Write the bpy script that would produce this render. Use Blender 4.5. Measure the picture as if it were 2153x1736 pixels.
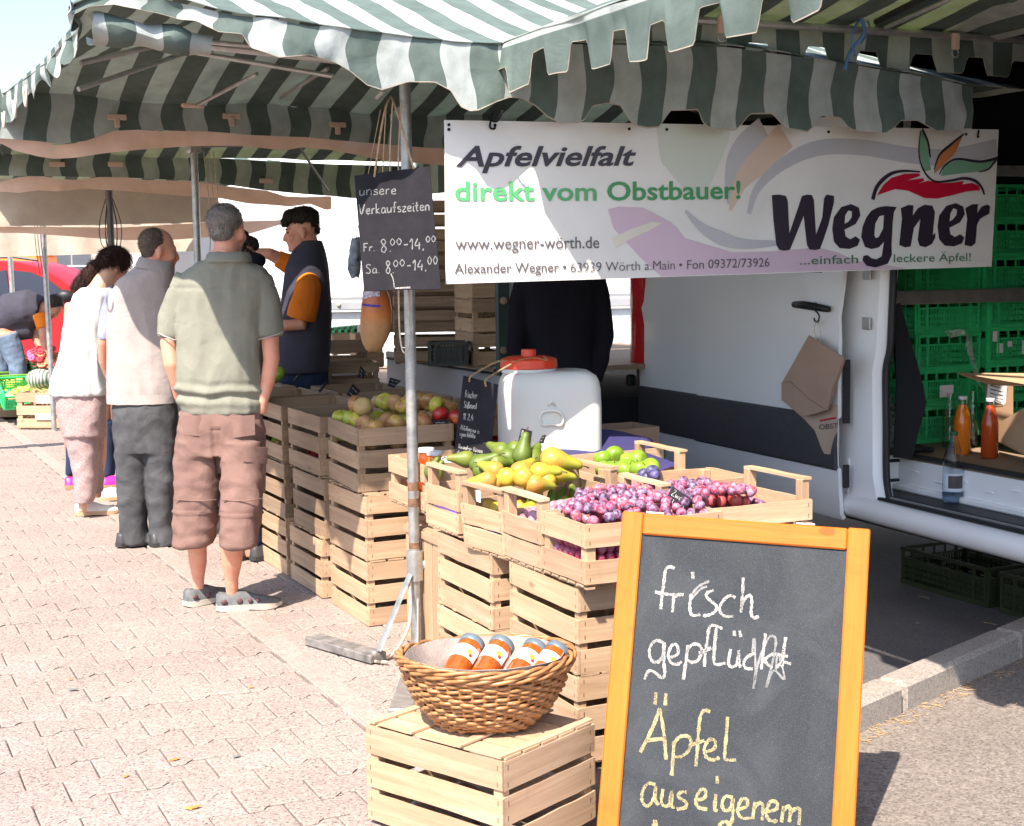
import bpy, math, random
import numpy as np
from mathutils import Vector, Matrix, noise
from math import sin, cos, pi, radians, sqrt
random.seed(7)
sc = bpy.context.scene
for o in list(bpy.data.objects): bpy.data.objects.remove(o)
COL = sc.collection
# ---------------------------------------------------------------- camera
FPX = 2992.0; PIT = radians(5.84); ROL = radians(-0.773); CH = 1.55
CF = Vector((0, cos(PIT), -sin(PIT))); cx0 = Vector((1, 0, 0)); cu0 = cx0.cross(CF)
CX = cx0 * cos(ROL) + cu0 * sin(ROL); CU = cx0 * -sin(ROL) + cu0 * cos(ROL)
CPOS = Vector((0, 0, CH))
cam = bpy.data.objects.new('camera', bpy.data.cameras.new('camera')); COL.objects.link(cam)
m = Matrix((CX, CU, -CF)).transposed().to_4x4(); m.translation = CPOS
cam.matrix_world = m
cam.data.sensor_fit = 'HORIZONTAL'; cam.data.sensor_width = 36.0
cam.data.lens = 36.0 * FPX / 2153.0
cam.data.clip_start = 0.05; cam.data.clip_end = 500
sc.camera = cam
# ---------------------------------------------------------------- light
w = bpy.data.worlds.new('World'); sc.world = w; w.use_nodes = True
SUN_AZ = radians(23 + 180); SUN_EL = radians(51.5)      # the sun stands behind the camera's left shoulder
sdir = Vector((-sin(radians(23)) * cos(SUN_EL), -cos(radians(23)) * cos(SUN_EL), sin(SUN_EL)))
nt = w.node_tree; bg = nt.nodes['Background']
sky = nt.nodes.new('ShaderNodeTexSky'); sky.sky_type = 'NISHITA'; sky.sun_disc = False
sky.sun_elevation = SUN_EL; sky.sun_rotation = math.atan2(sdir.x, sdir.y)
sky.air_density = 1.0; sky.dust_density = 2.0; sky.ozone_density = 3.0; sky.altitude = 100
nt.links.new(sky.outputs[0], bg.inputs[0]); bg.inputs[1].default_value = 0.125
sl = bpy.data.lights.new('sun', 'SUN'); sl.energy = 3.85; sl.angle = radians(0.5); sl.color = (1.0, 0.895, 0.775)
sun = bpy.data.objects.new('sun', sl); COL.objects.link(sun)
sun.rotation_euler = sdir.to_track_quat('Z', 'Y').to_euler(); sun.location = (-5, -8, 10)
sc.view_settings.view_transform = 'Standard'; sc.view_settings.look = 'None'
sc.view_settings.gamma = 1; sc.view_settings.use_curve_mapping = False
sc.view_settings.exposure = 1.53
sc.cycles.max_bounces = 8; sc.cycles.diffuse_bounces = 4; sc.cycles.transparent_max_bounces = 12
# ---------------------------------------------------------------- measuring helpers (photo 2153 x 1736 -> metres)
def ray(u, v): return CF + CX * ((u - 1076.5) / FPX) - CU * ((v - 868) / FPX)
def P(u, v, y):
    d = ray(u, v); return CPOS + d * (y / d.y)
def G(u, v, z=0.0):
    d = ray(u, v); return CPOS + d * ((z - CH) / d.z)
def PL(u, v, p0, n):
    d = ray(u, v); p0 = Vector(p0); n = Vector(n); return CPOS + d * ((p0 - CPOS).dot(n) / d.dot(n))
SO = Vector((-.40, 5.65, 0)); SD = Vector((-.434, .901, 0)).normalized(); SR = Vector((.901, .434, 0)).normalized()
def st(s, r, z=0.0): return SO + SD * s + SR * r + Vector((0, 0, z))
SANG = math.atan2(SR.y, SR.x)
def PS(u, v, s):                                # point on the vertical plane s = const of the stall
    return PL(u, v, st(s, 0), SD)
def PR(u, v, r): return PL(u, v, st(0, r), SR)
# ---------------------------------------------------------------- objects
WM = {}
def tag(o, label=None, cat=None, group=None, kind=None):
    if label: o['label'] = label
    if cat: o['category'] = cat
    if group: o['group'] = group
    if kind: o['kind'] = kind
    return o
def thing(name, loc, label, cat, group=None, rz=0.0, kind=None, M=None):
    o = bpy.data.objects.new(name, None); COL.objects.link(o); o.empty_display_size = .05
    mw = M if M is not None else Matrix.Translation(Vector(loc)) @ Matrix.Rotation(rz, 4, 'Z')
    o.matrix_basis = mw; WM[o.name] = mw.copy()
    return tag(o, label, cat, group, kind)
class MB:
    def __init__(s): s.v = []; s.f = []; s.uv = None
    def add(s, vs, fs, M=None):
        n = len(s.v)
        s.v += [tuple(M @ Vector(p)) for p in vs] if M is not None else [tuple(p) for p in vs]
        s.f += [tuple(i + n for i in f) for f in fs]; return s
    def box(s, c, d, M=None, rz=0, bev=0):
        x, y, z = d[0] / 2, d[1] / 2, d[2] / 2
        T = Matrix.Translation(Vector(c)) @ Matrix.Rotation(rz, 4, 'Z')
        if M is not None: T = M @ T
        if bev <= 0:
            vs = [(-x, -y, -z), (x, -y, -z), (x, y, -z), (-x, y, -z), (-x, -y, z), (x, -y, z), (x, y, z), (-x, y, z)]
            fs = [(0, 3, 2, 1), (4, 5, 6, 7), (0, 1, 5, 4), (1, 2, 6, 5), (2, 3, 7, 6), (3, 0, 4, 7)]
        else:
            b = min(bev, x * .49, y * .49, z * .49); vs = []; fs = []
            idx = {}
            for sx in (-1, 1):
                for sy in (-1, 1):
                    for sz in (-1, 1):
                        for a in range(3):
                            p = [sx * x, sy * y, sz * z]
                            for k in range(3):
                                if k != a: p[k] -= (sx, sy, sz)[k] * b
                            idx[(sx, sy, sz, a)] = len(vs); vs.append(p)
            for a in range(3):
                o1, o2 = [k for k in range(3) if k != a]
                for sg in (-1, 1):
                    q = []
                    for (i, j) in ((-1, -1), (1, -1), (1, 1), (-1, 1)):
                        t = [0, 0, 0]; t[a] = sg; t[o1] = i; t[o2] = j; q.append(idx[(*t, a)])
                    flip = (sg > 0) == (a == 1)
                    fs.append(tuple(q[::-1]) if flip else tuple(q))
            for a in range(3):
                o1, o2 = [k for k in range(3) if k != a]
                for i in (-1, 1):
                    for j in (-1, 1):
                        t0 = [0, 0, 0]; t1 = [0, 0, 0]
                        t0[o1] = t1[o1] = i; t0[o2] = t1[o2] = j; t0[a] = -1; t1[a] = 1
                        q = [idx[(*t0, o1)], idx[(*t1, o1)], idx[(*t1, o2)], idx[(*t0, o2)]]
                        n = (Vector(vs[q[1]]) - Vector(vs[q[0]])).cross(Vector(vs[q[2]]) - Vector(vs[q[1]]))
                        t = [0, 0, 0]; t[o1] = i; t[o2] = j
                        fs.append(tuple(q) if n.dot(Vector(t)) > 0 else tuple(q[::-1]))
            for sx in (-1, 1):
                for sy in (-1, 1):
                    for sz in (-1, 1):
                        q = [idx[(sx, sy, sz, a)] for a in range(3)]
                        fs.append(tuple(q) if sx * sy * sz > 0 else tuple(q[::-1]))
        return s.add(vs, fs, T)
    def loft(s, rings, cap=True, closed=False):
        n = len(rings[0]); b = len(s.v)
        for r in rings: s.v += [tuple(p) for p in r]
        k = len(rings)
        for i in range(k - 1 if not closed else k):
            for j in range(n):
                a = b + i * n + j; c = b + i * n + (j + 1) % n; d = b + ((i + 1) % k) * n
                s.f.append((a, c, d + (j + 1) % n, d + j))
        if cap and not closed:
            for i, fl in ((0, True), (k - 1, False)):
                q = [b + i * n + j for j in range(n)]; s.f.append(tuple(q[::-1]) if fl else tuple(q))
        return s
    def tube(s, path, r, n=10, cap=True, closed=False, flat=None):
        path = [Vector(p) for p in path]; k = len(path)
        rr = r if isinstance(r, list) else [r] * k
        up = None; rings = []
        for i in range(k):
            if closed: t = path[(i + 1) % k] - path[i - 1]
            else: t = path[min(i + 1, k - 1)] - path[max(i - 1, 0)]
            if t.length < 1e-9: t = Vector((0, 0, 1))
            t.normalize()
            if up is None:
                up = Vector((0, 0, 1)) if abs(t.z) < .9 else Vector((1, 0, 0))
            up = (up - t * up.dot(t))
            if up.length < 1e-6: up = t.orthogonal()
            up.normalize(); sd = t.cross(up)
            q = rr[i]; a, c = (q if isinstance(q, (tuple, list)) else (q, q))
            rings.append([path[i] + sd * (a * cos(2 * pi * j / n)) + up * (c * sin(2 * pi * j / n)) for j in range(n)])
        return s.loft(rings, cap, closed)
    def lathe(s, prof, c=(0, 0, 0), n=20, M=None):
        T = Matrix.Translation(Vector(c))
        if M is not None: T = M @ T
        rings = [[T @ Vector((r * cos(2 * pi * j / n), r * sin(2 * pi * j / n), z)) for j in range(n)] for r, z in prof]
        return s.loft(rings, True)
    def ball(s, c, r, nu=16, nv=10, M=None):
        r = r if isinstance(r, (tuple, list)) else (r, r, r); vs = []; fs = []
        T = Matrix.Translation(Vector(c))
        if M is not None: T = T @ M
        vs.append((0, 0, -r[2]))
        for i in range(1, nv):
            a = -pi / 2 + pi * i / nv
            for j in range(nu):
                b = 2 * pi * j / nu; vs.append((r[0] * cos(a) * cos(b), r[1] * cos(a) * sin(b), r[2] * sin(a)))
        vs.append((0, 0, r[2])); top = len(vs) - 1
        for j in range(nu):
            k = (j + 1) % nu; fs.append((0, 1 + k, 1 + j)); fs.append((top, top - nu + j, top - nu + k))
        for i in range(nv - 2):
            for j in range(nu):
                k = (j + 1) % nu; a = 1 + i * nu; fs.append((a + j, a + k, a + nu + k, a + nu + j))
        return s.add(vs, fs, T)
    def prism(s, pts, M, h):                    # outline pts (x,y) in M's plane, from z=0 to h
        n = len(pts); vs = [M @ Vector((x, y, 0)) for x, y in pts] + [M @ Vector((x, y, h)) for x, y in pts]
        fs = [tuple(range(n))[::-1], tuple(range(n, 2 * n))] + [(i, (i + 1) % n, n + (i + 1) % n, n + i) for i in range(n)]
        return s.add(vs, fs)
def mk(name, mb, mat, parent=None, smooth=False, world=True, **kw):
    me = bpy.data.meshes.new(name); M = WM[parent.name] if parent is not None else None
    vs = mb.v
    if M is not None and world:
        Mi = M.inverted(); vs = [tuple(Mi @ Vector(p)) for p in vs]
    me.from_pydata(vs, [], mb.f); me.update()
    if mb.uv is not None:
        uvl = me.uv_layers.new(name='UVMap')
        for lp in me.loops: uvl.data[lp.index].uv = mb.uv[lp.vertex_index]
    for mm in (mat if isinstance(mat, (list, tuple)) else [mat]): me.materials.append(mm)
    if smooth is not False and smooth is not None:
        me.polygons.foreach_set('use_smooth', [True] * len(me.polygons))
        if smooth is not True:
            try: me.set_sharp_from_angle(angle=radians(smooth))
            except Exception: pass
    o = bpy.data.objects.new(name, me); COL.objects.link(o)
    if parent is not None: o.parent = parent; WM[o.name] = M
    else: WM[o.name] = Matrix.Identity(4)
    return tag(o, **kw)
def inst(name, me, parent, M):                  # a part sharing mesh data, placed by local matrix
    o = bpy.data.objects.new(name, me); COL.objects.link(o); o.parent = parent; o.matrix_basis = M
    WM[o.name] = WM[parent.name] @ M; return o
def mesh_of(name, mb, mat, smooth=False):
    me = bpy.data.meshes.new(name); me.from_pydata(mb.v, [], mb.f); me.update(); me.materials.append(mat)
    if smooth: me.polygons.foreach_set('use_smooth', [True] * len(me.polygons))
    if smooth and smooth is not True:
        me.set_sharp_from_angle(angle=radians(smooth))
    return me
def catmull(pts, n):
    pts = [Vector(p) for p in pts]; out = []
    k = len(pts)
    for i in range(k - 1):
        p0 = pts[max(i - 1, 0)]; p1 = pts[i]; p2 = pts[i + 1]; p3 = pts[min(i + 2, k - 1)]
        for j in range(n):
            t = j / n
            out.append(.5 * ((2 * p1) + (p2 - p0) * t + (2 * p0 - 5 * p1 + 4 * p2 - p3) * t * t + (3 * p1 - p0 - 3 * p2 + p3) * t ** 3))
    out.append(pts[-1]); return out
def sheet(name, rows, mat, parent=None, thick=.003, uvs=None, smooth=True, **kw):
    """rows: equal-length rows of points -> thin two-sided cloth with real thickness"""
    R_, C_ = len(rows), len(rows[0]); mb = MB(); mb.uv = []
    pts = [[Vector(p) for p in r] for r in rows]
    nrm = [[None] * C_ for _ in range(R_)]
    for i in range(R_):
        for j in range(C_):
            a = pts[min(i + 1, R_ - 1)][j] - pts[max(i - 1, 0)][j]; b = pts[i][min(j + 1, C_ - 1)] - pts[i][max(j - 1, 0)]
            n = a.cross(b); nrm[i][j] = n.normalized() if n.length > 1e-12 else Vector((0, 0, 1))
    for sg in (1, -1):
        for i in range(R_):
            for j in range(C_):
                mb.v.append(tuple(pts[i][j] + nrm[i][j] * (sg * thick / 2)))
                mb.uv.append(uvs[i][j] if uvs else (j / (C_ - 1), i / (R_ - 1)))
    N = R_ * C_
    for i in range(R_ - 1):
        for j in range(C_ - 1):
            a, b, c, d = i * C_ + j, i * C_ + j + 1, (i + 1) * C_ + j + 1, (i + 1) * C_ + j
            mb.f.append((a, d, c, b)); mb.f.append((N + a, N + b, N + c, N + d))
    for i in range(R_ - 1):
        for j in (0, C_ - 1):
            a, d = i * C_ + j, (i + 1) * C_ + j
            mb.f.append((a, N + a, N + d, d) if j else (a, d, N + d, N + a))
    for j in range(C_ - 1):
        for i in (0, R_ - 1):
            a, b = i * C_ + j, i * C_ + j + 1
            mb.f.append((a, b, N + b, N + a) if i == 0 else (a, N + a, N + b, b))
    return mk(name, mb, mat, parent, smooth=40 if smooth else False, **kw)
def interp(pts, x):
    if x <= pts[0][0]: return pts[0][1]
    for (a, b), (c, d) in zip(pts, pts[1:]):
        if x <= c: return b + (d - b) * (x - a) / max(c - a, 1e-9)
    return pts[-1][1]
# ---------------------------------------------------------------- materials
def nmat(name):
    mt = bpy.data.materials.new(name); mt.use_nodes = True; n = mt.node_tree.nodes; n.clear()
    out = n.new('ShaderNodeOutputMaterial'); return mt, mt.node_tree, out
def ND(t, typ, **kw):
    n = t.nodes.new(typ)
    for k, v in kw.items():
        if k.startswith('i_'): n.inputs[k[2:].replace('_', ' ')].default_value = v
        else: setattr(n, k, v)
    return n
def ramp(t, fac, stops, interp_='LINEAR'):
    r = t.nodes.new('ShaderNodeValToRGB'); e = r.color_ramp.elements; r.color_ramp.interpolation = interp_
    while len(e) > 1: e.remove(e[-1])
    for i, (p, c) in enumerate(stops):
        el = e[0] if i == 0 else e.new(p)
        el.position = p; el.color = (*c, 1) if len(c) == 3 else c
    t.links.new(fac, r.inputs[0]); return r.outputs[0]
def mixc(t, fac, a, b, mode='MIX'):
    m_ = t.nodes.new('ShaderNodeMix'); m_.data_type = 'RGBA'; m_.blend_type = mode
    for s_, v in ((m_.inputs[0], fac), (m_.inputs[6], a), (m_.inputs[7], b)):
        if hasattr(v, 'is_linked') or isinstance(v, bpy.types.NodeSocket): t.links.new(v, s_)
        elif isinstance(v, (int, float)): s_.default_value = v
        else: s_.default_value = (*v, 1)
    return m_.outputs[2]
def noise_(t, scale, detail=4, rough=.6, vec=None, dist=0, dim='3D'):
    n = t.nodes.new('ShaderNodeTexNoise'); n.inputs['Scale'].default_value = scale; n.inputs['Detail'].default_value = detail
    n.inputs['Roughness'].default_value = rough; n.inputs['Distortion'].default_value = dist
    if vec is not None: t.links.new(vec, n.inputs['Vector'])
    return n.outputs['Fac']
def coords(t, kind='Object', scale=(1, 1, 1), loc=None, rot=(0, 0, 0)):
    c = t.nodes.new('ShaderNodeTexCoord'); mp = t.nodes.new('ShaderNodeMapping')
    mp.inputs['Scale'].default_value = scale; mp.inputs['Rotation'].default_value = rot
    t.links.new(c.outputs[kind], mp.inputs['Vector'])
    if loc is not None: t.links.new(loc, mp.inputs['Location'])
    return mp.outputs[0]
def geo_pos(t, scale=(1, 1, 1)):
    g = t.nodes.new('ShaderNodeNewGeometry'); mp = t.nodes.new('ShaderNodeMapping'); mp.inputs['Scale'].default_value = scale
    t.links.new(g.outputs['Position'], mp.inputs['Vector']); return mp.outputs[0]
def bump(t, h, strength=.3, dist=.01):
    b = t.nodes.new('ShaderNodeBump'); b.inputs['Strength'].default_value = strength; b.inputs['Distance'].default_value = dist
    t.links.new(h, b.inputs['Height']); return b.outputs[0]
def pbsdf(t, out, col, rough=.6, metal=0, nrm=None, spec=.5, **kw):
    p = t.nodes.new('ShaderNodeBsdfPrincipled')
    if isinstance(col, bpy.types.NodeSocket): t.links.new(col, p.inputs['Base Color'])
    else: p.inputs['Base Color'].default_value = (*col, 1)
    if isinstance(rough, bpy.types.NodeSocket): t.links.new(rough, p.inputs['Roughness'])
    else: p.inputs['Roughness'].default_value = rough
    p.inputs['Metallic'].default_value = metal; p.inputs['Specular IOR Level'].default_value = spec
    if nrm is not None: t.links.new(nrm, p.inputs['Normal'])
    for k, v in kw.items(): p.inputs[k.replace('_', ' ')].default_value = v
    if out is not None: t.links.new(p.outputs[0], out.inputs[0])
    return p
def objrand(t): return t.nodes.new('ShaderNodeObjectInfo').outputs['Random']
def vecrand(t, k=37.0):
    oi = t.nodes.new('ShaderNodeObjectInfo'); m_ = t.nodes.new('ShaderNodeMath'); m_.operation = 'MULTIPLY'
    m_.inputs[1].default_value = k; t.links.new(oi.outputs['Random'], m_.inputs[0])
    c = t.nodes.new('ShaderNodeCombineXYZ')
    for i in range(3): t.links.new(m_.outputs[0], c.inputs[i])
    return c.outputs[0]
def plain(name, col, rough=.5, metal=0, var=.06, scale=6, bmp=0.0, spec=.5, **kw):
    mt, t, out = nmat(name); n = noise_(t, scale, 5, .65, coords(t, 'Object', loc=vecrand(t)))
    d = tuple(max(0, c * (1 - var * 2)) for c in col); u = tuple(min(1, c * (1 + var)) for c in col)
    c = ramp(t, n, [(.3, d), (.7, u)])
    nr = bump(t, noise_(t, scale * 12, 3, .6, coords(t)), bmp, .004) if bmp else None
    pbsdf(t, out, c, rough, metal, nr, spec, **kw); return mt
def wood(name, lo, hi, axis=0, rough=.75, tone=.30):
    mt, t, out = nmat(name); sc_ = [45, 45, 45]; sc_[axis] = 2.2
    v = coords(t, 'Object', tuple(sc_), loc=vecrand(t))
    n1 = noise_(t, 1.0, 6, .65, v, .6); sc2 = [9, 9, 9]; sc2[axis] = 1.0
    n2 = noise_(t, 1.0, 3, .5, coords(t, 'Object', tuple(sc2), loc=vecrand(t, 11)))
    c = ramp(t, n1, [(.28, lo), (.52, tuple((a + b) / 2 for a, b in zip(lo, hi))), (.7, hi)])
    c = mixc(t, ramp(t, n2, [(.35, (0, 0, 0)), (.75, (.45, .45, .45))]), c, tuple(x * .72 for x in lo))
    r = ramp(t, objrand(t), [(0, (1 - tone,) * 3), (.5, (1, .98, .95)), (.8, (1 - tone * .5, 1 - tone * .6, 1 - tone * .75)), (1, (1 - tone * .9, 1 - tone * .95, 1 - tone * .95))])
    c = mixc(t, 1.0, c, r, 'MULTIPLY')
    sk_ = [5.0, 5.0, 5.0]; sk_[axis] = 2.6; vk = ND(t, 'ShaderNodeTexVoronoi'); vk.inputs['Scale'].default_value = 1; t.links.new(coords(t, 'Object', tuple(sk_), loc=vecrand(t, 53)), vk.inputs['Vector'])
    c = mixc(t, ramp(t, vk.outputs['Distance'], [(.045, (.75, .75, .75)), (.075, (0, 0, 0))]), c, tuple(x * .5 for x in lo))
    c = mixc(t, ramp(t, noise_(t, 5, 5, .7, coords(t, 'Object', loc=vecrand(t, 71)), 1), [(.52, (0, 0, 0)), (.72, (.35, .35, .35))]), c, (lo[0] * .6, lo[1] * .58, lo[2] * .6))
    pbsdf(t, out, c, rough, 0, bump(t, n1, .35, .003), .25); return mt
M_ = {}
M_['wood'] = wood('poplar_wood', (.46, .30, .185), (.69, .50, .34))
M_['woodv'] = wood('poplar_post', (.43, .275, .17), (.65, .46, .30), axis=2)
M_['oldwood'] = wood('greyed_wood', (.30, .205, .135), (.47, .345, .235))
M_['oldwoodv'] = wood('greyed_post', (.28, .185, .12), (.44, .315, .21), axis=2)
M_['orange'] = wood('orange_varnish', (.52, .125, .014), (.64, .18, .022), axis=2, rough=.38, tone=.05)
M_['orangeh'] = wood('orange_varnish_rail', (.70, .26, .04), (.88, .39, .08), axis=0, rough=.38, tone=.05)
M_['galv'] = plain('galvanised_steel', (.46, .46, .45), .42, .75, .18, 22, .2)
M_['steel'] = plain('dull_aluminium', (.50, .50, .49), .4, .7, .12, 14)
M_['rust'] = plain('rusty_steel', (.24, .13, .08), .8, .2, .3, 30, .5)
M_['black'] = plain('black_plastic', (.012, .012, .014), .5)
M_['dark'] = plain('dark_rubber', (.013, .013, .015), .8, spec=.2)
M_['rope'] = plain('jute_rope', (.50, .34, .20), .9, 0, .2, 60, .8)
M_['cord'] = plain('pale_cord', (.62, .52, .40), .9, 0, .15, 60, .5)
M_['loop'] = plain('pale_tie_webbing', (.66, .58, .50), .9)
# ================================================================ cloth and skin materials
def stripes(name, wht=(.56, .61, .60), grn=(.17, .225, .205), period=.236, tr=.30, twht=(.32, .43, .36), tgrn=(.012, .018, .014)):
    mt, t, out = nmat(name); uv = t.nodes.new('ShaderNodeUVMap'); sep = t.nodes.new('ShaderNodeSeparateXYZ')
    t.links.new(uv.outputs[0], sep.inputs[0])
    a = ND(t, 'ShaderNodeMath', operation='DIVIDE'); a.inputs[1].default_value = period; t.links.new(sep.outputs[0], a.inputs[0])
    b = ND(t, 'ShaderNodeMath', operation='FRACT'); t.links.new(a.outputs[0], b.inputs[0])
    st_ = ramp(t, b.outputs[0], [(0, (0, 0, 0)), (.497, (0, 0, 0)), (.503, (1, 1, 1)), (1, (1, 1, 1))])
    nz = noise_(t, 9, 5, .6, geo_pos(t)); wear = ramp(t, nz, [(.28, (.74, .74, .72)), (.62, (1, 1, 1))])
    hem = ramp(t, sep.outputs[1], [(0, (0, 0, 0)), (.981, (0, 0, 0)), (.985, (1, 1, 1))])
    c1 = mixc(t, 1, mixc(t, hem, mixc(t, st_, wht, grn), (.66, .58, .48)), wear, 'MULTIPLY')
    c2 = mixc(t, 1, mixc(t, hem, mixc(t, st_, twht, tgrn), (.3, .22, .14)), wear, 'MULTIPLY')
    wv = noise_(t, 420, 2, .5, geo_pos(t)); wr = noise_(t, 5, 4, .55, geo_pos(t), .8)
    ad = ND(t, 'ShaderNodeMath', operation='MULTIPLY_ADD'); t.links.new(wr, ad.inputs[0]); ad.inputs[1].default_value = 6; t.links.new(wv, ad.inputs[2])
    nr = bump(t, ad.outputs[0], .35, .006)
    d = pbsdf(t, None, c1, .85, 0, nr, .15); tl = t.nodes.new('ShaderNodeBsdfTranslucent'); t.links.new(c2, tl.inputs[0])
    mx = t.nodes.new('ShaderNodeMixShader'); mx.inputs[0].default_value = tr
    t.links.new(d.outputs[0], mx.inputs[1]); t.links.new(tl.outputs[0], mx.inputs[2]); t.links.new(mx.outputs[0], out.inputs[0]); return mt
M_['stripe'] = stripes('striped_canvas')
M_['stripe0'] = stripes('striped_canvas_sunny', twht=(.42, .50, .18))
def cloth(name, col, tr=0.0, tcol=None, var=.08, bs=.35, sc_=6, rough=.9, wv=380):
    mt, t, out = nmat(name); nz = noise_(t, sc_, 5, .6, coords(t))
    c = ramp(t, nz, [(.3, tuple(x * (1 - 2 * var) for x in col)), (.7, tuple(min(1, x * (1 + var)) for x in col))])
    h1 = noise_(t, wv, 2, .5, coords(t)); h2 = noise_(t, 7, 4, .55, coords(t), 1.0)
    ad = ND(t, 'ShaderNodeMath', operation='MULTIPLY_ADD'); t.links.new(h2, ad.inputs[0]); ad.inputs[1].default_value = 5; t.links.new(h1, ad.inputs[2])
    nr = bump(t, ad.outputs[0], bs, .005); d = pbsdf(t, None, c, rough, 0, nr, .15)
    if tr > 0:
        tl = t.nodes.new('ShaderNodeBsdfTranslucent'); tl.inputs[0].default_value = (*(tcol or col), 1)
        mx = t.nodes.new('ShaderNodeMixShader'); mx.inputs[0].default_value = tr
        t.links.new(d.outputs[0], mx.inputs[1]); t.links.new(tl.outputs[0], mx.inputs[2]); t.links.new(mx.outputs[0], out.inputs[0])
    else: t.links.new(d.outputs[0], out.inputs[0])
    return mt
M_['beige'] = cloth('beige_canvas', (.90, .74, .63), .45, (.95, .74, .6))
M_['sand'] = cloth('sand_backdrop', (.62, .54, .46), .4, (.75, .64, .52))
def skin(name, col):
    mt, t, out = nmat(name); nz = noise_(t, 14, 4, .6, coords(t)); n2 = noise_(t, 160, 3, .6, coords(t))
    c = ramp(t, nz, [(.3, (col[0] * .95, col[1] * .74, col[2] * .7)), (.7, col)])
    pbsdf(t, out, c, .5, 0, bump(t, n2, .25, .002), .35, Subsurface_Weight=.12, Subsurface_Scale=.01); return mt
M_['skin'] = skin('skin_ruddy', (.68, .36, .25)); M_['skin2'] = skin('skin_tanned', (.48, .26, .18)); M_['skin3'] = skin('skin_pale', (.66, .42, .31))
def hairm(name, lo, hi):
    mt, t, out = nmat(name); n = noise_(t, 1, 5, .7, coords(t, 'Object', (160, 160, 30)), .8)
    n2 = noise_(t, 18, 3, .6, coords(t))
    c = ramp(t, n, [(.3, lo), (.7, hi)]); c = mixc(t, ramp(t, n2, [(.4, (0, 0, 0)), (.7, (.6, .6, .6))]), c, tuple(x * .55 for x in lo))
    pbsdf(t, out, c, .6, 0, bump(t, n, .9, .006), .3); return mt
M_['hair_grey'] = hairm('grey_hair', (.10, .085, .075), (.34, .31, .28)); M_['hair_brown'] = hairm('thin_brown_hair', (.07, .05, .038), (.20, .15, .12))
M_['hair_dark'] = hairm('dark_hair', (.012, .009, .008), (.045, .03, .024)); M_['hair_red'] = hairm('dark_auburn_hair', (.018, .008, .007), (.07, .03, .022))
# ================================================================ ground
def speckle(name, base, dark, lite, sc1=95, amt=.5, bmp=.5, tone=.08, warm=None):
    mt, t, out = nmat(name); g = geo_pos(t)
    v = ND(t, 'ShaderNodeTexVoronoi'); v.inputs['Scale'].default_value = sc1; t.links.new(g, v.inputs['Vector'])
    n1 = noise_(t, sc1 * .9, 3, .7, g, .4); n2 = noise_(t, 2.2, 4, .6, g); n3 = noise_(t, sc1 * .35, 3, .6, g)
    c = ramp(t, n1, [(.34, dark), (.46, base), (.60, lite)])
    c = mixc(t, ramp(t, n3, [(.3, (.55, .55, .55)), (.6, (0, 0, 0))]), c, tuple((a + b) * .5 for a, b in zip(base, dark)))
    c = mixc(t, 1, c, ramp(t, n2, [(.3, (.84, .83, .83)), (.7, (1, 1, 1))]), 'MULTIPLY')
    c = mixc(t, 1, c, ramp(t, objrand(t), [(0, (1 - tone,) * 3), (1, (1, 1, 1))]), 'MULTIPLY')
    pbsdf(t, out, c, .85, 0, bump(t, n1, bmp, .004), .25); return mt
M_['paver'] = speckle('concrete_paver', (.345, .277, .243), (.070, .066, .067), (.435, .355, .312), 112, bmp=.4, tone=.08)
M_['kerbrow'] = speckle('kerb_row_concrete', (.36, .293, .258), (.21, .175, .155), (.42, .35, .31), 110)
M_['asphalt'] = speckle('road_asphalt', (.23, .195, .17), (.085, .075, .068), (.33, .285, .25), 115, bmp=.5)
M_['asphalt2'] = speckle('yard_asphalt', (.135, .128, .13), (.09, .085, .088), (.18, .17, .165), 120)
M_['kerb'] = speckle('kerb_concrete', (.34, .30, .26), (.17, .15, .14), (.42, .37, .32), 140)
M_['sandjoint'] = plain('joint_sand', (.15, .11, .085), .95, 0, .2, 30, .4)
mb = MB(); mb.v = [(-60, -20, -.03), (60, -20, -.03), (60, 140, -.03), (-60, 140, -.03)]; mb.f = [(0, 1, 2, 3)]
mk('ground', mb, M_['sandjoint'], kind='structure')
def quad_st(name, pts, z, mat):
    mb = MB(); mb.v = [tuple(st(s, r, z)) for s, r in pts]; mb.f = [tuple(range(len(pts)))]
    if mb.f:
        a, b, c = (Vector(mb.v[i]) for i in (0, 1, 2))
        if (b - a).cross(c - b).z < 0: mb.f = [mb.f[0][::-1]]
    return mk(name, mb, mat, kind='structure')
# interlocking double-T pavers, 22 x 16.5 cm
PW, PH = .22, .165
def paver_mesh():
    a = .013; j = .0019; W2, H2 = PW / 2 - j, PH / 2 - j * 1.7
    top = [(-W2, H2 + a), (-W2 * .62, H2 + a), (-W2 * .38, H2 - a), (W2 * .38, H2 - a), (W2 * .62, H2 + a), (W2, H2 + a)]
    pts = top + [(x, -y) for x, y in top[::-1]]
    mb = MB(); n = len(pts); k = .93
    mb.v = [(x, y, -.03) for x, y in pts] + [(x, y, -.0035) for x, y in pts] + [(x - math.copysign(.0042, x), y - math.copysign(.0042, y), 0) for x, y in pts]
    for l in (0, 1):
        for i in range(n): mb.f.append((l * n + (i + 1) % n, l * n + i, (l + 1) * n + i, (l + 1) * n + (i + 1) % n))
    q = [2 * n + i for i in range(n)]
    mb.f += [(q[0], q[11], q[10], q[1]), (q[1], q[10], q[9], q[2]), (q[2], q[9], q[8], q[3]), (q[3], q[8], q[7], q[4]), (q[4], q[7], q[6], q[5])]
    return mb
pm = paver_mesh(); pmesh = mesh_of('paver', pm, M_['paver'])
pav = tag(bpy.data.objects.new('pavement', None), kind='structure'); COL.objects.link(pav)
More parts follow.
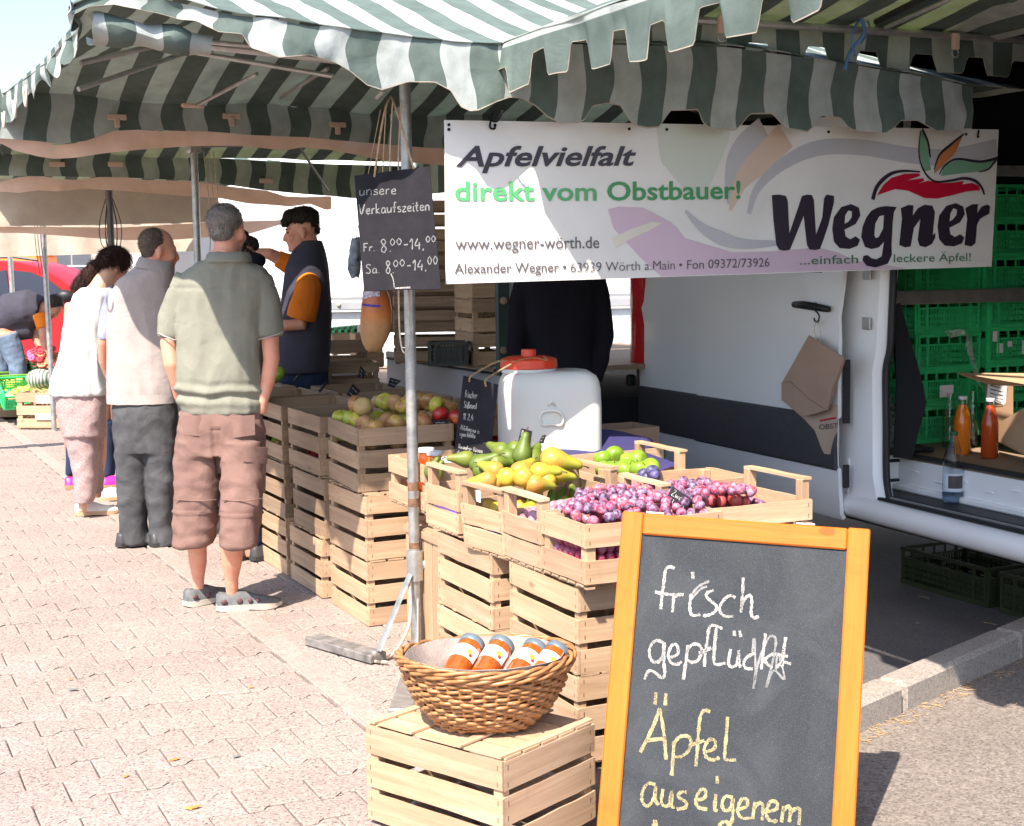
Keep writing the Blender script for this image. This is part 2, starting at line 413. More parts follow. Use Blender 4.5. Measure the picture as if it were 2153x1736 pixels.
pav.matrix_basis = Matrix.Translation(SO) @ Matrix.Rotation(SANG, 4, 'Z'); WM['pavement'] = pav.matrix_basis.copy()
cells = []
for i in range(-14, 90):
    for jj in range(-50, 4):
        r0 = -.52 - PW * .5 + jj * PW + (i % 2) * PW / 2 if jj <= 0 else None
        if r0 is None: continue
        if r0 + PW / 2 > -.40: continue
        s0 = -.03 - PH / 2 + i * PH
        p = st(s0, r0)
        if p.y < 2.8 or p.y > 17 or abs(p.x) > .40 * p.y + 1.6: continue
        cells.append((p.y + (20 if abs(p.x) > .365 * p.y or p.y < 3.7 else 0), s0, r0))
for i in range(-6, 60):                                             # inner field beyond the kerb row, up to and under the stall
    for jj in range(0, 9):
        r0 = -.405 + (jj) * PW + (i % 2) * PW / 2; s0 = .02 + i * PH; p = st(s0, r0)
        if r0 < -.45: continue
        if r0 > (.95 if s0 < 1 else 1.6) or p.y < 4.4 or p.y > 15: continue
        cells.append((p.y + (3 if r0 > -.1 else 0), s0, r0))
cells.sort(); rest = MB()
for k, (y, s0, r0) in enumerate(cells):
    h = random.uniform(-.0025, .0015); T = Matrix.Translation((r0, s0, h)) @ Matrix.Rotation(random.gauss(0, .006), 4, 'Z')
    T = T @ Matrix.Rotation(random.gauss(0, .004), 4, 'X') @ Matrix.Rotation(random.gauss(0, .004), 4, 'Y')
    if k < 296: inst('paver', pmesh, pav, T)
    else: rest.add(pm.v, pm.f, pav.matrix_basis @ T)
mk('paver_field', rest, M_['paver'], pav, kind='stuff')
kr = MB()
for i in range(-10, 60):
    kr2 = MB().box((-.46, -.1 + i * .25, -.017 + random.uniform(-.001, .001)), (.100, .2485, .044), bev=.003)
    if i < 4:
        me = mesh_of('edging_stone', kr2, M_['kerbrow']); inst('edging_stone', me, pav, Matrix.Identity(4))
    else: kr.add(kr2.v, kr2.f, pav.matrix_basis)
mk('edging_row', kr, M_['kerbrow'], pav, kind='stuff')
quad_st('far_pavement', [(8, -18), (60, -18), (60, 14), (16, 14), (16, 2.2), (8, 1.4)], -.012, M_['paver'])
# road and yard to the right, parted by a raised kerb
ka = Vector((.72, 4.16, 0)); kb = Vector((4.6, 8.14, 0)); kd = (kb - ka).normalized(); kn = Vector((-kd.y, kd.x, 0))
mb = MB(); mb.v = [(.45, 3.88, -.004), (.2, 1, -.004), (8, 1, -.004), (8, 11.5, -.004), tuple(kb + Vector((0, 0, -.004))), tuple(ka + Vector((0, 0, -.004)))]; mb.f = [(0, 1, 2, 3, 4, 5)]
mk('road', mb, M_['asphalt'], kind='structure')
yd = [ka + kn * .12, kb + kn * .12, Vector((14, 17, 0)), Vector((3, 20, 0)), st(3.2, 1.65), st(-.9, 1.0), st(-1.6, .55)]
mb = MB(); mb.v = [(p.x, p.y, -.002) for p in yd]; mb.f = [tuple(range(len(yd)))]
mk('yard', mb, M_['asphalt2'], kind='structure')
kt = thing('kerb', ka, 'raised concrete kerb running behind the orange framed chalkboard towards the van', 'kerb')
kang = math.atan2(kd.y, kd.x)
for i in range(6):
    c = ka + kd * (.45 + .9 * i) + kn * .06
    mk('kerb_stone', MB().box((c.x, c.y, .035), (.892, .12, .13), rz=kang, bev=.018), M_['kerb'], kt, smooth=30)
# straw, leaves and litter lying about
lit = MB(); rng = random.Random(5)
def sliver(c, a, l, wd, z): lit.box((c.x, c.y, z), (l, wd, .0015), rz=a)
for _ in range(130):
    t_ = rng.uniform(.1, 1.6); c = ka + kd * t_ + kn * -rng.uniform(.0, .09) ** 1.1
    sliver(c, rng.uniform(0, 3), rng.uniform(.01, .045), .0022, .0)
for _ in range(60):
    c = Vector((rng.uniform(1.0, 3.4), rng.uniform(4.8, 7.5), 0)); sliver(c, rng.uniform(0, 3), rng.uniform(.01, .06), .003, .0005)
mk('straw', lit, plain('dry_straw', (.55, .36, .18), .9, 0, .3, 50), kind='stuff')
def leaf(p, a, s, mat, lab):
    mb = MB(); pts = [(-1, 0, 0), (-.4, .38, .12), (.3, .42, .05), (1, 0, .2), (.3, -.4, .1), (-.4, -.36, .02)]
    T = Matrix.Translation(p) @ Matrix.Rotation(a, 4, 'Z') @ Matrix.Diagonal((s, s, s, 1))
    mb.add(pts + [(x, y, z + .06) for x, y, z in pts], [(5, 4, 3, 2, 1, 0), (6, 7, 8, 9, 10, 11)] + [(i, (i + 1) % 6, 6 + (i + 1) % 6, 6 + i) for i in range(6)], T)
    tag(mk('leaf', mb, mat), lab, 'leaf', 'fallen leaves on the pavement')
LF = plain('dry_leaf', (.50, .20, .05), .8); LY = plain('yellow_leaf', (.55, .42, .08), .8); LG = plain('grey_leaf', (.16, .16, .15), .8)
leaf(G(408, 1698, .003), .3, .022, LF, 'orange brown leaf at the bottom left of the pavement'); leaf(G(395, 1700, .003), 2.6, .016, LY, 'small yellow leaf touching the orange leaf at the bottom')
leaf(G(148, 1428, .003), 1.0, .012, LF, 'tiny orange leaf far left on the pavement'); leaf(G(528, 1445, .003), .2, .012, LF, 'tiny orange leaf left of the wicker basket')
leaf(G(367, 1597, .003), .4, .02, LF, 'long rust coloured leaf in the middle of the pavement'); leaf(G(265, 1632, .003), 1.2, .014, LF, 'curled orange leaf near the bottom left paver joints')
leaf(G(155, 1450, .003), .1, .022, LG, 'narrow grey leaf left on the pavement'); leaf(G(498, 1590, .003), .5, .016, LG, 'dark dry leaf left of the front crate')
# ================================================================ background buildings and sky side
M_['white'] = plain('white_paint', (.86, .86, .86), .5, 0, .015, 2)
M_['whitewall'] = plain('white_render', (.88, .87, .85), .9, 0, .02, 3)
bt = thing('truck', P(500, 700, 15), 'huge white box truck parked behind the market stalls', 'truck')
a = st(8.0, 3.2); b = st(14.5, 3.2)
x0, x1, yy = -4.02, 2.6, 16.2
mk('box_body', MB().box(((x0 + x1) / 2, yy + 1.3, 2.75), (x1 - x0, 2.6, 3.1), bev=.04), M_['white'], bt)
mk('side_rail', MB().box(((x0 + x1) / 2, yy + .02, 1.14), (x1 - x0 - .05, .06, .10), bev=.01), plain('grey_rail', (.30, .31, .33), .5), bt)
mk('skirt', MB().box(((x0 + x1) / 2, yy + .1, .82), (x1 - x0 - .3, .05, .5), bev=.01), plain('pale_skirt', (.66, .68, .68), .5), bt)
for k in (-3.2, -2.1, 1.2):
    mk('wheel', MB().tube([(k, yy + .12, .48), (k, yy + .42, .48)], .48, 24), M_['dark'], bt, smooth=40)
mk('marker_lamp', MB().ball((-1.95, yy - .02, 1.16), .025), plain('lamp_lens', (.8, .7, .5), .3), bt, smooth=True)
hb = thing('building', (0, 26, 0), 'tall white rendered hall with a brown eaves board behind the canopies', 'building')
mk('wall', MB().box((3.4, 27, 3.8), (14, 8, 7.6)), M_['whitewall'], hb)
mb = MB().prism([(-3.9, 7.62), (10.7, 7.62), (3.4, 9.6)], Matrix.Translation((0, 31, 0)) @ Matrix.Rotation(pi / 2, 4, 'X'), 8.2)
mk('roof', mb, plain('brown_roof', (.16, .10, .08), .8), hb)
mk('gutter', MB().tube([(-3.7, 22.9, 7.55), (10.5, 22.9, 7.55)], .08, 8), M_['galv'], hb)
mk('downpipe', MB().tube([(1.35, 22.95, 7.5), (1.35, 22.95, 3)], .06, 8), M_['galv'], hb)
fb = thing('building', (-16, 44, 0), 'distant pale row of houses seen past the red car', 'building')
mk('wall', MB().box((-17, 46, 1.6), (17, 6, 3.2)), plain('far_wall', (.55, .50, .45), .9), fb)
mk('roof', MB().box((-17, 46, 3.3), (17.5, 6.6, .25)), plain('far_roof', (.30, .17, .13), .9), fb)
for i in range(6): mk('window', MB().box((-23.5 + i * 2.6, 42.97, 1.9), (1.1, .06, 1.1)), plain('far_glass', (.08, .09, .11), .2), fb)
ft = thing('fence', (-7.5, 30, 0), 'dark wire fence panel standing beyond the red car roof', 'fence')
for i in range(9): mk('post', MB().tube([(-9.6 + i * .42, 30, 0), (-9.6 + i * .42, 30, 2.15)], .016, 6), M_['steel'], ft)
for zz in (.6, 1.2, 1.7, 2.1): mk('rail', MB().tube([(-9.6, 30, zz), (-6.2, 30, zz)], .014, 6), M_['steel'], ft)
og = P(20, 560, 26); ot = thing('skip', (og.x, 26, 0), 'orange waste container far behind the red car', 'container')
mk('body', MB().box((og.x - .3, 26.5, .95), (1.7, 1.1, 1.9), bev=.05), plain('orange_bin', (.85, .25, .05), .5), ot)
mk('lid', MB().box((og.x - .3, 26.5, 1.93), (1.75, 1.15, .06), bev=.02), plain('orange_lid', (.75, .2, .04), .5), ot)
# ================================================================ market tents
def wrink(p, amp=.012, f=3.2):
    q = Vector(p) * f; return noise.noise(q) * amp + noise.noise(q * 2.7) * amp * .5
def curtain(name, top, hem, s, mat, par, n=160, rows=14, amp=.02, uoff=0, billow=.0, sfun=None, **kw):
    """hanging strip: top and hem are photo polylines measured on the vertical plane s"""
    u0, u1 = max(top[0][0], hem[0][0]), min(top[-1][0], hem[-1][0]); R_ = [[] for _ in range(rows)]; U = [[] for _ in range(rows)]
    for j in range(n):
        u = u0 + (u1 - u0) * j / (n - 1)
        a = PS(u, interp(top, u), s); b = PS(u, interp(hem, u), s)
        if abs(b.z - a.z) < .02: b.z = a.z - .02
        rr = (a - SO).dot(SR)
        for i in range(rows):
            t = i / (rows - 1); p = a.lerp(b, t); off = (sin(rr * 9 + 1) * .5 + noise.noise(Vector((rr * 2.4, t * .8, s)))) * amp * t
            R_[i].append(p - SD * (off + billow * t + wrink(p, amp * .35, 7))); U[i].append((rr + uoff + .012 * sin(t * 5 + rr * 3), t * (1.0 if 'flat' not in kw else 1)))
    return R_, U
def strip(name, R_, U, mat, par, **kw): return sheet(name, R_, mat, par, uvs=U, **kw)
def tentroof(s0, s1, r0, r1, zn, zf, zr, hip, name, mat, par, uo=0, sag=.03, nr=60, ns=36, znf=None, zff=None, zadd=None):
    R_ = []; U = []
    sm = (s0 + s1) / 2
    for i in range(ns):
        s = s0 + (s1 - s0) * i / (ns - 1); row = []; ur = []
        for j in range(nr):
            ra = r0(s) if callable(r0) else r0; r = ra + (r1 - ra) * j / (nr - 1)
            a = zn if znf is None else znf(r); b = zf if zff is None else zff(r)
            base = a + (b - a) * i / (ns - 1)
            k = 1 - abs(s - sm) / (sm - s0); k2 = min(1, (r - ra) / hip, (r1 - r) / hip) if hip else 1
            k = max(0, min(k, k2)); z = base + (zr - (zn + zf) / 2) * k - sag * sin(pi * k) + wrink((s, r, 0), .018, 1.6)
            if zadd: z += zadd(s, r)
            row.append(st(s, r, z)); ur.append((r + uo + .02 * noise.noise(Vector((s * 1.5, r, 3))), .3))
        R_.append(row); U.append(ur)
    return sheet(name, R_, mat, par, uvs=U)
def pole(par, s, r, z1, rad=.022, z0=0.0, mat='galv', n=14, name='pole'):
    return mk(name, MB().tube([st(s, r, z0), st(s, r, z1)], rad, n), M_[mat], par, smooth=40)
S1 = -.42
t1 = thing('market_tent', st(0, 0), 'nearest long green and white striped tent over the apple stall', 'tent')
fold1 = [(150, 20), (215, -14), (300, -12), (428, 17), (496, 32), (565, 38), (650, 55), (707, 55), (789, 65), (854, 74), (919, 80), (960, 89), (1020, 93), (1120, 92), (1300, 94), (1534, 99), (1648, 115), (1757, 130), (1963, 165), (2046, 182)]
hem1 = [(150, 30), (190, 14), (240, 10), (328, 27), (376, 40), (410, 44), (458, 68), (506, 74), (523, 103), (582, 123), (650, 116), (707, 130), (741, 150), (775, 178), (806, 188), (858, 172), (912, 174), (943, 192), (964, 226), (983, 235), (1001, 233), (1040, 215), (1070, 205), (1100, 207), (1131, 222), (1160, 246), (1186, 257), (1225, 257), (1236, 250), (1251, 222), (1280, 217), (1305, 222), (1320, 250), (1333, 265), (1360, 270), (1385, 268), (1398, 250), (1412, 232), (1473, 230), (1483, 255), (1495, 268), (1550, 274), (1562, 262), (1578, 240), (1618, 240), (1634, 255), (1650, 271), (1698, 278), (1712, 266), (1730, 243), (1772, 247), (1788, 265), (1800, 273), (1860, 281), (1872, 272), (1891, 254), (1929, 254), (1950, 266), (1970, 276), (2010, 272), (2046, 270)]
R_, U = curtain('v', fold1, hem1, S1, None, t1, n=420, rows=16, amp=.03, uoff=.02)
strip('near_valance', R_, U, M_['stripe'], t1)
fz = [((p - SO).dot(SR), p.z) for p in R_[0]]
def zn1(r): return interp(fz, r) + .005
EDG = lambda s: interp([(-.45, -1.33), (-.1, -1.27), (.3, -1.17), (1.5, -1.15), (2.65, -1.20)], s)
tentroof(S1 - .012, 2.6, EDG, 2.86, 2.42, 2.47, 2.98, 1.25, 'roof', M_['stripe'], t1, uo=.02, znf=zn1, zff=lambda r: 2.47 - .02 * max(0, r) + .02 * sin(r * 5))
# far wall of the tent: striped drop and the beige gutter flap
SF = 2.6
ftop = [(-30, 185), (60, 190), (180, 197), (300, 203), (420, 208), (520, 210), (640, 212), (760, 222), (900, 236), (1100, 240), (1400, 245)]
fhem = [(-30, 290), (20, 292), (80, 296), (130, 302), (180, 296), (240, 275), (300, 272), (440, 276), (520, 284), (640, 287), (760, 300), (900, 310), (1100, 318), (1400, 325)]
R_, U = curtain('v', ftop, fhem, SF, None, t1, n=150, rows=8, amp=.02, uoff=.02); U = [[(a, b * .9) for a, b in r] for r in U]
strip('far_drop', R_, U, M_['stripe'], t1)
g1t = [(-2, 258), (30, 268), (80, 290), (115, 306), (160, 300), (200, 282), (240, 268), (280, 272), (340, 276), (410, 272), (480, 267), (540, 276), (620, 283), (690, 280), (760, 290), (860, 296), (960, 302), (1200, 306)]
g1h = [(-2, 300), (30, 316), (80, 328), (115, 333), (160, 331), (220, 322), (300, 314), (380, 307), (420, 306), (500, 307), (600, 315), (640, 308), (700, 316), (780, 334), (860, 341), (940, 348), (1200, 352)]
R_, U = curtain('v', g1t, g1h, SF + .05, None, t1, n=150, rows=8, amp=.035); strip('gutter_flap', R_, U, M_['beige'], t1)
# customer-side valance with its tie loops
RE = -1.18
def side_curtain(par, s0, s1, ztop, zhem, r, name, n=70, amp=.03, mat='stripe'):
    R_, U = [], []
    for i in range(10):
        t = i / 9; row, ur = [], []
        for j in range(n):
            s = s0 + (s1 - s0) * j / (n - 1); a = ztop(s); b = zhem(s); z = a + (b - a) * t
            off = (noise.noise(Vector((s * 5, t * 1.5, 2))) + .6 * sin(s * 14)) * amp * t
            row.append(st(s, (r(s) if callable(r) else r) + off, z)); ur.append((s, t * .95))
        R_.append(row); U.append(ur)
    return sheet(name, R_, M_[mat], par, uvs=U)
side_curtain(t1, S1 - .02, 2.62, lambda s: interp([(-.45, 2.43), (.3, 2.50), (1.1, 2.50), (1.9, 2.49), (2.65, 2.46)], s),
             lambda s: interp([(-.45, 2.40), (.3, 2.42), (.8, 2.39), (1.4, 2.40), (2.0, 2.38), (2.65, 2.34)], s) + .03 * sin(s * 17), lambda s: EDG(s) + .004, 'side_valance')
for k, s in enumerate((1.5, 1.9, 2.35)):
    c = st(s, RE - .045, 2.325 - .014 * k); h = .055 - .004 * k
    pth = [c + SD * (.045 * cos(t)) + Vector((0, 0, .06 - h * 1.6 * sin(t))) for t in [i * pi / 11 for i in range(12)]]
    mk('tie_loop', MB().tube(pth, (.0075, .005), 8), M_['loop'], t1, smooth=True)
# crumpled, rolled-up corner of the cloth
cr = []
for i in range(14):
    a = i / 13; row = []
    for j in range(40):
        b = j / 39; c = PS(190 + 250 * b, 22 + 42 * b, S1 + .10)
        rad = .085 * (1 - .45 * b) * (1 + .55 * noise.noise(Vector((a * 2.5, b * 3.5, 7)))); ang = a * 5.2 + .8 + 1.2 * noise.noise(Vector((b * 4, a, 1)))
        row.append(c + SD * (rad * cos(ang)) + Vector((0, 0, rad * .7 * sin(ang) - .05)) + SR * .02 * noise.noise(Vector((a * 3, b * 5, 0))))
    cr.append(row)
sheet('rolled_corner', cr, M_['stripe'], t1, uvs=[[(.3 + .5 * j / 39, .3) for j in range(40)] for _ in range(14)])
# frame: pole heads, ridge rods and arms
def rod(par, a, b, r=.012, mat='steel', name='rod'): return mk(name, MB().tube([a, b], r, 8), M_[mat], par, smooth=40)
pole(t1, 0, 0, 2.34, .0225)
hd1 = st(0, 0, 2.33)
mk('pole_head', MB().box(hd1, (.075, .075, .07), rz=SANG, bev=.012), M_['galv'], t1)
apx = st(1.15, -.62, 2.83)
rod(t1, hd1, PS(360, 88, 1.0), .016); rod(t1, hd1 + Vector((0, 0, .03)), PS(330, 78, 1.02), .010)
rod(t1, PS(360, 88, 1.0), PR(170, 132, RE + .1), .012); rod(t1, PS(400, 108, 1.3), PR(165, 187, RE + .1), .011)
rod(t1, PS(400, 108, 1.3), PS(700, 160, .9), .011)
rod(t1, PS(540, 155, 1.6), PS(412, 222, 2.4), .010); rod(t1, hd1, st(1.1, 1.5, 2.82), .012); rod(t1, hd1, st(.1, 2.6, 2.4), .012)
rod(t1, st(1.1, -.7, 2.86), st(1.1, 2.0, 2.86), .014, name='ridge_rod')
rod(t1, PS(690, 143, 2.0), PS(590, 205, 2.5), .011); rod(t1, PS(792, 205, .35), PS(806, 190, .1), .008)
for u, v in ((246, 246), (487, 244), (710, 262)):
    c = PS(u, v, SF - .02)
    mk('clip_plate', MB().box(c, (.10, .012, .03), rz=SANG, bev=.004), M_['beige'], t1); mk('clip_tongue', MB().box(c - Vector((0, 0, .03)), (.03, .02, .05), rz=SANG, bev=.004), M_['beige'], t1)
mk('rod_shoe', MB().box(PS(405, 222, 2.4), (.12, .03, .022), rz=SANG + .1, bev=.006), M_['beige'], t1)
# foot, clamp and braces of the near pole
mk('clamp', MB().tube([st(0, 0, .30), st(0, 0, .42)], .034, 14).box(st(0, .05, .36), (.05, .05, .04), rz=SANG, bev=.008), M_['galv'], t1, smooth=40)
mk('rust_patch', MB().tube([st(0, 0, .43), st(0, 0, .455)], .0228, 14, cap=False), M_['rust'], t1, smooth=True)
mk('rust_patch', MB().tube([st(0, 0, .60), st(0, 0, .635)], .0228, 14, cap=False), M_['rust'], t1, smooth=True)
mk('rust_patch', MB().tube([st(0, 0, .665), st(0, 0, .70)], .0228, 14, cap=False), M_['rust'], t1, smooth=True)
f0 = G(1465 * .5894 / 1, 1330) if False else G((900 + 1470 / 3.262) * .5894, (1950 + 1300 / 3.262) * .5894, .02)
f1 = G((900 + 700 / 3.262) * .5894, (1950 + 1080 / 3.262) * .5894, .02); fa = math.atan2((f1 - f0).y, (f1 - f0).x)
mk('foot_rail', MB().box((f0 + f1) / 2 + Vector((0, 0, .003)), ((f1 - f0).length, .085, .035), rz=fa, bev=.004), plain('grey_painted_foot', (.20, .185, .175), .6, 0, .3, 18, .3), t1)
mk('brace', MB().tube([f0 + Vector((0, 0, .03)), st(-.02, -.03, .33)], (.016, .006), 6), plain('painted_brace', (.17, .19, .20), .6, 0, .2, 20), t1)
mk('bolt', MB().ball(f0 + Vector((-.01, -.05, .035)), .012), M_['steel'], t1, smooth=True)
g0 = G(845, 1490, .015); g1_ = st(-.05, 0, .015); ga = math.atan2((g0 - g1_).y, (g0 - g1_).x)
mk('foot_rail', MB().box((g0 + g1_) / 2, ((g0 - g1_).length + .1, .085, .03), rz=ga, bev=.004), M_['galv'], t1)
mk('gusset', MB().prism([(0, 0), (.05, 0), (0, .2)], Matrix.Translation(st(-.03, 0, .03)) @ Matrix.Rotation(ga, 4, 'Z') @ Matrix.Rotation(pi / 2, 4, 'X'), .006), M_['galv'], t1)
mk('handle_screw', MB().tube([st(0, .03, .37), st(-.03, .10, .38)], .006, 8).ball(st(-.03, .105, .38), .014), M_['steel'], t1, smooth=True)
def rope(par, pts, r=.0045, mat='rope', name='rope', n=6): return mk(name, MB().tube(catmull(pts, 8), r, 8), M_[mat], par, smooth=True)
# cords running down the pole
for u_, v1 in ((820, 735), (838, 1000)):
    rope(t1, [PS(u_ + 6, 210, -.03), PS(u_, 330, -.04), PS(u_ + 2, 500, -.04)], .003, 'cord')
rope(t1, [PS(838, 600, -.035), PS(840, 690, -.04), PS(846, 735, -.045), PS(856, 738, -.045), PS(861, 700, -.04), PS(858, 610, -.035)], .0035, 'cord')
rope(t1, [st(-.01, -.03, .33), st(-.08, -.06, .15), G(830, 1370, .03), G(800, 1385, .012), G(770, 1388, .012), G(815, 1392, .012)], .006, 'cord')
# second tent down the row
t2 = thing('market_tent', st(3.5, 0), 'middle striped tent with olive light under it behind the first beige flap', 'tent')
tentroof(2.68, 5.7, -1.02, 2.3, 2.42, 2.42, 2.9, 1.1, 'roof', M_['stripe0'], t2, uo=.1)
SG = 5.7
ftop = [(-30, 315), (60, 318), (240, 322), (420, 330), (560, 338), (700, 345), (900, 350)]
fhem = [(-30, 368), (60, 370), (240, 372), (420, 380), (560, 400), (640, 408), (700, 412), (740, 416), (900, 420)]
R_, U = curtain('v', ftop, fhem, SG, None, t2, n=110, rows=8, amp=.02, uoff=.1); U = [[(a, b * .9) for a, b in r] for r in U]
strip('far_drop', R_, U, M_['stripe0'], t2)
g2t = [(-10, 385), (40, 372), (80, 368), (120, 376), (160, 378), (240, 368), (300, 378), (400, 380), (450, 388), (520, 396), (560, 400), (600, 412), (640, 414), (690, 412), (697, 414)]
g2h = [(-10, 402), (40, 405), (80, 400), (120, 402), (180, 396), (240, 400), (300, 404), (400, 412), (460, 416), (520, 428), (560, 430), (610, 434), (650, 428), (685, 441), (697, 440)]
R_, U = curtain('v', g2t, g2h, SG + .05, None, t2, n=110, rows=8, amp=.035); strip('gutter_flap', R_, U, M_['beige'], t2)
side_curtain(t2, 2.7, 5.72, lambda s: 2.44, lambda s: 2.34 + .03 * sin(s * 15), -1.018, 'side_valance', mat='stripe0')
# inner right end drop of tent two
R_, U = [], []
for i in range(8):
    R_.append([st(s, 2.32 + .02 * sin(s * 9), 2.44 - .30 * i / 7) for s in np.linspace(2.7, 5.7, 60)]); U.append([(s, i / 7 * .95) for s in np.linspace(2.7, 5.7, 60)])
sheet('end_drop', R_, M_['stripe0'], t2, uvs=U)
pole(t2, 3.5, 0, 2.34, .0225); h2 = st(3.5, 0, 2.31)
mk('pole_head', MB().box(h2, (.09, .09, .08), rz=SANG, bev=.015), M_['galv'], t2)
for e in (st(3.3, -1.0, 2.44), st(3.1, -.5, 2.45), st(3.2, .8, 2.45), st(3.6, 1.5, 2.40), st(4.2, .5, 2.8), st(4.2, -.5, 2.8)): rod(t2, h2, e, .010)
rod(t2, st(3.0, .4, 2.44), PS(690, 400, 5.0), .009, 'black')
for u, v in ((120, 345), (243, 345), (560, 380)):
    c = PS(u, v, SG - .03); mk('clip_plate', MB().box(c, (.11, .014, .035), rz=SANG, bev=.004), M_['beige'], t2)
for k in range(3): rope(t2, [st(3.46, .05 + .03 * k, 2.28), st(3.44, .07 + .03 * k, 1.9), st(3.44, .06 + .05 * k, 1.65), st(3.46, .03, 1.3)], .003, 'cord')
# pole with hanging cable bundle, third tent's backdrop
t3 = thing('market_tent', st(6.6, 0), 'third tent with a sand coloured backdrop hanging over the customers', 'tent')
R_, U = [], []
def zb(t, r): return interp([(-1.9, 1.98), (-.6, 1.93), (.4, 1.88), (1.1, 1.86), (1.9, 1.80)], r) + .015 * sin(r * 8)
rr_ = np.linspace(-2.4, 1.05, 60)
for i in range(12):
    R_.append([st(7.05 + .03 * sin(r * 7 + i * .3), r, 2.32 + (interp([(-2.4, 1.92), (0, 1.95), (1.1, 1.98)], r) - 2.32) * i / 11) for r in rr_])
sheet('backdrop', R_, M_['sand'], t3)
R_ = []
for i in range(6):
    R_.append([st(7.1 + .03 * sin(r * 5), r, interp([(-2.4, 1.95), (.2, 1.93), (1.1, 1.98), (1.7, 2.0)], r) - (i / 5) * interp([(-2.4, .06), (-.6, .05), (.6, .13), (1.3, .12), (1.7, .02)], r)) for r in np.linspace(-2.4, 1.7, 70)])
sheet('lower_flap', R_, M_['beige'], t3)
tentroof(5.8, 9.0, -.95, 1.5, 2.38, 2.38, 2.8, 1.2, 'roof', M_['stripe0'], t3, uo=.1)
c = P(231, 450, 11.2); pz = lambda z: Vector((c.x, c.y, z))
mk('pole', MB().tube([pz(0), pz(2.33)], .028, 12), plain('dark_pole', (.13, .12, .115), .5, .6), t3, smooth=40)
for k in range(6):
    a = k * 1.1; rope(t3, [pz(2.2), pz(1.95) + Vector((.05 * cos(a) * 1.6, .04 * sin(a), 0)), pz(1.78) + Vector((.075 * cos(a), .05 * sin(a), 0)), pz(1.7) + Vector((.03 * cos(a), .02, 0)), pz(1.45) + Vector((.055 * cos(a + 1), .03, 0))], .0035, 'black', name='cable')
t4 = thing('market_tent', (-4.56, 14, 0), 'far tent with a wide plain tan backdrop near the red car', 'tent')
a = P(-60, 545, 14.6); b = P(412, 545, 14.6)
R_ = [[Vector((a.x + (b.x - a.x) * j / 40, 14.6 + .03 * sin(j * .9), 2.28 - (.56 - .04 * j / 40) * i / 9)) for j in range(41)] for i in range(10)]
sheet('backdrop', R_, cloth('tan_tarp', (.60, .53, .45), .35, (.7, .6, .48)), t4)
R_ = [[Vector((a.x + (b.x - a.x) * j / 40, 14.4 + .5 * i, 2.34 + .09 * i)) for j in range(41)] for i in range(4)]
sheet('roof', R_, M_['stripe0'], t4, uvs=[[(j * .06, .3) for j in range(41)] for i in range(4)])
for u, y in ((100, 14.0), (27, 17.0)):
    c = P(u, 600, y); mk('pole', MB().tube([(c.x, c.y, 0), (c.x - .02, c.y, 2.35)], .026 if y < 15 else .03, 12), M_['galv'], t4, smooth=40)
for k, u in enumerate((78, 84, 90)):
    c = P(u, 500, 13.9); rope(t4, [Vector((c.x, 13.9, 2.2)), Vector((c.x - .02, 13.9, 1.9)), Vector((c.x + .01, 13.9, 1.55))], .003, 'black', name='cable')
# tent over the photographer's right, its scalloped edge in full sun
t0 = thing('market_tent', st(-3.8, 1.2), 'foreground striped tent with sunlit scalloped edge at the upper right', 'tent')
RZ = .22; n = 380; sA, sB = -.30, -4.3
def scal(x, p=.27):
    q = (x / p) % 1; a, b = .30, .12
    if q < a: return 0.0
    if q < a + b: return (1 - cos((q - a) / b * pi)) / 2
    if q < 1 - b: return 1.0
    return (1 + cos((q - 1 + b) / b * pi)) / 2
R_, U = [], []; rows = 16
for i in range(rows):
    t = i / (rows - 1); row, ur = [], []
    for j in range(n):
        s = sA + (sB - sA) * j / (n - 1); x = sA - s
        zt = 2.36 + .02 * sin(x * 3) + .012 * x; zh = zt - .085 - .10 * scal(x + .16) - .02 * noise.noise(Vector((x * 3, 0, 0)))
        z = zt + (zh - zt) * t; off = (.02 * sin(x * 6) + .02 * noise.noise(Vector((x * 4, t, 0)))) * t
        row.append(st(s, RZ + .004 - off, z)); ur.append((z * 1.0 + .02, t))
    R_.append(row); U.append(ur)
# this edge runs along a stripe, so stripes follow its height
def stripes_h(name):
    return stripes(name, period=.36)
sheet('side_valance', R_, M_['stripe0'], t0, uvs=[[((2.36 - R_[i][j].z) * .6 + .115, U[i][j][1] if U[i][j][1] < 1 else 1.0) for j in range(n)] for i in range(rows)])
def zed0(s): return 2.365
R_, U = [], []
for i in range(46):
    s = -.29 + (-4.3 + .29) * i / 45; row, ur = [], []
    for j in range(60):
        re_ = interp([(-4.3, 1.6), (-1.02, 1.7), (-.86, 2.6), (0, 2.6)], s); r = RZ + (re_ - RZ) * j / 59; k = max(0, min(1, (r - RZ) / 1.3, (2.6 - r) / 1.0, (-.29 - s) / 1.5, 1)); z = 2.37 + .012 * (sA - s) + .15 * min(1, (r - RZ) / .8) + .36 * k - .03 * sin(pi * k)  # roof's unseen right part is cut back so sun reaches the van crates
        if r > 2.0 and False: z += 0
        row.append(st(s, r, z + wrink((s, r, 5), .02, 1.5))); ur.append((r + .05, .3))
    R_.append(row); U.append(ur)
sheet('roof', R_, M_['stripe0'], t0, uvs=U)
R_, U = [], []
for i in range(12):
    t = i / 11; row, ur = [], []
    for j in range(220):
        r = RZ + (3.4 - RZ) * j / 219; zt = 2.37 + .15 * min(1, (r - RZ) / .8); zh = zt - .075 - .075 * scal(r + .1, .29)
        row.append(st(-.375 + .015 * t * sin(r * 7), r, zt + (zh - zt) * t)); ur.append((r + .05, t))
    R_.append(row); U.append(ur)
sheet('far_valance', R_, M_['stripe0'], t0, uvs=U)
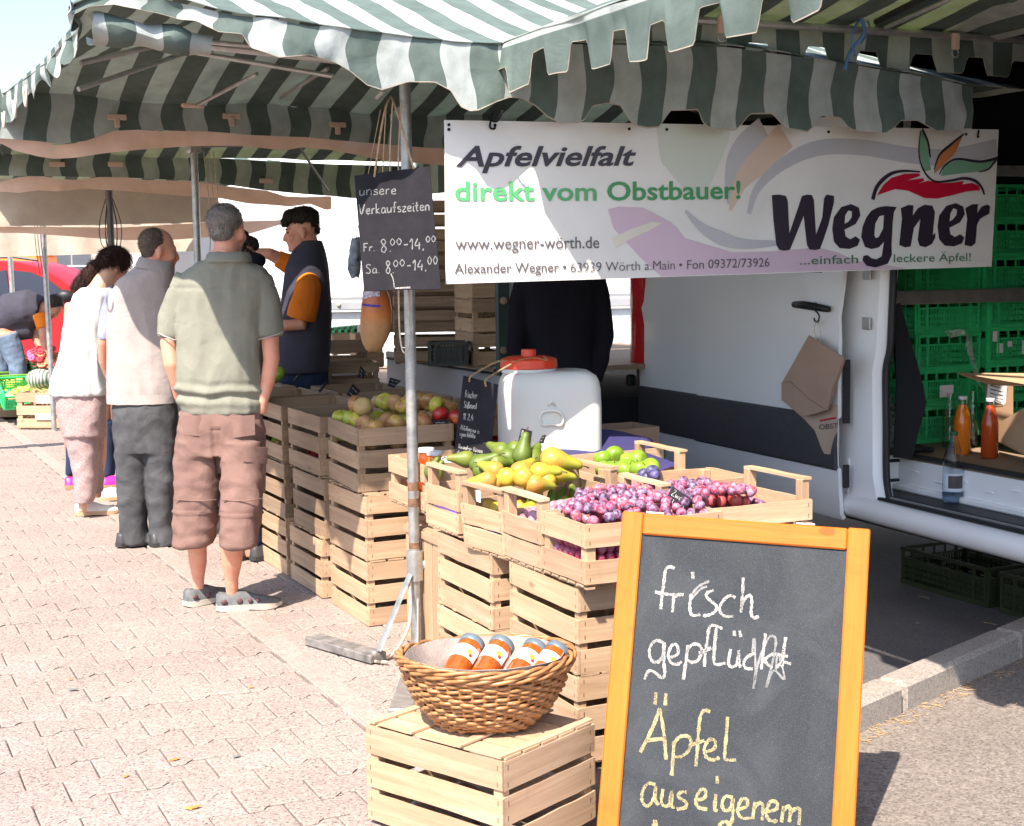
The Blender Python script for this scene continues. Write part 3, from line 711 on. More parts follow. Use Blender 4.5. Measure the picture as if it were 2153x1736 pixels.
rod(t0, st(-.46, .9, 2.50), st(-.46, 3.5, 2.53), .016, name='eave_rod')
rod(t0, st(-.5, 1.9, 2.54), st(-2.2, 1.9, 2.84), .014, 'black'); rod(t0, st(-.5, 1.95, 2.52), st(-2.2, 2.1, 2.82), .010, 'steel')
for r in (1.15, 2.35): mk('strap', MB().box(st(-.48, r, 2.49), (.035, .02, .07), rz=SANG, bev=.004), M_['beige'], t0); mk('ring', MB().tube([st(-.48, r, 2.44) + SR * (.018 * cos(a)) + Vector((0, 0, .018 * sin(a))) for a in np.linspace(0, 6.0, 14)], .003, 6), M_['steel'], t0, smooth=True)
mk('frayed_cord', MB().tube(catmull([st(-0.48, 1.82, 2.58), st(-0.50, 1.84, 2.50), st(-0.49, 1.78, 2.42), st(-0.50, 1.74, 2.34)], 8), .008, 6).tube(catmull([st(-0.48, 1.84, 2.56), st(-0.52, 1.76, 2.48), st(-0.49, 1.80, 2.40)], 8), .005, 6).tube(catmull([st(-0.48, 1.86, 2.56), st(-0.46, 1.90, 2.52), st(-0.49, 1.83, 2.45)], 8), .004, 6), plain('blue_twine', (.10, .22, .50), .7), t0, smooth=True)
pole(t0, -3.9, .5, 2.40, .0225); pole(t0, -3.9, 3.3, 2.40, .0225)
# ================================================================ crates
_sl = {}
M_['nail'] = plain('staple_wire', (.20, .12, .07), .5, .4)
def slat_mesh(L, H, T, var, mats, bow=.0025, nails=True, thr='x'):
    key = (round(L, 3), round(H, 3), round(T, 3), var, mats[0].name)
    if key in _sl: return _sl[key]
    rng = random.Random(hash(key[:4]) & 0xffff); mb = MB(); n = 5; rings = []
    a = rng.uniform(-1, 1) * bow; b = rng.uniform(-1, 1) * bow * .8
    for i in range(n + 1):
        x = -L / 2 + L * i / n; k = sin(pi * i / n); dz = b * k + rng.uniform(-.0008, .0008); h1 = H / 2 + rng.uniform(-.0012, .0012); h0 = H / 2 + rng.uniform(-.0012, .0012)
        y = a * k
        rings.append([(x, y - T / 2, dz - h0), (x, y + T / 2, dz - h0), (x, y + T / 2, dz + h1), (x, y - T / 2, dz + h1)])
    mb.loft(rings); nf = len(mb.f)
    if nails:
        for sx in (-1, 1):
            for dz in (-.28, .28):
                mb.box((sx * (L / 2 - .014 - rng.uniform(0, .004)), 0, H * dz + rng.uniform(-.004, .004)), (.0024, T + .0014, .013))
    me = bpy.data.meshes.new('slat'); me.from_pydata(mb.v, [], mb.f); me.update()
    me.materials.append(mats[0]); me.materials.append(M_['nail'])
    me.polygons.foreach_set('material_index', [0] * nf + [1] * (len(me.polygons) - nf)); _sl[key] = me; return me
def Tm(x, y, z): return Matrix.Translation((x, y, z))
RZ90 = Matrix.Rotation(pi / 2, 4, 'Z')
def crate(label, M, L=.5, W=.40, H=.285, ns=3, sh=.076, inv=False, age='wood', group=None, rng=None, floor=True, cat='crate', rail=False, name='wooden_crate', T=.0075, gapped=True, post=.030):
    """slatted fruit crate, origin at the middle of its underside; x runs along its long side"""
    rng = rng or random.Random(hash(label) & 0xffff)
    if inv: M = M @ Tm(0, 0, H) @ Matrix.Rotation(pi, 4, 'X')
    t = thing(name, (0, 0, 0), label, cat, group, M=M)
    mt = (M_[age], M_['nail']); mv = M_[age + 'v']
    gap = (H - .008 - ns * sh - (.05 if rail else 0)) / max(ns - (0 if rail else 1), 1); zs = [.008 + sh / 2 + k * (sh + gap) for k in range(ns)]
    pk = ('post', H, mv.name, post)
    if pk not in _sl:
        mb = MB().box((0, 0, (H + .006) / 2 + (0.012 if rail else -.004)), (post, post, H - .008), bev=.002); _sl[pk] = mesh_of('post', mb, mv)
    for sx in (-1, 1):
        for sy in (-1, 1):
            inst('post', _sl[pk], t, Tm(sx * (L / 2 - T - post / 2), sy * (W / 2 - T - post / 2), 0) @ Matrix.Diagonal((1, 1, .80 if rail == 'far' and sx < 0 else 1, 1)))
    j = lambda a: rng.uniform(-a, a)
    for k, z in enumerate(zs):
        for sg in (-1, 1):
            inst('slat', slat_mesh(L, sh, T, rng.randrange(4), mt), t, Tm(0, sg * (W / 2 - T / 2 + j(.0006)), z + j(.0018)) @ Matrix.Rotation(j(.004), 4, 'Y'))
            inst('slat', slat_mesh(W - 2 * T - .001, sh, T, rng.randrange(4), mt), t, Tm(sg * (L / 2 - T / 2 + j(.0006)), 0, z + j(.0018)) @ RZ90 @ Matrix.Rotation(j(.004), 4, 'Y'))
    if rail:
        for sg in ((1,) if rail == 'far' else (-1, 1)):
            inst('handle_rail', slat_mesh(W - .006, .010, .036, rng.randrange(4), mt, nails=False), t, Tm(sg * (L / 2 - .020), 0, H + .014) @ RZ90)
    if floor:
        nb = 5; bw = (W - .02) / nb - .012
        for k in range(nb):
            y = -W / 2 + .01 + (k + .5) * (W - .02) / nb
            inst('bottom_slat', slat_mesh(L - .002, bw, .006, rng.randrange(4), mt, nails=False), t, Tm(0, y, .003) @ Matrix.Rotation(pi / 2, 4, 'X'))
        for x in (-L / 2 + .02, -.09, .09, L / 2 - .02) if inv else (-L / 2 + .02, L / 2 - .02):
            inst('batten', slat_mesh(W - .004, .028, .006, rng.randrange(4), mt, nails=False), t, Tm(x, 0, -.0035) @ RZ90 @ Matrix.Rotation(pi / 2, 4, 'X'))
    return t
def MS(s, r, z, L, W, along='D', dy=0):
    """matrix of a crate whose near left corner stands at stall coordinates (s, r)"""
    if along == 'D': c = st(s + L / 2, r + W / 2, z); a = SANG + pi / 2
    else: c = st(s + W / 2, r + L / 2, z); a = SANG
    return Matrix.Translation(c) @ Matrix.Rotation(a + dy, 4, 'Z')
CW = .44
# the front crate under the basket
FA = radians(40.05); fB = Vector((-.038, 3.549, 0)); fl = Vector((-cos(FA), sin(FA), 0)); fr = Vector((sin(FA), cos(FA), 0))
fc_c = fB + fl * .25 + fr * .20 + Vector((0, 0, .012))
crate('upturned pale wooden crate in the foreground carrying the wicker basket', Matrix.Translation(fc_c) @ Matrix.Rotation(math.atan2(fl.y, fl.x), 4, 'Z'), inv=True, H=.278, sh=.0775)
G1s = 'wooden crates stacked along the stall front'
NUM = ['bottom', 'second', 'third']
COLN = ['nearest stack left of the tent pole', 'second stack left of the tent pole', 'third stack left of the tent pole', 'fourth stack from the tent pole', 'fifth stack from the tent pole', 'farthest stack of the stall front']
ss = [.50, 1.09, 1.68, 2.27, 2.86, 3.45]
rg = random.Random(3)
for c, s in enumerate(ss):
    for lv in range(2):
        crate('upturned crate, %s in the %s' % (('lower', 'upper')[lv], COLN[c]), MS(s + rg.uniform(-.02, .01), -.03 + rg.uniform(-.012, .012), .003 + lv * .289, .5, CW), W=CW, inv=True, age='oldwood' if (c, lv) in ((1, 1), (2, 1)) else 'wood', group=G1s)
TOPL = ['greyed crate heaped with green and russet apples at the near end', 'half empty greyed crate behind the heaped apple crate', 'greyed top crate holding a few red apples, third from the pole', 'top crate beside the waist of the man in the green polo', 'top crate hidden behind the green polo man', 'farthest top crate of the front row']
for c, s in enumerate(ss):
    crate(TOPL[c], MS(s - .005, -.035, .583, .5, CW, dy=radians(-4) if c == 0 else rg.uniform(-.02, .02)), W=CW, age='oldwood', group='top crates of apples')
B1 = ['crate with dark red and russet apples right behind the near tent pole', 'crate with a chalk tag in the second row behind the near apples', 'second row crate with few apples facing the flatbed', 'second row crate with mixed apples near the young seller', 'second row crate in front of the young seller', 'farthest second row crate below the young seller']
for c, s in enumerate(ss[:4]):
    crate(B1[c], MS(s + .02, .47, .585, .5, CW, dy=rg.uniform(-.03, .03)), W=CW, age='oldwood', group='top crates of apples')
# trestle that carries the rear rows
tb = thing('trestle_table', st(2.2, 1.0), 'plain board on legs under the rear rows of apple crates', 'table')
mk('table_top', MB().box(st(1.65, .70, .567), (.50, 2.4, .024), rz=SANG), M_['oldwood'], tb)
for s in (.62, 2.7):
    for r in (.52, .88): mk('leg', MB().box(st(s, r, .277), (.04, .04, .553), rz=SANG), M_['oldwoodv'], tb)
tb = thing('trestle_table', st(-.6, .9), 'plain board on legs under the pears, plums and cider tank', 'table')
mk('table_top', MB().box(st(-.45, .66, .556), (.50, 1.95, .022), rz=SANG), M_['oldwood'], tb)
for s in (-1.35, .45):
    for r in (.46, .86): mk('leg', MB().box(st(s, r, .272), (.04, .04, .543), rz=SANG), M_['oldwoodv'], tb)
# stacks on the right of the pole, under the plum and pear trays
for c, (s, nm) in enumerate(((-1.455, 'stack under the plum trays'), (-.825, 'stack under the pear trays'))):
    for lv in range(2):
        crate('upturned crate, %s in the %s' % (('lower', 'upper')[lv], nm), MS(s, -.045 + .006 * lv, .002 + lv * .283, .49, .40), L=.49, W=.40, H=.281, inv=True, group=G1s)
# crate standing on its end behind the pole
M = Matrix.Translation(st(-.055, .035 + .14, .002)) @ Matrix.Rotation(SANG + pi / 2, 4, 'Z') @ Matrix.Rotation(pi / 2, 4, 'X') @ Matrix.Rotation(pi / 2, 4, 'Z') @ Tm(.25, 0, -.14)
crate('crate standing upright on its end behind the foot of the near tent pole', M, L=.5, W=.50, H=.28, ns=3, group=G1s)
TG = 'display trays of the stall'
def tray(label, s, r, z=.575, L=.5, W=.295, H=.175, rail=True, dy=0, tilt=0, along='R', age='wood'):
    M = MS(s, r, z, L, W, along, dy)
    if tilt: M = M @ Matrix.Rotation(-tilt, 4, 'Y')
    return crate(label, M, L=L, W=W, H=H + (.045 if rail else .02), ns=2, sh=.072, rail=rail, group=TG, name='display_tray', cat='tray', age=age, post=.034)
T1 = tray('front right plum tray behind the orange board', -1.525, -.05, rail=False)
T2 = tray('plum tray with a top rail left of the front right plum tray', -1.225, -.045, tilt=.03)
T3 = tray('pear tray with a small white sticker on its front', -.912, -.05, tilt=.09, z=.578, dy=.10)
T4 = tray('tray with violet paper showing through its slats beside the pole', -.55, -.05, dy=.03)
T5 = tray('empty pale tray just left of the near tent pole', -.045, .03, W=.40, rail=False)
T6 = tray('long plum tray with a top rail at its far right end', -1.32, .46, W=.36, rail='far')
T7 = tray('plum tray in the back left of the plum heap', -.95, .46, W=.29, rail=False)
T8 = tray('shaded tray of green apples in front of the van', -.47, .60, L=.40, W=.36, rail='far')
T9 = tray('tray lined with dark blue paper beside the cider tank', -.09, .62, W=.17, rail=False)
def label_card(par, c, w_, h_, nrm, up, mat, th=.0015, name='paper'):
    n = Vector(nrm).normalized(); x = Vector(up).cross(n).normalized(); y = n.cross(x)
    T = Matrix((x, y, n)).transposed().to_4x4(); T.translation = Vector(c)
    return mk(name, MB().box((0, 0, 0), (w_, h_, th), M=T), mat, par), T
# ================================================================ fruit
def fruit_mat(name, stops, spots=None, rough=.42, nsc=1.1, bloom=None, tip=None):
    mt, t, out = nmat(name); v = coords(t, 'Object', loc=vecrand(t)); n1 = noise_(t, nsc, 4, .6, v, .6)
    ad = ND(t, 'ShaderNodeMath', operation='MULTIPLY_ADD'); t.links.new(objrand(t), ad.inputs[0]); ad.inputs[1].default_value = .5; t.links.new(n1, ad.inputs[2])
    sb = ND(t, 'ShaderNodeMath', operation='SUBTRACT'); t.links.new(ad.outputs[0], sb.inputs[0]); sb.inputs[1].default_value = .25
    c = ramp(t, sb.outputs[0], stops)
    if spots is not None:
        vv = ND(t, 'ShaderNodeTexVoronoi'); vv.inputs['Scale'].default_value = 6.5; t.links.new(v, vv.inputs['Vector'])
        c = mixc(t, ramp(t, vv.outputs['Distance'], [(.0, (.85, .85, .85)), (.18, (.6, .6, .6)), (.28, (0, 0, 0))]), c, spots)
    if tip is not None:
        sx = ND(t, 'ShaderNodeSeparateXYZ'); t.links.new(coords(t), sx.inputs[0]); c = mixc(t, ramp(t, sx.outputs[2], [(.25, (0, 0, 0)), (1.0, (.75, .75, .75))]), c, tip)
    if bloom is not None:
        n2 = noise_(t, 3.5, 5, .75, v, .8); n3 = noise_(t, 1.3, 3, .6, v)
        ml = ND(t, 'ShaderNodeMath', operation='MULTIPLY'); t.links.new(n2, ml.inputs[0]); t.links.new(n3, ml.inputs[1])
        c = mixc(t, ramp(t, ml.outputs[0], [(.20, (0, 0, 0)), (.36, (.75, .75, .75))]), c, bloom)
    pbsdf(t, out, c, rough, 0, None, .5); return mt
M_['apple'] = fruit_mat('russet_green_apple', [(.25, (.30, .36, .04)), (.45, (.42, .42, .05)), (.60, (.38, .22, .06)), (.80, (.30, .12, .05))], (.25, .17, .05))
M_['russet'] = fruit_mat('russet_apple', [(.25, (.34, .24, .09)), (.6, (.38, .21, .09)), (.9, (.30, .13, .06))], (.42, .33, .14), .6)
M_['redapple'] = fruit_mat('red_apple', [(.25, (.40, .02, .02)), (.7, (.30, .01, .015)), (.95, (.45, .16, .04))], (.5, .2, .1), .35)
M_['greenapple'] = fruit_mat('green_apple', [(.2, (.15, .27, .015)), (.8, (.22, .34, .03))], (.4, .45, .1), .35)
M_['pear'] = fruit_mat('yellow_pear', [(.2, (.46, .36, .03)), (.5, (.50, .31, .04)), (.8, (.42, .20, .04))], (.20, .09, .02), .45, tip=(.26, .30, .03))
M_['greenpear'] = fruit_mat('green_pear', [(.2, (.07, .11, .015)), (.6, (.11, .165, .02)), (.9, (.20, .20, .03))], (.16, .10, .04), .5)
M_['plum'] = fruit_mat('plum', [(.2, (.05, .008, .035)), (.42, (.14, .010, .05)), (.65, (.30, .02, .05)), (.9, (.48, .12, .06))], None, .5, .8, bloom=(.36, .34, .52))
M_['blueplum'] = fruit_mat('blue_plum', [(.2, (.02, .02, .07)), (.8, (.05, .03, .12))], None, .5, .8, bloom=(.16, .16, .30))
M_['stalk'] = plain('fruit_stalk', (.07, .04, .02), .8)
def apple_mesh(mat, seed=0):
    r = random.Random(seed); pr = []
    for i in range(15):
        a = -pi / 2 + pi * i / 14; x = cos(a); z = sin(a); k = 1.0
        rad = x * (1.02 + .05 * z); zz = z * .88
        if z > .7: zz -= (z - .7) * .95 * (1 - x) ** .6
        if z < -.75: zz += (-.75 - z) * .7
        pr.append((max(rad, .004), zz))
    mb = MB(); rings = []
    for rad, zz in pr:
        rings.append([(rad * cos(2 * pi * j / 20) * (1 + .025 * sin(2 * (2 * pi * j / 20) + seed)), rad * sin(2 * pi * j / 20), zz + .03 * cos(2 * pi * j / 20 + seed) * rad) for j in range(20)])
    mb.loft(rings); nf = len(mb.f); mb.tube([(0, 0, .50), (.04, .02, .80), (.10, .02, 1.02)], .035, 6)
    me = mesh_of('apple', mb, mat, smooth=True); me.materials.append(M_['stalk']); me.polygons.foreach_set('material_index', [0] * nf + [1] * (len(me.polygons) - nf)); return me
def pear_mesh(mat, seed=0):
    pf = [(.05, -.86), (.30, -.90), (.62, -.74), (.86, -.42), (.93, -.08), (.84, .34), (.66, .76), (.49, 1.15), (.40, 1.5), (.34, 1.8), (.22, 2.0), (.03, 2.06)]
    mb = MB(); rings = []
    for rad, z in pf:
        o = .12 * max(0, z) ** 1.4 * (.5 + (seed % 3) * .5)
        rings.append([(rad * cos(2 * pi * j / 20) + o, rad * sin(2 * pi * j / 20) * (1 + .04 * sin(j)), z) for j in range(20)])
    mb.loft(rings); nf = len(mb.f); o = .12 * 2.03 ** 1.4 * (.5 + (seed % 3) * .5); mb.tube([(o, 0, 2.0), (o + .06, .02, 2.3), (o + .18, .04, 2.5)], .05, 6)
    me = mesh_of('pear', mb, mat, smooth=True); me.materials.append(M_['stalk']); me.polygons.foreach_set('material_index', [0] * nf + [1] * (len(me.polygons) - nf)); return me
AM = {k: [apple_mesh(M_[k], i) for i in range(3)] for k in ('apple', 'russet', 'redapple', 'greenapple')}
PM = {k: [pear_mesh(M_[k], i) for i in range(3)] for k in ('pear', 'greenpear')}
plm = [mesh_of('plum', MB().ball((0, 0, 0), (.86, .86, 1.12), 14, 9), M_['plum'], True), mesh_of('plum', MB().ball((0, 0, 0), (.92, .90, 1.0), 14, 9), M_['plum'], True)]
bpl = mesh_of('plum', MB().ball((0, 0, 0), (.9, .9, 1.05), 14, 9), M_['blueplum'], True)
fr_ = random.Random(11)
def fruit(me, p, r, label, cat, group, rot=None, name=None):
    o = bpy.data.objects.new(name or cat.split()[-1], me); COL.objects.link(o)
    R = (Matrix.Rotation(fr_.uniform(0, 6.3), 4, 'Z') @ Matrix.Rotation(fr_.uniform(0, 2.2), 4, 'X')) if rot is None else rot
    o.matrix_basis = Matrix.Translation(p) @ R @ Matrix.Diagonal((r, r, r, 1)); WM[o.name] = o.matrix_basis.copy()
    return tag(o, label, cat, group)
def apple(kind, p, r, lab, grp, **k): return fruit(AM[kind][fr_.randrange(3)], p, r, lab, 'apple', grp, **k)
# heap of apples in the near crate: two layers on a filled bed
LA = 'green apple flushed with russet in the heaped near crate'; GA = 'apples heaped in the near crate'
s0, r0 = .53, .0
for lay, (nx, ny, z, jit) in enumerate(((5, 4, .800, .006), (5, 4, .870, .008), (4, 3, .942, .014))):
    for i in range(nx):
        for j in range(ny):
            s = s0 + .035 + (.42 / max(nx - 1, 1)) * i * (1 if lay < 2 else .75) + (.05 if lay == 2 else 0) + (.035 if lay == 1 and j % 2 else 0) - (.02 if lay == 1 else 0)
            r = r0 + .035 + (.35 / max(ny - 1, 1)) * j * (1 if lay < 2 else .85) + (.03 if lay == 2 else 0)
            if lay == 2 and (i, j) in ((0, 0), (3, 0)): continue
            kind = fr_.choice(['apple', 'apple', 'apple', 'russet'])
            lab = LA if kind == 'apple' else 'brown russet apple in the heaped near crate'
            lab += ', ' + ('bottom layer', 'middle layer', 'top of the heap')[lay]
            apple(kind, st(s + fr_.uniform(-jit, jit), r + fr_.uniform(-jit, jit), z + fr_.uniform(-.004, .006)), .0415 + fr_.uniform(-.003, .003), lab, GA)
# apples resting low in the other crates
def scatter(kinds, s, r, L, W, z, n, lab, grp, rad=.036, seed=1, layer2=0):
    rr = random.Random(seed); g = []
    tries = 0
    while len(g) < n and tries < 3000:
        tries += 1; p = (rr.uniform(s + .05, s + L - .05), rr.uniform(r + .05, r + W - .05))
        if all((p[0] - q[0]) ** 2 + (p[1] - q[1]) ** 2 > (rad * 1.9) ** 2 for q in g): g.append(p)
    for p in g:
        k = rr.choice(kinds); apple(k, st(p[0], p[1], z + rad), rad * rr.uniform(.93, 1.07), lab, grp)
GB = 'apples lying in the other crates'
scatter(['redapple', 'redapple', 'apple'], 1.09, -.03, .5, CW, .60, 16, 'apple lying low in the half empty crate behind the near heap', GB, seed=2)
scatter(['redapple', 'apple', 'pear'][:2], 1.68, -.03, .5, CW, .60, 16, 'apple low in the third crate from the pole', GB, seed=3)
scatter(['redapple', 'russet'], .52, .47, .5, CW, .76, 18, 'apple in the second row crate behind the pole', GB, .038, seed=4)
scatter(['russet'], .60, .60, .38, .32, .83, 8, 'big russet apple piled beside the cider board', GB, .042, seed=5)
scatter(['russet'], .52, .66, .30, .26, .89, 4, 'big russet apple on top of the pile beside the cider board', GB, .043, seed=6)
apple('redapple', st(.50, .42, .895), .043, 'big dark red apple right of the tent pole', None, rot=Matrix.Rotation(.2, 4, 'X')); apple('apple', st(.66, .44, .925), .044, 'big pale green apple right behind the tent pole', None, rot=Matrix.Rotation(.4, 4, 'Y'))
apple('redapple', st(.56, .36, .90), .038, 'red and green apple half hidden by the tent pole', None)
for c, kk in enumerate((['redapple', 'apple'], ['apple', 'greenapple', 'redapple'], ['apple', 'redapple'])):
    scatter(kk, ss[c + 1] + .02, .47, .5, CW, .74 if c != 0 else .62, 14, ['apple in the second row crate with the chalk tag', 'apple in the second row crate facing the flatbed', 'apple in the second row crate near the young seller', 'apple in the second row crate in front of the young seller', 'apple in the farthest second row crate'][c], GB, seed=20 + c)
for u, v in ((578, 790), (586, 786)):
    apple('pear' if False else 'greenapple', PR(u, v, .35), .045, ['yellow green apple left', 'yellow green apple right'][u > 580] + ' beside the elbow of the polo man', None)
# pears
def pear(kind, u, v, r_, size, az, tilt, lab, i=0):
    R = Matrix.Rotation(az, 4, 'Z') @ Matrix.Rotation(tilt, 4, 'Y')
    p = P(u, v, r_ - .14); size *= 1.16
    fruit(PM[kind][i % 3], p, size, lab, 'pear', 'pears in the pear tray', rot=R)
Y = 5.28
pear('pear', 1163, 967, 5.32, .046, .05, 1.62, 'largest yellow pear lying on top of the heap, its stalk to the right', 1)
pear('pear', 1095, 990, Y - .04, .036, .9, .95, 'upright leaning pear, yellow below and green above, in the middle of the heap', 2)
pear('pear', 1135, 992, Y - .1, .034, .05, 1.5, 'yellow pear with its tip to the right under the largest pear', 0)
pear('pear', 1040, 988, Y, .032, 2.6, 1.2, 'small golden pear at the left of the yellow pears', 0)
pear('pear', 1066, 1003, Y - .12, .034, 1.5, 1.5, 'golden pear near the front rail, blossom end forward', 1)
pear('pear', 1100, 1003, Y - .15, .035, 1.5, 1.6, 'golden pear with its blossom end facing the viewer', 1)
pear('pear', 1168, 998, Y - .02, .033, .2, 1.5, 'yellow pear low on the right side of the tray', 2)
pear('pear', 1125, 1018, Y - .16, .034, .4, 1.5, 'orange yellow pear lowest in the front of the tray', 2)
pear('pear', 1150, 1010, Y - .1, .032, 1.2, 1.4, 'yellow pear tucked against the right slat', 1)
pear('pear', 1025, 1010, Y - .14, .032, 2.9, 1.5, 'yellow pear seen through the front rail', 1)
pear('pear', 1040, 1014, Y - .12, .03, 1.0, 1.5, 'second yellow pear seen through the front rail', 0)
pear('greenpear', 1008, 975, 5.42, .036, -.15, 1.05, 'long green pear pointing up to the right on the left of the heap', 0)
pear('greenpear', 1098, 955, 5.42, .036, .3, .12, 'green pear standing upright with its stalk up', 0)
pear('greenpear', 980, 965, 5.50, .032, 3.4, 1.3, 'green pear below the chalk board, stalk to the left', 1)
pear('greenpear', 1045, 972, 5.42, .033, .4, 1.45, 'green pear lying behind the small golden pear', 2)
pear('greenpear', 1070, 962, 5.5, .036, 1.2, 1.3, 'dull green pear behind the leaning pear', 1)
pear('greenpear', 1085, 945, 5.6, .034, .1, 1.4, 'green pear at the back below the price board', 2)
pear('greenpear', 1055, 948, 5.62, .034, 2.4, 1.2, 'green pear at the back left of the price board', 0)
pear('greenpear', 1120, 965, 5.45, .036, 1.2, .8, 'green pear behind the largest pear', 1)
pear('greenpear', 1108, 985, 5.35, .033, .6, 1.4, 'green pear wedged under the upright one', 2)
pear('greenpear', 1012, 990, 5.36, .033, 1.9, 1.5, 'green pear low at the left of the pear tray', 1)
for i in range(20):
    s = -.86 + (i % 4) * .066; r = .03 + (i // 4) * .09
    fruit(PM['pear' if i < 8 else 'greenpear'][i % 3], st(s, r, .69), .034, 'pear at the bottom of the pear tray', 'pear', 'pears at the bottom of the pear tray')
for u, v in ((903, 985), (912, 992)):
    fruit(PM['greenpear'][1], P(u + 4, v + 6, 5.62), .032, rot=Matrix.Rotation(.3, 4, 'Y'), label= 'mottled pear %s in the violet paper tray by the pole' % ('left' if u < 905 else 'right'), cat='pear', group=None)
for k, (s, r) in enumerate(((-.78, .02), (-.70, .02), (-.84, .03))):
    fruit(PM['pear'][k], st(s, r, .648), .032, 'yellow pear glimpsed between the slats of the pear tray', 'pear', 'pears glimpsed between slats', rot=Matrix.Rotation(SANG + pi / 2, 4, 'Z') @ Matrix.Rotation(1.5, 4, 'Y'))
# green apples in shade
GL = ['back left one with its stalk showing', 'back right one', 'one cut by the corner post', 'front one below the back left one', 'front middle one', 'front one under the back right one', 'rightmost one', 'middle one between the two back ones', 'lowest one beside the corner post']
for k, (u, v) in enumerate(((1292, 958), (1343, 966), (1268, 966), (1290, 985), (1318, 985), (1345, 986), (1366, 985), (1318, 972), (1272, 990))):
    apple('greenapple', PR(u, v, .86 - (v - 958) * .006), .042 - .002 * (k % 2), 'green apple in the shaded tray before the van, ' + GL[k], 'green apples in the shaded tray')
for k, (u, v) in enumerate(((1372, 990), (1352, 999), (1376, 1000), (1360, 1004))):
    fruit(bpl, PR(u, v, .62), .026, 'dark blue plum at the back corner of the heap, %s' % ['topmost', 'left', 'right', 'lowest'][k], 'plum', 'dark blue plums')
# plums: a heap over three trays, poisson spread, resting on each other
pts = []; rr = random.Random(4)
def hgt(s, r):
    e = min((s + 1.50) / .10, (-.93 - s) / .12, (r + .02) / .12, (.93 - r) / .25, 1); e = max(0, e)
    return .722 + .062 * e ** .6 * (1 if r < .7 else max(.2, (.95 - r) / .25)) - (.035 if r > .75 else 0)
for it in range(9000):
    s = rr.uniform(-1.495, -.945); r = rr.uniform(-.015, .86)
    if s < -1.30 and r > .44: continue
    if s > -1.0 and r < .2: continue
    if s > -1.20 and r < .10 + (s + 1.20) * .55: continue
    if all((s - a) ** 2 + (r - b) ** 2 > .0310 ** 2 for a, b in pts): pts.append((s, r))
print('plums', len(pts))
for k, (s, r) in enumerate(pts):
    z = hgt(s, r) + rr.uniform(-.006, .012); fruit(plm[k % 2], st(s, r, z), .0188 * rr.uniform(.88, 1.12), 'bloomed red violet plum in the plum heap', 'plum', 'plums heaped in the trays')
# bed under the visible layer and fruit seen through the slat gaps
bed = MB(); b0 = MB().ball((0, 0, 0), (.018, .018, .022), 8, 6)
for s in np.arange(-1.495, -.65, .036):
    for r in (-.012, .02, .055): 
        if s > -.95 and r > .03: continue
        for z in (.652, .690):
            if s < -.93: bed.add(b0.v, b0.f, Matrix.Translation(st(s + rr.uniform(-.006, .006), r, z)))
for r in np.arange(.09, .9, .036):
    for s in ((-1.495, -1.46) if r < .45 else (-1.29, -1.25)):
        for z in (.652, .690): bed.add(b0.v, b0.f, Matrix.Translation(st(s, r, z)))
for it in range(420):
    s = rr.uniform(-1.49, -.95); r = rr.uniform(-.01, .86)
    if s < -1.28 and r > .44: continue
    bed.add(b0.v, b0.f, Matrix.Translation(st(s, r, hgt(s, r) - .036)))
mk('plum_bed', bed, M_['plum'], smooth=True, kind='stuff')
sk = thing('sticker', st(-.76, -.06, .71), 'small white paper sticker on the front of the pear tray', 'sticker'); label_card(sk, PL(1006, 1043, st(0, -.064), SR), .034, .040, -SR, (0, 0, 1), plain('sticker_white', (.8, .8, .78), .6))
# papers
pv = plain('violet_paper', (.36, .22, .62), .8); pb = plain('dark_blue_paper', (.035, .03, .12), .75)
def paper(name, pts_, mat, lab, thick=.0012):
    R_ = []
    for row in pts_: R_.append(catmull(row, 4))
    cols = list(zip(*R_)); cc = [catmull(c, 3) for c in cols]; rows = list(map(list, zip(*cc)))
    return tag(sheet(name, rows, mat, None, thick), lab, 'paper')
paper('wrapping_paper', [[st(-.53, -.036, .70), st(-.40, -.034, .705), st(-.27, -.036, .695)], [st(-.53, -.033, .62), st(-.40, -.036, .62), st(-.27, -.033, .625)], [st(-.53, .08, .59), st(-.4, .08, .59), st(-.27, .08, .59)]], pv, 'violet paper lining the tray beside the tent pole')
paper('wrapping_paper', [[st(-.90, -.030, .70), st(-.83, -.030, .70)], [st(-.90, -.034, .65), st(-.78, -.034, .62)], [st(-.90, .05, .60), st(-.70, .05, .60)]], pv, 'violet paper scrap showing between the slats of the pear tray')
paper('wrapping_paper', [[st(.10, .70, .80), st(.10, .92, .845), st(.10, 1.13, .80)], [st(.03, .68, .785), st(.03, .92, .80), st(.03, 1.14, .79)], [st(-.05, .66, .755), st(-.05, .92, .76), st(-.05, 1.10, .765)]], pb, 'dark blue tray paper curling up beside the cider tank')
paper('wrapping_paper', [[st(-.42, .90, .73), st(-.3, .90, .76), st(-.15, .90, .75)], [st(-.42, .985, .75), st(-.3, .985, .76), st(-.15, .985, .77)]], pb, 'dark blue paper in the corner of the green apple tray')
paper('wrapping_paper', [[PR(1000, 938, .45), PR(1045, 940, .45)], [PR(1003, 960, .42), PR(1050, 962, .42)], [PR(1005, 975, .35), PR(1050, 975, .35)]], pb, 'dark blue paper peeping out behind the green pears')
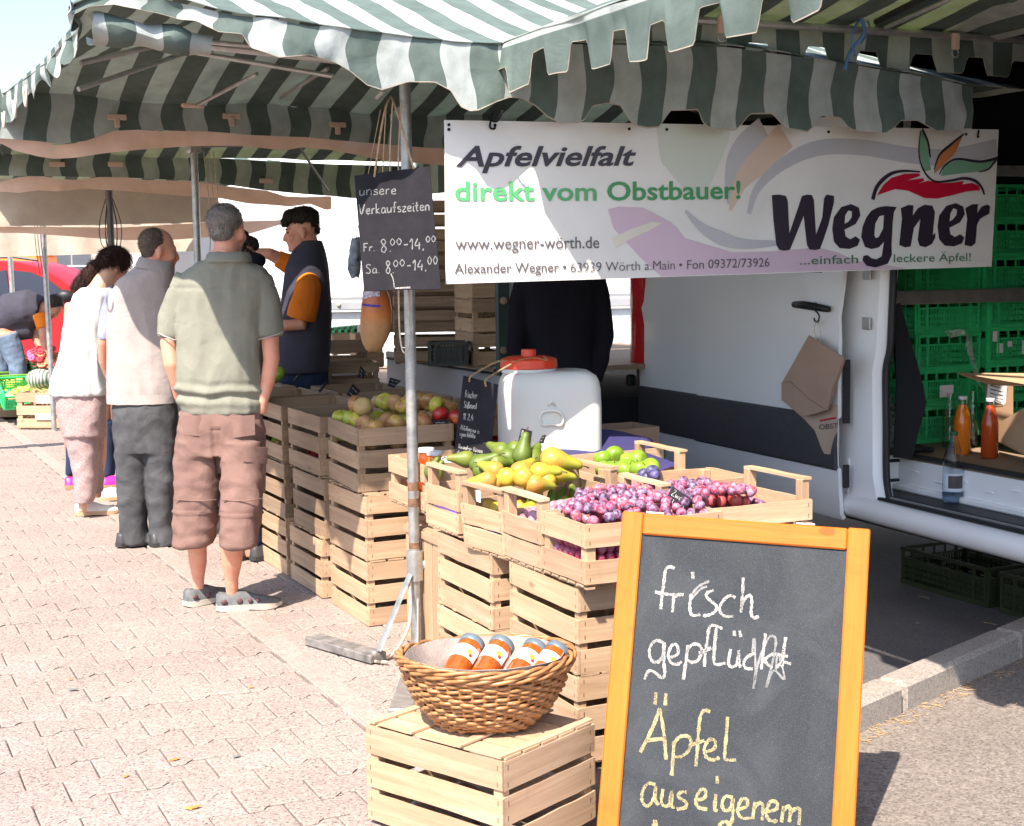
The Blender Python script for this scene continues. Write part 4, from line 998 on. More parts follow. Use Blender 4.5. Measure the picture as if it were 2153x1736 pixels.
# ================================================================ lettering helpers
def chalk(name, col, brd=(.05, .052, .055), cov=.42):
    mt, t, out = nmat(name); n = noise_(t, 420, 4, .75, geo_pos(t)); n2 = noise_(t, 30, 3, .6, geo_pos(t))
    ad = ND(t, 'ShaderNodeMath', operation='MULTIPLY_ADD'); t.links.new(n2, ad.inputs[0]); ad.inputs[1].default_value = .25; t.links.new(n, ad.inputs[2])
    c = ramp(t, ad.outputs[0], [(cov, brd), (cov + .22, col)]); pbsdf(t, out, c, .95, 0, None, .1); return mt
M_['chalkw'] = chalk('white_chalk', (.55, .53, .50), cov=.52); M_['chalky'] = chalk('yellow_chalk', (.50, .41, .20), cov=.52)
M_['chalkg'] = chalk('smeared_chalk', (.25, .25, .25), cov=.45); M_['chalkd'] = chalk('dusty_chalk', (.22, .22, .22), cov=.44)
def ribbon(mb, path, w_, n, h=.0006, k=5):
    """flat stroke lying on a plane with normal n"""
    n = Vector(n).normalized(); path = catmull(path, 5) if len(path) > 2 else [Vector(p) for p in path]; rings = []
    N = len(path)
    for i, p in enumerate(path):
        t = (path[min(i + 1, N - 1)] - path[max(i - 1, 0)])
        if t.length < 1e-9: t = Vector((0, 0, 1))
        t.normalize(); s = n.cross(t).normalized(); ww = w_ / 2 * (1 + .16 * sin(i * 2.3) + .5 * noise.noise(p * 160))
        rings.append([p - s * ww, p + s * ww, p + s * ww + n * h, p - s * ww + n * h])
    mb.loft(rings)
def trace(parent, name, strokes, off, k, p0, n, w_, mat, h=.0006):
    mb = MB()
    for s_ in strokes:
        pts_ = [PL((off[0] + x / k) * .5894, (off[1] + y / k) * .5894, Vector(p0), n) + Vector(n).normalized() * .0005 for x, y in s_]
        ribbon(mb, pts_, w_, n, h)
    return mk(name, mb, mat, parent)
# simple hand-written stroke font: x-height .5, ascender .95
HF = {
 'a': (.5, [[(.42, .45), (.2, .5), (.05, .25), (.15, .02), (.35, .1), (.42, .45), (.42, .1), (.5, 0)]]), 'b': (.45, [[(.08, .95), (.06, .02), (.3, .0), (.42, .25), (.3, .48), (.08, .4)]]),
 'c': (.42, [[(.38, .42), (.2, .5), (.05, .25), (.18, .0), (.4, .06)]]), 'd': (.5, [[(.42, .45), (.2, .5), (.05, .25), (.15, .02), (.4, .1)], [(.43, .95), (.43, 0)]]),
 'e': (.45, [[(.06, .25), (.38, .3), (.3, .5), (.1, .4), (.08, .1), (.25, 0), (.42, .08)]]), 'f': (.35, [[(.38, .9), (.22, .93), (.17, .6), (.14, 0)], [(0, .45), (.32, .48)]]),
 'g': (.5, [[(.42, .45), (.2, .5), (.05, .25), (.18, .05), (.4, .2)], [(.44, .48), (.42, -.25), (.2, -.4), (.05, -.25)]]), 'h': (.5, [[(.08, .95), (.06, 0)], [(.07, .3), (.25, .5), (.4, .4), (.42, 0)]]),
 'i': (.2, [[(.1, .48), (.1, .05), (.18, 0)], [(.1, .68), (.1, .76)]]), 'k': (.45, [[(.08, .95), (.06, 0)], [(.38, .5), (.1, .22), (.4, 0)]]), 'l': (.22, [[(.1, .95), (.08, .1), (.2, 0)]]),
 'm': (.7, [[(.06, .5), (.05, 0)], [(.06, .3), (.2, .5), (.32, .4), (.32, 0)], [(.32, .3), (.48, .5), (.6, .4), (.6, 0)]]), 'n': (.48, [[(.06, .5), (.05, 0)], [(.06, .3), (.22, .5), (.4, .4), (.4, 0)]]),
 'o': (.48, [[(.22, .5), (.05, .25), (.2, 0), (.4, .22), (.22, .5)]]), 'r': (.36, [[(.08, .5), (.06, 0)], [(.07, .3), (.18, .48), (.34, .46)]]),
 's': (.4, [[(.36, .45), (.15, .5), (.08, .35), (.34, .2), (.3, .02), (.05, .04)]]), 't': (.35, [[(.17, .85), (.14, .1), (.3, 0)], [(0, .5), (.32, .52)]]),
 'u': (.5, [[(.06, .5), (.06, .1), (.2, 0), (.38, .15), (.42, .5), (.42, 0)]]), 'z': (.42, [[(.05, .48), (.38, .48), (.05, .02), (.4, .02)]]), 'w': (.6, [[(.05, .5), (.15, 0), (.3, .4), (.42, 0), (.56, .5)]]),
 'A': (.65, [[(0, 0), (.3, .95), (.58, 0)], [(.12, .35), (.5, .35)]]), 'B': (.55, [[(.08, .95), (.08, 0)], [(.08, .95), (.42, .85), (.38, .55), (.1, .5), (.48, .4), (.45, .08), (.08, 0)]]),
 'F': (.5, [[(.1, .9), (.08, 0)], [(.05, .92), (.48, .95)], [(.08, .5), (.38, .52)]]), 'S': (.55, [[(.5, .85), (.28, .95), (.08, .75), (.45, .35), (.35, .02), (.02, .1)]]), 'V': (.6, [[(.02, .95), (.25, 0), (.58, .95)]]),
 'N': (.6, [[(.06, 0), (.08, .95), (.5, 0), (.52, .95)]]), 'K': (.5, [[(.08, .95), (.06, 0)], [(.45, .9), (.1, .45), (.48, 0)]]), 'Z': (.5, [[(.05, .92), (.45, .92), (.05, .02), (.48, .02)]]), 'E': (.5, [[(.45, .92), (.08, .92), (.08, 0), (.46, 0)], [(.08, .5), (.38, .5)]]),
 '8': (.5, [[(.4, .75), (.25, .95), (.1, .75), (.4, .28), (.25, 0), (.08, .22), (.4, .75)]]), '0': (.45, [[(.22, .9), (.04, .45), (.2, 0), (.4, .45), (.22, .9)]]), '1': (.3, [[(.02, .65), (.2, .92), (.2, 0)]]),
 '4': (.5, [[(.25, .92), (.03, .35), (.45, .38)], [(.36, .6), (.34, 0)]]), '2': (.45, [[(.05, .75), (.22, .93), (.38, .7), (.04, .02), (.42, .04)]]), '3': (.45, [[(.05, .9), (.36, .88), (.15, .52), (.4, .3), (.2, 0), (.03, .1)]]), '5': (.45, [[(.4, .92), (.12, .9), (.08, .5), (.36, .45), (.3, .02), (.04, .05)]]),
 '7': (.45, [[(.04, .9), (.4, .9), (.16, 0)]]), '9': (.45, [[(.38, .85), (.15, .92), (.06, .6), (.36, .6), (.38, .85), (.3, 0)]]), '.': (.2, [[(.08, .0), (.08, .06)]]), ',': (.2, [[(.1, .06), (.04, -.12)]]), '-': (.4, [[(.04, .42), (.34, .45)]]), ' ': (.3, []), '~': (.5, [[(.02, .3), (.18, .42), (.3, .3), (.46, .42)]]),
 'ß': (.5, [[(.08, -.1), (.08, .8), (.25, .95), (.36, .75), (.2, .5), (.42, .25), (.3, .0), (.16, .06)]]), '/': (.3, [[(.02, 0), (.28, .95)]])}
def hand(mb, txt, o, x, y, size, n, w_, spread=1.0, jit=.02, seed=1):
    rg_ = random.Random(seed); cx_ = 0; o = Vector(o); x = Vector(x).normalized(); y = Vector(y).normalized()
    for ch in txt:
        um = ch in 'äöüÄ'; b = {'ä': 'a', 'ö': 'o', 'ü': 'u', 'Ä': 'A'}.get(ch, ch); wd, ss_ = HF[b]
        ss_ = list(ss_)
        if um: ss_ += [[(.12, .7 if b != 'A' else 1.05), (.12, .8 if b != 'A' else 1.15)], [(.34, .7 if b != 'A' else 1.05), (.34, .8 if b != 'A' else 1.15)]]
        dy = rg_.uniform(-jit, jit)
        for s_ in ss_: ribbon(mb, [o + x * ((cx_ + a * spread + rg_.uniform(-jit, jit) * .5) * size) + y * ((b_ + dy) * size) + Vector(n) * .0004 for a, b_ in s_], w_, n, .0004)
        cx_ += (wd + .08) * spread
    return cx_ * size
M_['slate'] = None
mt, t, out = nmat('blackboard'); g = geo_pos(t); n1 = noise_(t, 420, 3, .8, g); n2 = noise_(t, 4, 4, .6, g, 1.5); n3 = noise_(t, 14, 4, .6, g, 2)
c = ramp(t, n1, [(.30, (.013, .016, .019)), (.58, (.030, .035, .042)), (.72, (.10, .105, .115))]); c = mixc(t, ramp(t, n2, [(.42, (0, 0, 0)), (.75, (.14, .14, .14))]), c, (.16, .17, .18))
pbsdf(t, out, c, .7, 0, bump(t, n1, .3, .001), .25); M_['slate'] = mt
M_['slate2'] = plain('small_slate', (.020, .019, .024), .85, 0, .15, 12, spec=.15)
# ================================================================ the orange framed A-board
TL = P(1310, 1075, 3.90); TR = P(1830, 1113, 3.755); ax = (TR - TL).normalized(); lean = Vector((ax.y, -ax.x, 0)) * .285 - Vector((0, 0, .96)); dn = (lean - ax * lean.dot(ax)).normalized(); bn = ax.cross(dn).normalized()
if bn.y > 0: bn = -bn                                              # faces the camera
BWd = (TR - TL).length; BH = .99
ab = thing('chalkboard_stand', TL + dn * .9, 'orange framed standing blackboard with chalk writing in the right foreground', 'sign board')
Tb = Matrix((ax, -dn, bn)).transposed().to_4x4(); Tb.translation = TL      # local x right, y up, z towards viewer
fwid = .058; ft_ = .024
def bpart(nm, cx_, cy_, w_, h_, mat, zc=0, th=ft_, bev=.004):
    me = MB().box((0, 0, 0), (w_, h_, th), bev=bev); T = Tb @ Tm(cx_, cy_, zc)
    o = mk(nm, me, mat, None); o.parent = ab; o.matrix_basis = Matrix.Translation(-(TL + dn * .9)) @ T; WM[o.name] = T; return o
rotm = Matrix.Rotation(pi / 2, 4, 'X')
def railm(nm, a, b, wv, th, mat):                                   # timber from a to b (board coordinates), its grain along it
    A = Tb @ Vector((*a, 0)); B = Tb @ Vector((*b, 0)); z = (B - A).normalized(); x = bn.cross(z).normalized(); T = Matrix((x, bn, z)).transposed().to_4x4(); T.translation = (A + B) / 2
    me = MB().box((0, 0, 0), (wv, th, (B - A).length), bev=.004)
    o = mk(nm, me, mat, None); o.parent = ab; o.matrix_basis = Matrix.Translation(-(TL + dn * .9)) @ T; WM[o.name] = T; return o
f2 = fwid / 2
railm('frame_post', (f2, 0), (f2, -BH), fwid, ft_, M_['orange']); railm('frame_post', (BWd - f2, 0), (BWd - f2, -BH), fwid, ft_, M_['orange'])
railm('frame_rail', (fwid + .001, -f2 - .002), (BWd - fwid - .001, -f2 - .002), fwid, ft_ - .002, M_['orange']); railm('frame_rail', (fwid + .001, -BH + .12), (BWd - fwid - .001, -BH + .12), fwid, ft_ - .002, M_['orange'])
bpart('writing_panel', BWd / 2, -(BH - .12 + f2) / 2 - .01, BWd - 2 * fwid + .012, BH - .16, M_['slate'], zc=-.003, th=.008, bev=0)
for cx_ in (.09, BWd - .17): bpart('hinge', cx_, .002, .05, .006, M_['galv'], zc=-.004, th=.022, bev=.001)
# rear leaf of the stand
rl = Vector((-ax.y, ax.x, 0)) * .20 - Vector((0, 0, .97)); rl = (rl - ax * rl.dot(ax)).normalized()
for k, off in enumerate((f2, BWd - f2)):
    a = TL + ax * off - bn * .026; L_ = BH * .99; b = a + rl * L_; z = (b - a).normalized(); x = ax; y = z.cross(x).normalized(); T = Matrix((x, y, z)).transposed().to_4x4(); T.translation = (a + b) / 2
    o = mk('rear_leg', MB().box((0, 0, 0), (fwid, ft_, L_), bev=.004), M_['orange'], None); o.parent = ab; o.matrix_basis = Matrix.Translation(-(TL + dn * .9)) @ T; WM[o.name] = T
a = TL + ax * (BWd / 2) - bn * .026; T = Matrix((ax, z.cross(ax).normalized(), z)).transposed().to_4x4(); T.translation = a + rl * (BH * .48)
o = mk('rear_panel', MB().box((0, 0, 0), (BWd - 2 * fwid, .006, BH * .86)), M_['slate'], None); o.parent = ab; o.matrix_basis = Matrix.Translation(-(TL + dn * .9)) @ T; WM[o.name] = T
pp = Tb @ Vector((0, 0, .0012)); kk = 1.3025; of = (2000, 1900)
W1 = [[(530, 165), (505, 158), (487, 175), (480, 230), (472, 290), (465, 355)], [(438, 275), (480, 283), (540, 290)], [(527, 288), (523, 330), (520, 370)], [(522, 305), (545, 288), (572, 288)],
 [(607, 285), (600, 340), (610, 382), (650, 380)], [(613, 182), (615, 215)], [(712, 268), (688, 275), (676, 292), (695, 315), (722, 338), (722, 360), (695, 380), (662, 386)], [(812, 302), (785, 292), (752, 320), (738, 358), (762, 387), (802, 388)],
 [(848, 208), (845, 290), (838, 372)], [(842, 335), (862, 300), (882, 292), (888, 325), (885, 375), (898, 395), (922, 388)],
 [(478, 512), (450, 500), (425, 515), (412, 550), (422, 592), (452, 600), (475, 570), (480, 520)], [(482, 510), (480, 600), (484, 655), (470, 675), (440, 650), (415, 640), (400, 655), (390, 683)],
 [(510, 580), (545, 562), (540, 522), (515, 525), (500, 570), (515, 605), (545, 610), (562, 598)], [(592, 522), (582, 600), (570, 682)], [(588, 548), (610, 520), (640, 520), (656, 545), (640, 590), (612, 602), (590, 592)],
 [(752, 445), (712, 430), (690, 442), (682, 500), (672, 560), (668, 622)], [(642, 560), (700, 535)], [(724, 440), (716, 520), (712, 600), (732, 612), (765, 605)],
 [(790, 540), (780, 600), (790, 622), (815, 615), (825, 580), (828, 545), (828, 590), (834, 627)], [(806, 455), (808, 480)], [(832, 455), (838, 485)], [(905, 560), (870, 575), (850, 605), (862, 630), (892, 632)],
 [(952, 468), (942, 550), (932, 635)], [(990, 560), (948, 592), (985, 628)], [(1046, 485), (1036, 550), (1028, 625)], [(985, 560), (1056, 575)], [(1000, 625), (1035, 602), (1070, 610)]]
trace(ab, 'chalk_writing', W1, of, kk, pp, bn, .0078, M_['chalkw'])
trace(ab, 'chalk_scribble', [[(890, 560), (900, 490), (905, 640), (895, 725), (920, 600), (950, 520), (975, 480), (1000, 500), (985, 600), (955, 720), (990, 640), (1040, 680), (1010, 560), (1000, 640)], [(600, 300), (640, 250), (690, 225)], [(605, 310), (650, 262), (680, 250)]], of, kk, pp, bn, .006, M_['chalkg'], .0004)
W2 = [[(460, 815), (430, 900), (370, 1020)], [(460, 815), (480, 930), (490, 1055)], [(400, 965), (490, 955)], [(443, 742), (438, 800)], [(490, 745), (486, 802)], [(527, 970), (522, 1050), (516, 1128)],
 [(522, 988), (550, 950), (590, 945), (606, 970), (592, 1015), (558, 1040), (530, 1040)], [(695, 832), (670, 825), (650, 850), (640, 930), (635, 1010), (628, 1085)], [(608, 985), (668, 965)],
 [(670, 1020), (714, 1002), (716, 966), (690, 962), (668, 1000), (676, 1040), (706, 1055), (738, 1045)], [(776, 855), (770, 940), (762, 1040), (775, 1056), (815, 1055)],
 [(440, 1170), (405, 1165), (382, 1200), (378, 1245), (402, 1270), (430, 1240), (442, 1180), (440, 1240), (456, 1265)], [(476, 1190), (468, 1245), (480, 1268), (505, 1262), (516, 1200), (516, 1268), (530, 1275)],
 [(586, 1205), (560, 1205), (545, 1225), (580, 1250), (580, 1275), (540, 1285)], [(636, 1242), (670, 1230), (672, 1195), (650, 1195), (628, 1240), (640, 1275), (682, 1285)], [(722, 1215), (716, 1280), (730, 1292)], [(726, 1130), (729, 1165)],
 [(800, 1230), (765, 1225), (750, 1260), (762, 1290), (790, 1280), (800, 1235), (798, 1330), (775, 1365)], [(826, 1285), (865, 1270), (865, 1240), (840, 1240), (822, 1290), (842, 1325), (882, 1325)],
 [(902, 1250), (892, 1330)], [(895, 1282), (925, 1255), (940, 1272), (936, 1335)], [(960, 1295), (1000, 1285), (1005, 1255), (975, 1250), (955, 1300), (970, 1335), (1008, 1340)],
 [(1036, 1270), (1026, 1345)], [(1030, 1297), (1055, 1270), (1068, 1290), (1062, 1345)], [(1065, 1302), (1095, 1280), (1111, 1292), (1106, 1357)], [(438, 1335), (428, 1375), (415, 1420)], [(440, 1335), (450, 1380)], [(730, 1390), (745, 1350), (775, 1345), (785, 1380)]]
trace(ab, 'chalk_writing', W2, of, kk, pp, bn, .0085, M_['chalky'])
# ================================================================ hours board hanging on the pole
n5 = Vector((-.10, -.98, .15)).normalized(); hp = P(835, 480, 5.36)
def hpt(u, v): return PL(u, v, hp, n5)
hs = thing('hanging_chalkboard', hpt(835, 480), 'dark slate board with opening hours tied to the near tent pole', 'sign board')
cs = [hpt(745, 369), hpt(903, 349), hpt(927, 607), hpt(765, 611)]
mk('slate_panel', MB().add([c for c in cs] + [c - n5 * .008 for c in cs], [(3, 2, 1, 0), (4, 5, 6, 7), (0, 1, 5, 4), (1, 2, 6, 5), (2, 3, 7, 6), (3, 0, 4, 7)]), M_['slate2'], hs)
mb = MB(); kz = lambda x, y: hpt((1200 + x / 1.7224) * .5894, (y / 1.7224) * .5894)
def hline(txt, a, b, size, w_, spread, seed, mbx=None):
    A, B = kz(*a), kz(*b); x = (B - A).normalized(); y = n5.cross(x)
    if y.z < 0: y = -y
    L_ = hand(MB(), txt, A, x, y, size, n5, w_, spread, seed=seed); hand(mbx or mb, txt, A, x, y, size, n5, w_, spread * (B - A).length / L_, seed=seed)
hline('unsere', (140, 1200), (375, 1190), .040, .0035, 1, 1); hline('Verkaufszeiten', (140, 1318), (580, 1290), .040, .0042, 1, 2)
hline('Fr.', (165, 1545), (245, 1540), .032, .0035, 1, 3); hline('8.', (270, 1550), (350, 1545), .052, .0042, 1, 4); hline('00', (330, 1508), (410, 1500), .028, .0035, 1, 5); hline('-14,', (412, 1535), (550, 1530), .044, .0042, 1, 6); hline('00', (550, 1488), (618, 1483), .026, .0033, 1, 7)
hline('Sa.', (180, 1680), (275, 1675), .036, .0035, 1, 8); hline('8.', (300, 1680), (365, 1678), .050, .0042, 1, 9); hline('00', (350, 1640), (430, 1632), .028, .0035, 1, 10); hline('-14,', (430, 1662), (565, 1660), .042, .0042, 1, 11); hline('00', (560, 1625), (630, 1620), .034, .0036, 1, 12)
mk('chalk_writing', mb, M_['chalkd'], hs)
mb = MB(); ribbon(mb, [kz(335, 1680), kz(350, 1720), kz(355, 1765)], .003, n5); ribbon(mb, [kz(360, 1770), kz(455, 1765)], .006, n5); mk('chalk_line', mb, M_['chalkw'], hs)
rope(hs, [hpt(787, 372), PL(800, 280, hp, n5), PL(812, 222, hp, n5), P(822, 204, 5.5)], .0042); rope(hs, [hpt(870, 355), PL(850, 285, hp, n5), PL(830, 222, hp, n5), P(822, 204, 5.5)], .0042)
# ================================================================ the banner
SB = -.30; bn2 = -SD
def bp(u, v, d=0): return PS(u, v, SB) + bn2 * d
bt_ = thing('banner', bp(1500, 430), 'long white printed market banner hanging right of the pole', 'banner')
mt, t, out = nmat('banner_print'); g = geo_pos(t); n1 = noise_(t, 3, 5, .6, g); n2 = noise_(t, 60, 4, .7, g)
c = mixc(t, 1, ramp(t, n1, [(.3, (.70, .69, .66)), (.7, (.80, .79, .77))]), ramp(t, n2, [(.2, (.80, .78, .76)), (.34, (1, 1, 1))]), 'MULTIPLY'); pbsdf(t, out, c, .33, 0, None, .5); M_['banner'] = mt
ce = [bp(935, 252), bp(2100, 272), bp(2085, 560), bp(938, 597)]
zt0, zb0 = ce[0].z, ce[3].z; zt1, zb1 = ce[1].z, ce[2].z
mk('sheet', MB().add(ce + [c - bn2 * .006 for c in ce], [(3, 2, 1, 0), (4, 5, 6, 7), (0, 1, 5, 4), (1, 2, 6, 5), (2, 3, 7, 6), (3, 0, 4, 7)]), M_['banner'], bt_)
def pr_(name, col, rough=.35): return plain(name, col, rough, 0, .02, 3)
def poly(name, pts_, off, k, d, mat):
    ps = [PL((off[0] + x / k) * .5894, (off[1] + y / k) * .5894, st(SB, 0), SD) + bn2 * d for x, y in pts_]
    ps = [min(max(p.z, .0), 9) and p for p in ps]
    # triangulated by blender's tessellator, then given thickness
    from mathutils.geometry import tessellate_polygon
    tris = tessellate_polygon([[Vector(((p - SO).dot(SR), p.z, 0)) for p in ps]])
    mb = MB(); n_ = len(ps); mb.v = [tuple(p) for p in ps] + [tuple(p - bn2 * .0004) for p in ps]
    for tr in tris:
        a, b, c_ = (ps[i] for i in tr)
        mb.f.append(tuple(tr) if (b - a).cross(c_ - b).dot(bn2) > 0 else tuple(tr[::-1]))
    mb.f += [(i, (i + 1) % n_, n_ + (i + 1) % n_, n_ + i) for i in range(n_)]
    return mk(name, mb, mat, bt_)
o3, k3 = (2400, 0), 1.7183; DI = ((0, 0), 1 / .5894)
lil = pr_('print_lilac', (.62, .47, .57)); gry = pr_('print_grey', (.50, .50, .53)); bge = pr_('print_beige', (.66, .52, .42)); crm = pr_('print_cream', (.70, .66, .57)); plg = pr_('print_palegreen', (.60, .65, .58))
poly('print_shape', [(1380, 262), (1390, 340), (1440, 400), (1480, 420), (1530, 300), (1540, 264)], (0, 0), .5894, .0012, plg)
poly('print_shape', [(1278, 440), (1300, 434), (1350, 436), (1372, 446), (1410, 466), (1425, 480), (1440, 500), (1540, 530), (1620, 528), (1720, 520), (1760, 530), (1800, 548), (1860, 556), (1905, 565), (1700, 570), (1390, 581), (1345, 540), (1290, 480)], (0, 0), .5894, .0012, lil)
poly('print_shape', [(1285, 500), (1330, 480), (1370, 466), (1392, 468), (1370, 482), (1320, 505), (1296, 520)], (0, 0), .5894, .0020, crm)
def band(pts_, w_, d, mat, off=o3, k=k3):
    mb = MB(); ps = [PL((off[0] + x / k) * .5894, (off[1] + y / k) * .5894, st(SB, 0), SD) + bn2 * d for x, y in pts_]; ps = catmull(ps, 6); N = len(ps); rings = []
    for i, p in enumerate(ps):
        t_ = (ps[min(i + 1, N - 1)] - ps[max(i - 1, 0)]).normalized(); s_ = bn2.cross(t_); q = i / (N - 1); ww = (w_ if not isinstance(w_, list) else interp(w_, q)) / 2
        rings.append([p - s_ * ww, p + s_ * ww, p + s_ * ww - bn2 * .0004, p - s_ * ww - bn2 * .0004])
    mb.loft(rings); return mk('print_band', mb, mat, bt_)
band([(340, 1250), (360, 1060), (430, 900), (560, 785)], [(0, .01), (.5, .09), (1, .10)], .0016, gry)
band([(350, 1290), (420, 1110), (560, 960), (690, 830)], [(0, .01), (.5, .10), (1, .12)], .0020, bge)
band([(465, 1310), (520, 1150), (680, 1000), (900, 905), (1180, 905), (1450, 950), (1700, 960), (1985, 900)], [(0, .02), (.4, .065), (1, .075)], .0016, gry)
band([(75, 1290), (200, 1410), (400, 1490), (640, 1490)], [(0, .01), (.5, .06), (1, .02)], .0024, gry)
blk = pr_('print_black', (.035, .025, .04)); grn = pr_('print_green_shaded', (.055, .30, .10)); grn_lit = pr_('print_green_lit', (.10, .42, .16)); gyt = pr_('print_darkgrey', (.12, .10, .11)); red = pr_('print_red', (.55, .01, .04)); lf1 = pr_('print_leafgreen', (.20, .40, .26)); lf2 = pr_('print_leaforange', (.58, .22, .08)); dgr = pr_('print_deepgreen', (.07, .20, .10))  # lettering green is one ink painted twice, a sunlit tone and a shaded tone
def btext(s_, u0, u1, vb0, vb1, vcap, mat, shear=0, bold=0.0, d=.0034, capch='A'):
    cu = bpy.data.curves.new('lettering', 'FONT'); cu.body = s_; cu.size = 1; cu.shear = shear; cu.offset = bold; cu.resolution_u = 3
    o = bpy.data.objects.new('lettering', cu); COL.objects.link(o); dg = bpy.context.evaluated_depsgraph_get(); me = bpy.data.meshes.new_from_object(o.evaluated_get(dg))
    bpy.data.objects.remove(o); xs = [v.co.x for v in me.vertices]; x0, x1 = min(xs), max(xs)
    cap = .73; A = bp(u0, vb0, d); B = bp(u1, vb1, d); up = bp(u0, vcap, d).z - A.z; n_ = len(me.vertices)
    Mi = WM[bt_.name].inverted()
    for v in me.vertices:
        q = (v.co.x - x0) / (x1 - x0); p = A.lerp(B, q) + Vector((0, 0, v.co.y / cap * up)); v.co = Mi @ p
    me.update()
    # orientation towards the viewer and a hair of thickness
    mb = MB(); mb.v = [tuple(v.co) for v in me.vertices]; mb.f = [tuple(p.vertices) for p in me.polygons]
    if me.polygons and sum((p.normal.dot(bn2) * p.area) for p in me.polygons) < 0: mb.f = [f[::-1] for f in mb.f]
    o = mk('lettering', mb, mat, bt_, world=False); return o
btext('Apfelvielfalt', 957, 1337, 349, 347, 305, blk, .28, .022); btext('direkt vom', 956, 1254, 421, 421, 379, grn_lit, 0, .018); btext('Obstbauer!', 1276, 1556, 421, 417, 380, grn, 0, .018)
btext('www.wegner-wörth.de', 957, 1259, 525, 521, 498, gyt, 0, .004); btext('Alexander Wegner •', 955, 1190, 575, 571, 553, gyt, 0, .008)
btext('63939 Wörth a.Main', 1199, 1418, 572, 566, 551, gyt, 0, -.006); btext('• Fon 09372/73926', 1427, 1617, 566, 560, 546, gyt, 0, 0)
btext('...einfach', 1681, 1803, 556, 553, 537, dgr, 0, .004); btext('leckere Äpfel!', 1878, 2040, 551, 548, 533, dgr, 0, .004)
LT = [
 [(605, 1195), (650, 1192), (690, 1200), (702, 1230), (712, 1430), (790, 1200), (820, 1192), (850, 1195), (862, 1225), (875, 1440), (915, 1330), (925, 1215), (940, 1192), (985, 1200), (985, 1240), (950, 1380), (920, 1470), (900, 1525), (870, 1532), (835, 1528), (820, 1500), (800, 1320), (740, 1470), (715, 1530), (680, 1536), (650, 1530), (632, 1500), (615, 1350)],
 [(1255, 1270), (1300, 1262), (1370, 1268), (1352, 1300), (1345, 1360), (1338, 1500), (1340, 1560), (1315, 1615), (1240, 1638), (1185, 1628), (1160, 1595), (1165, 1568), (1190, 1562), (1215, 1582), (1245, 1588), (1278, 1570), (1292, 1480), (1260, 1515), (1215, 1526), (1175, 1512), (1152, 1450), (1160, 1390), (1185, 1330), (1215, 1290)],
 [(1395, 1275), (1440, 1255), (1472, 1258), (1468, 1320), (1500, 1275), (1540, 1254), (1588, 1260), (1604, 1300), (1590, 1440), (1606, 1425), (1606, 1455), (1585, 1495), (1545, 1515), (1510, 1505), (1498, 1470), (1515, 1340), (1475, 1395), (1455, 1510), (1420, 1515), (1385, 1500), (1402, 1340)],
 [(1790, 1275), (1830, 1252), (1868, 1250), (1862, 1305), (1890, 1265), (1925, 1252), (1942, 1265), (1936, 1310), (1905, 1325), (1880, 1340), (1862, 1375), (1852, 1490), (1825, 1510), (1785, 1500), (1802, 1340)]]
for p_ in LT: poly('logo_letter', p_, o3, k3, .0036, blk)
def ring_e(ox, sc_=1.0):
    o_ = [(975, 1400), (985, 1330), (1030, 1268), (1090, 1250), (1138, 1272), (1147, 1320), (1118, 1372), (1060, 1402), (1050, 1406), (1056, 1448), (1085, 1466), (1118, 1448), (1145, 1468), (1130, 1505), (1080, 1525), (1020, 1520), (985, 1480)]
    return [((x - 975) * sc_ + ox, (y - 1525) * sc_ + 1525 - (16 if ox > 1000 else 0)) for x, y in o_]
poly('logo_letter', ring_e(975), o3, k3, .0036, blk); poly('logo_letter', ring_e(1620, .965), o3, k3, .0036, blk)
wh = pr_('print_white', (.74, .73, .70)); 
for p_ in ([(1050, 1370), (1053, 1320), (1072, 1290), (1094, 1296), (1092, 1332), (1072, 1358)], [(1693, 1356), (1698, 1308), (1716, 1276), (1738, 1284), (1734, 1318), (1712, 1344)], [(1232, 1440), (1238, 1370), (1262, 1325), (1290, 1318), (1285, 1400), (1258, 1452), (1240, 1458)]): poly('logo_counter', p_, o3, k3, .0044, wh)
poly('logo_apple', [(1250, 1195), (1290, 1130), (1340, 1088), (1420, 1064), (1508, 1062), (1512, 1078), (1430, 1106), (1532, 1090), (1538, 1108), (1500, 1124), (1560, 1108), (1640, 1122), (1700, 1120), (1780, 1108), (1772, 1130), (1830, 1120), (1872, 1140), (1880, 1165), (1800, 1172), (1700, 1198), (1620, 1216), (1540, 1213), (1440, 1168), (1360, 1158)], o3, k3, .0036, red)
poly('logo_leaf', [(1518, 798), (1548, 850), (1562, 920), (1566, 965), (1580, 1040), (1540, 1050), (1514, 960), (1508, 880)], o3, k3, .0036, lf1); poly('logo_leaf', [(1774, 832), (1745, 900), (1720, 950), (1660, 1005), (1600, 1065), (1605, 1010), (1650, 925), (1720, 872)], o3, k3, .0036, lf2)
poly('logo_leaf', [(1980, 975), (1905, 1048), (1760, 1062), (1640, 1078), (1662, 1015), (1740, 982), (1850, 994)], o3, k3, .0036, lf1)
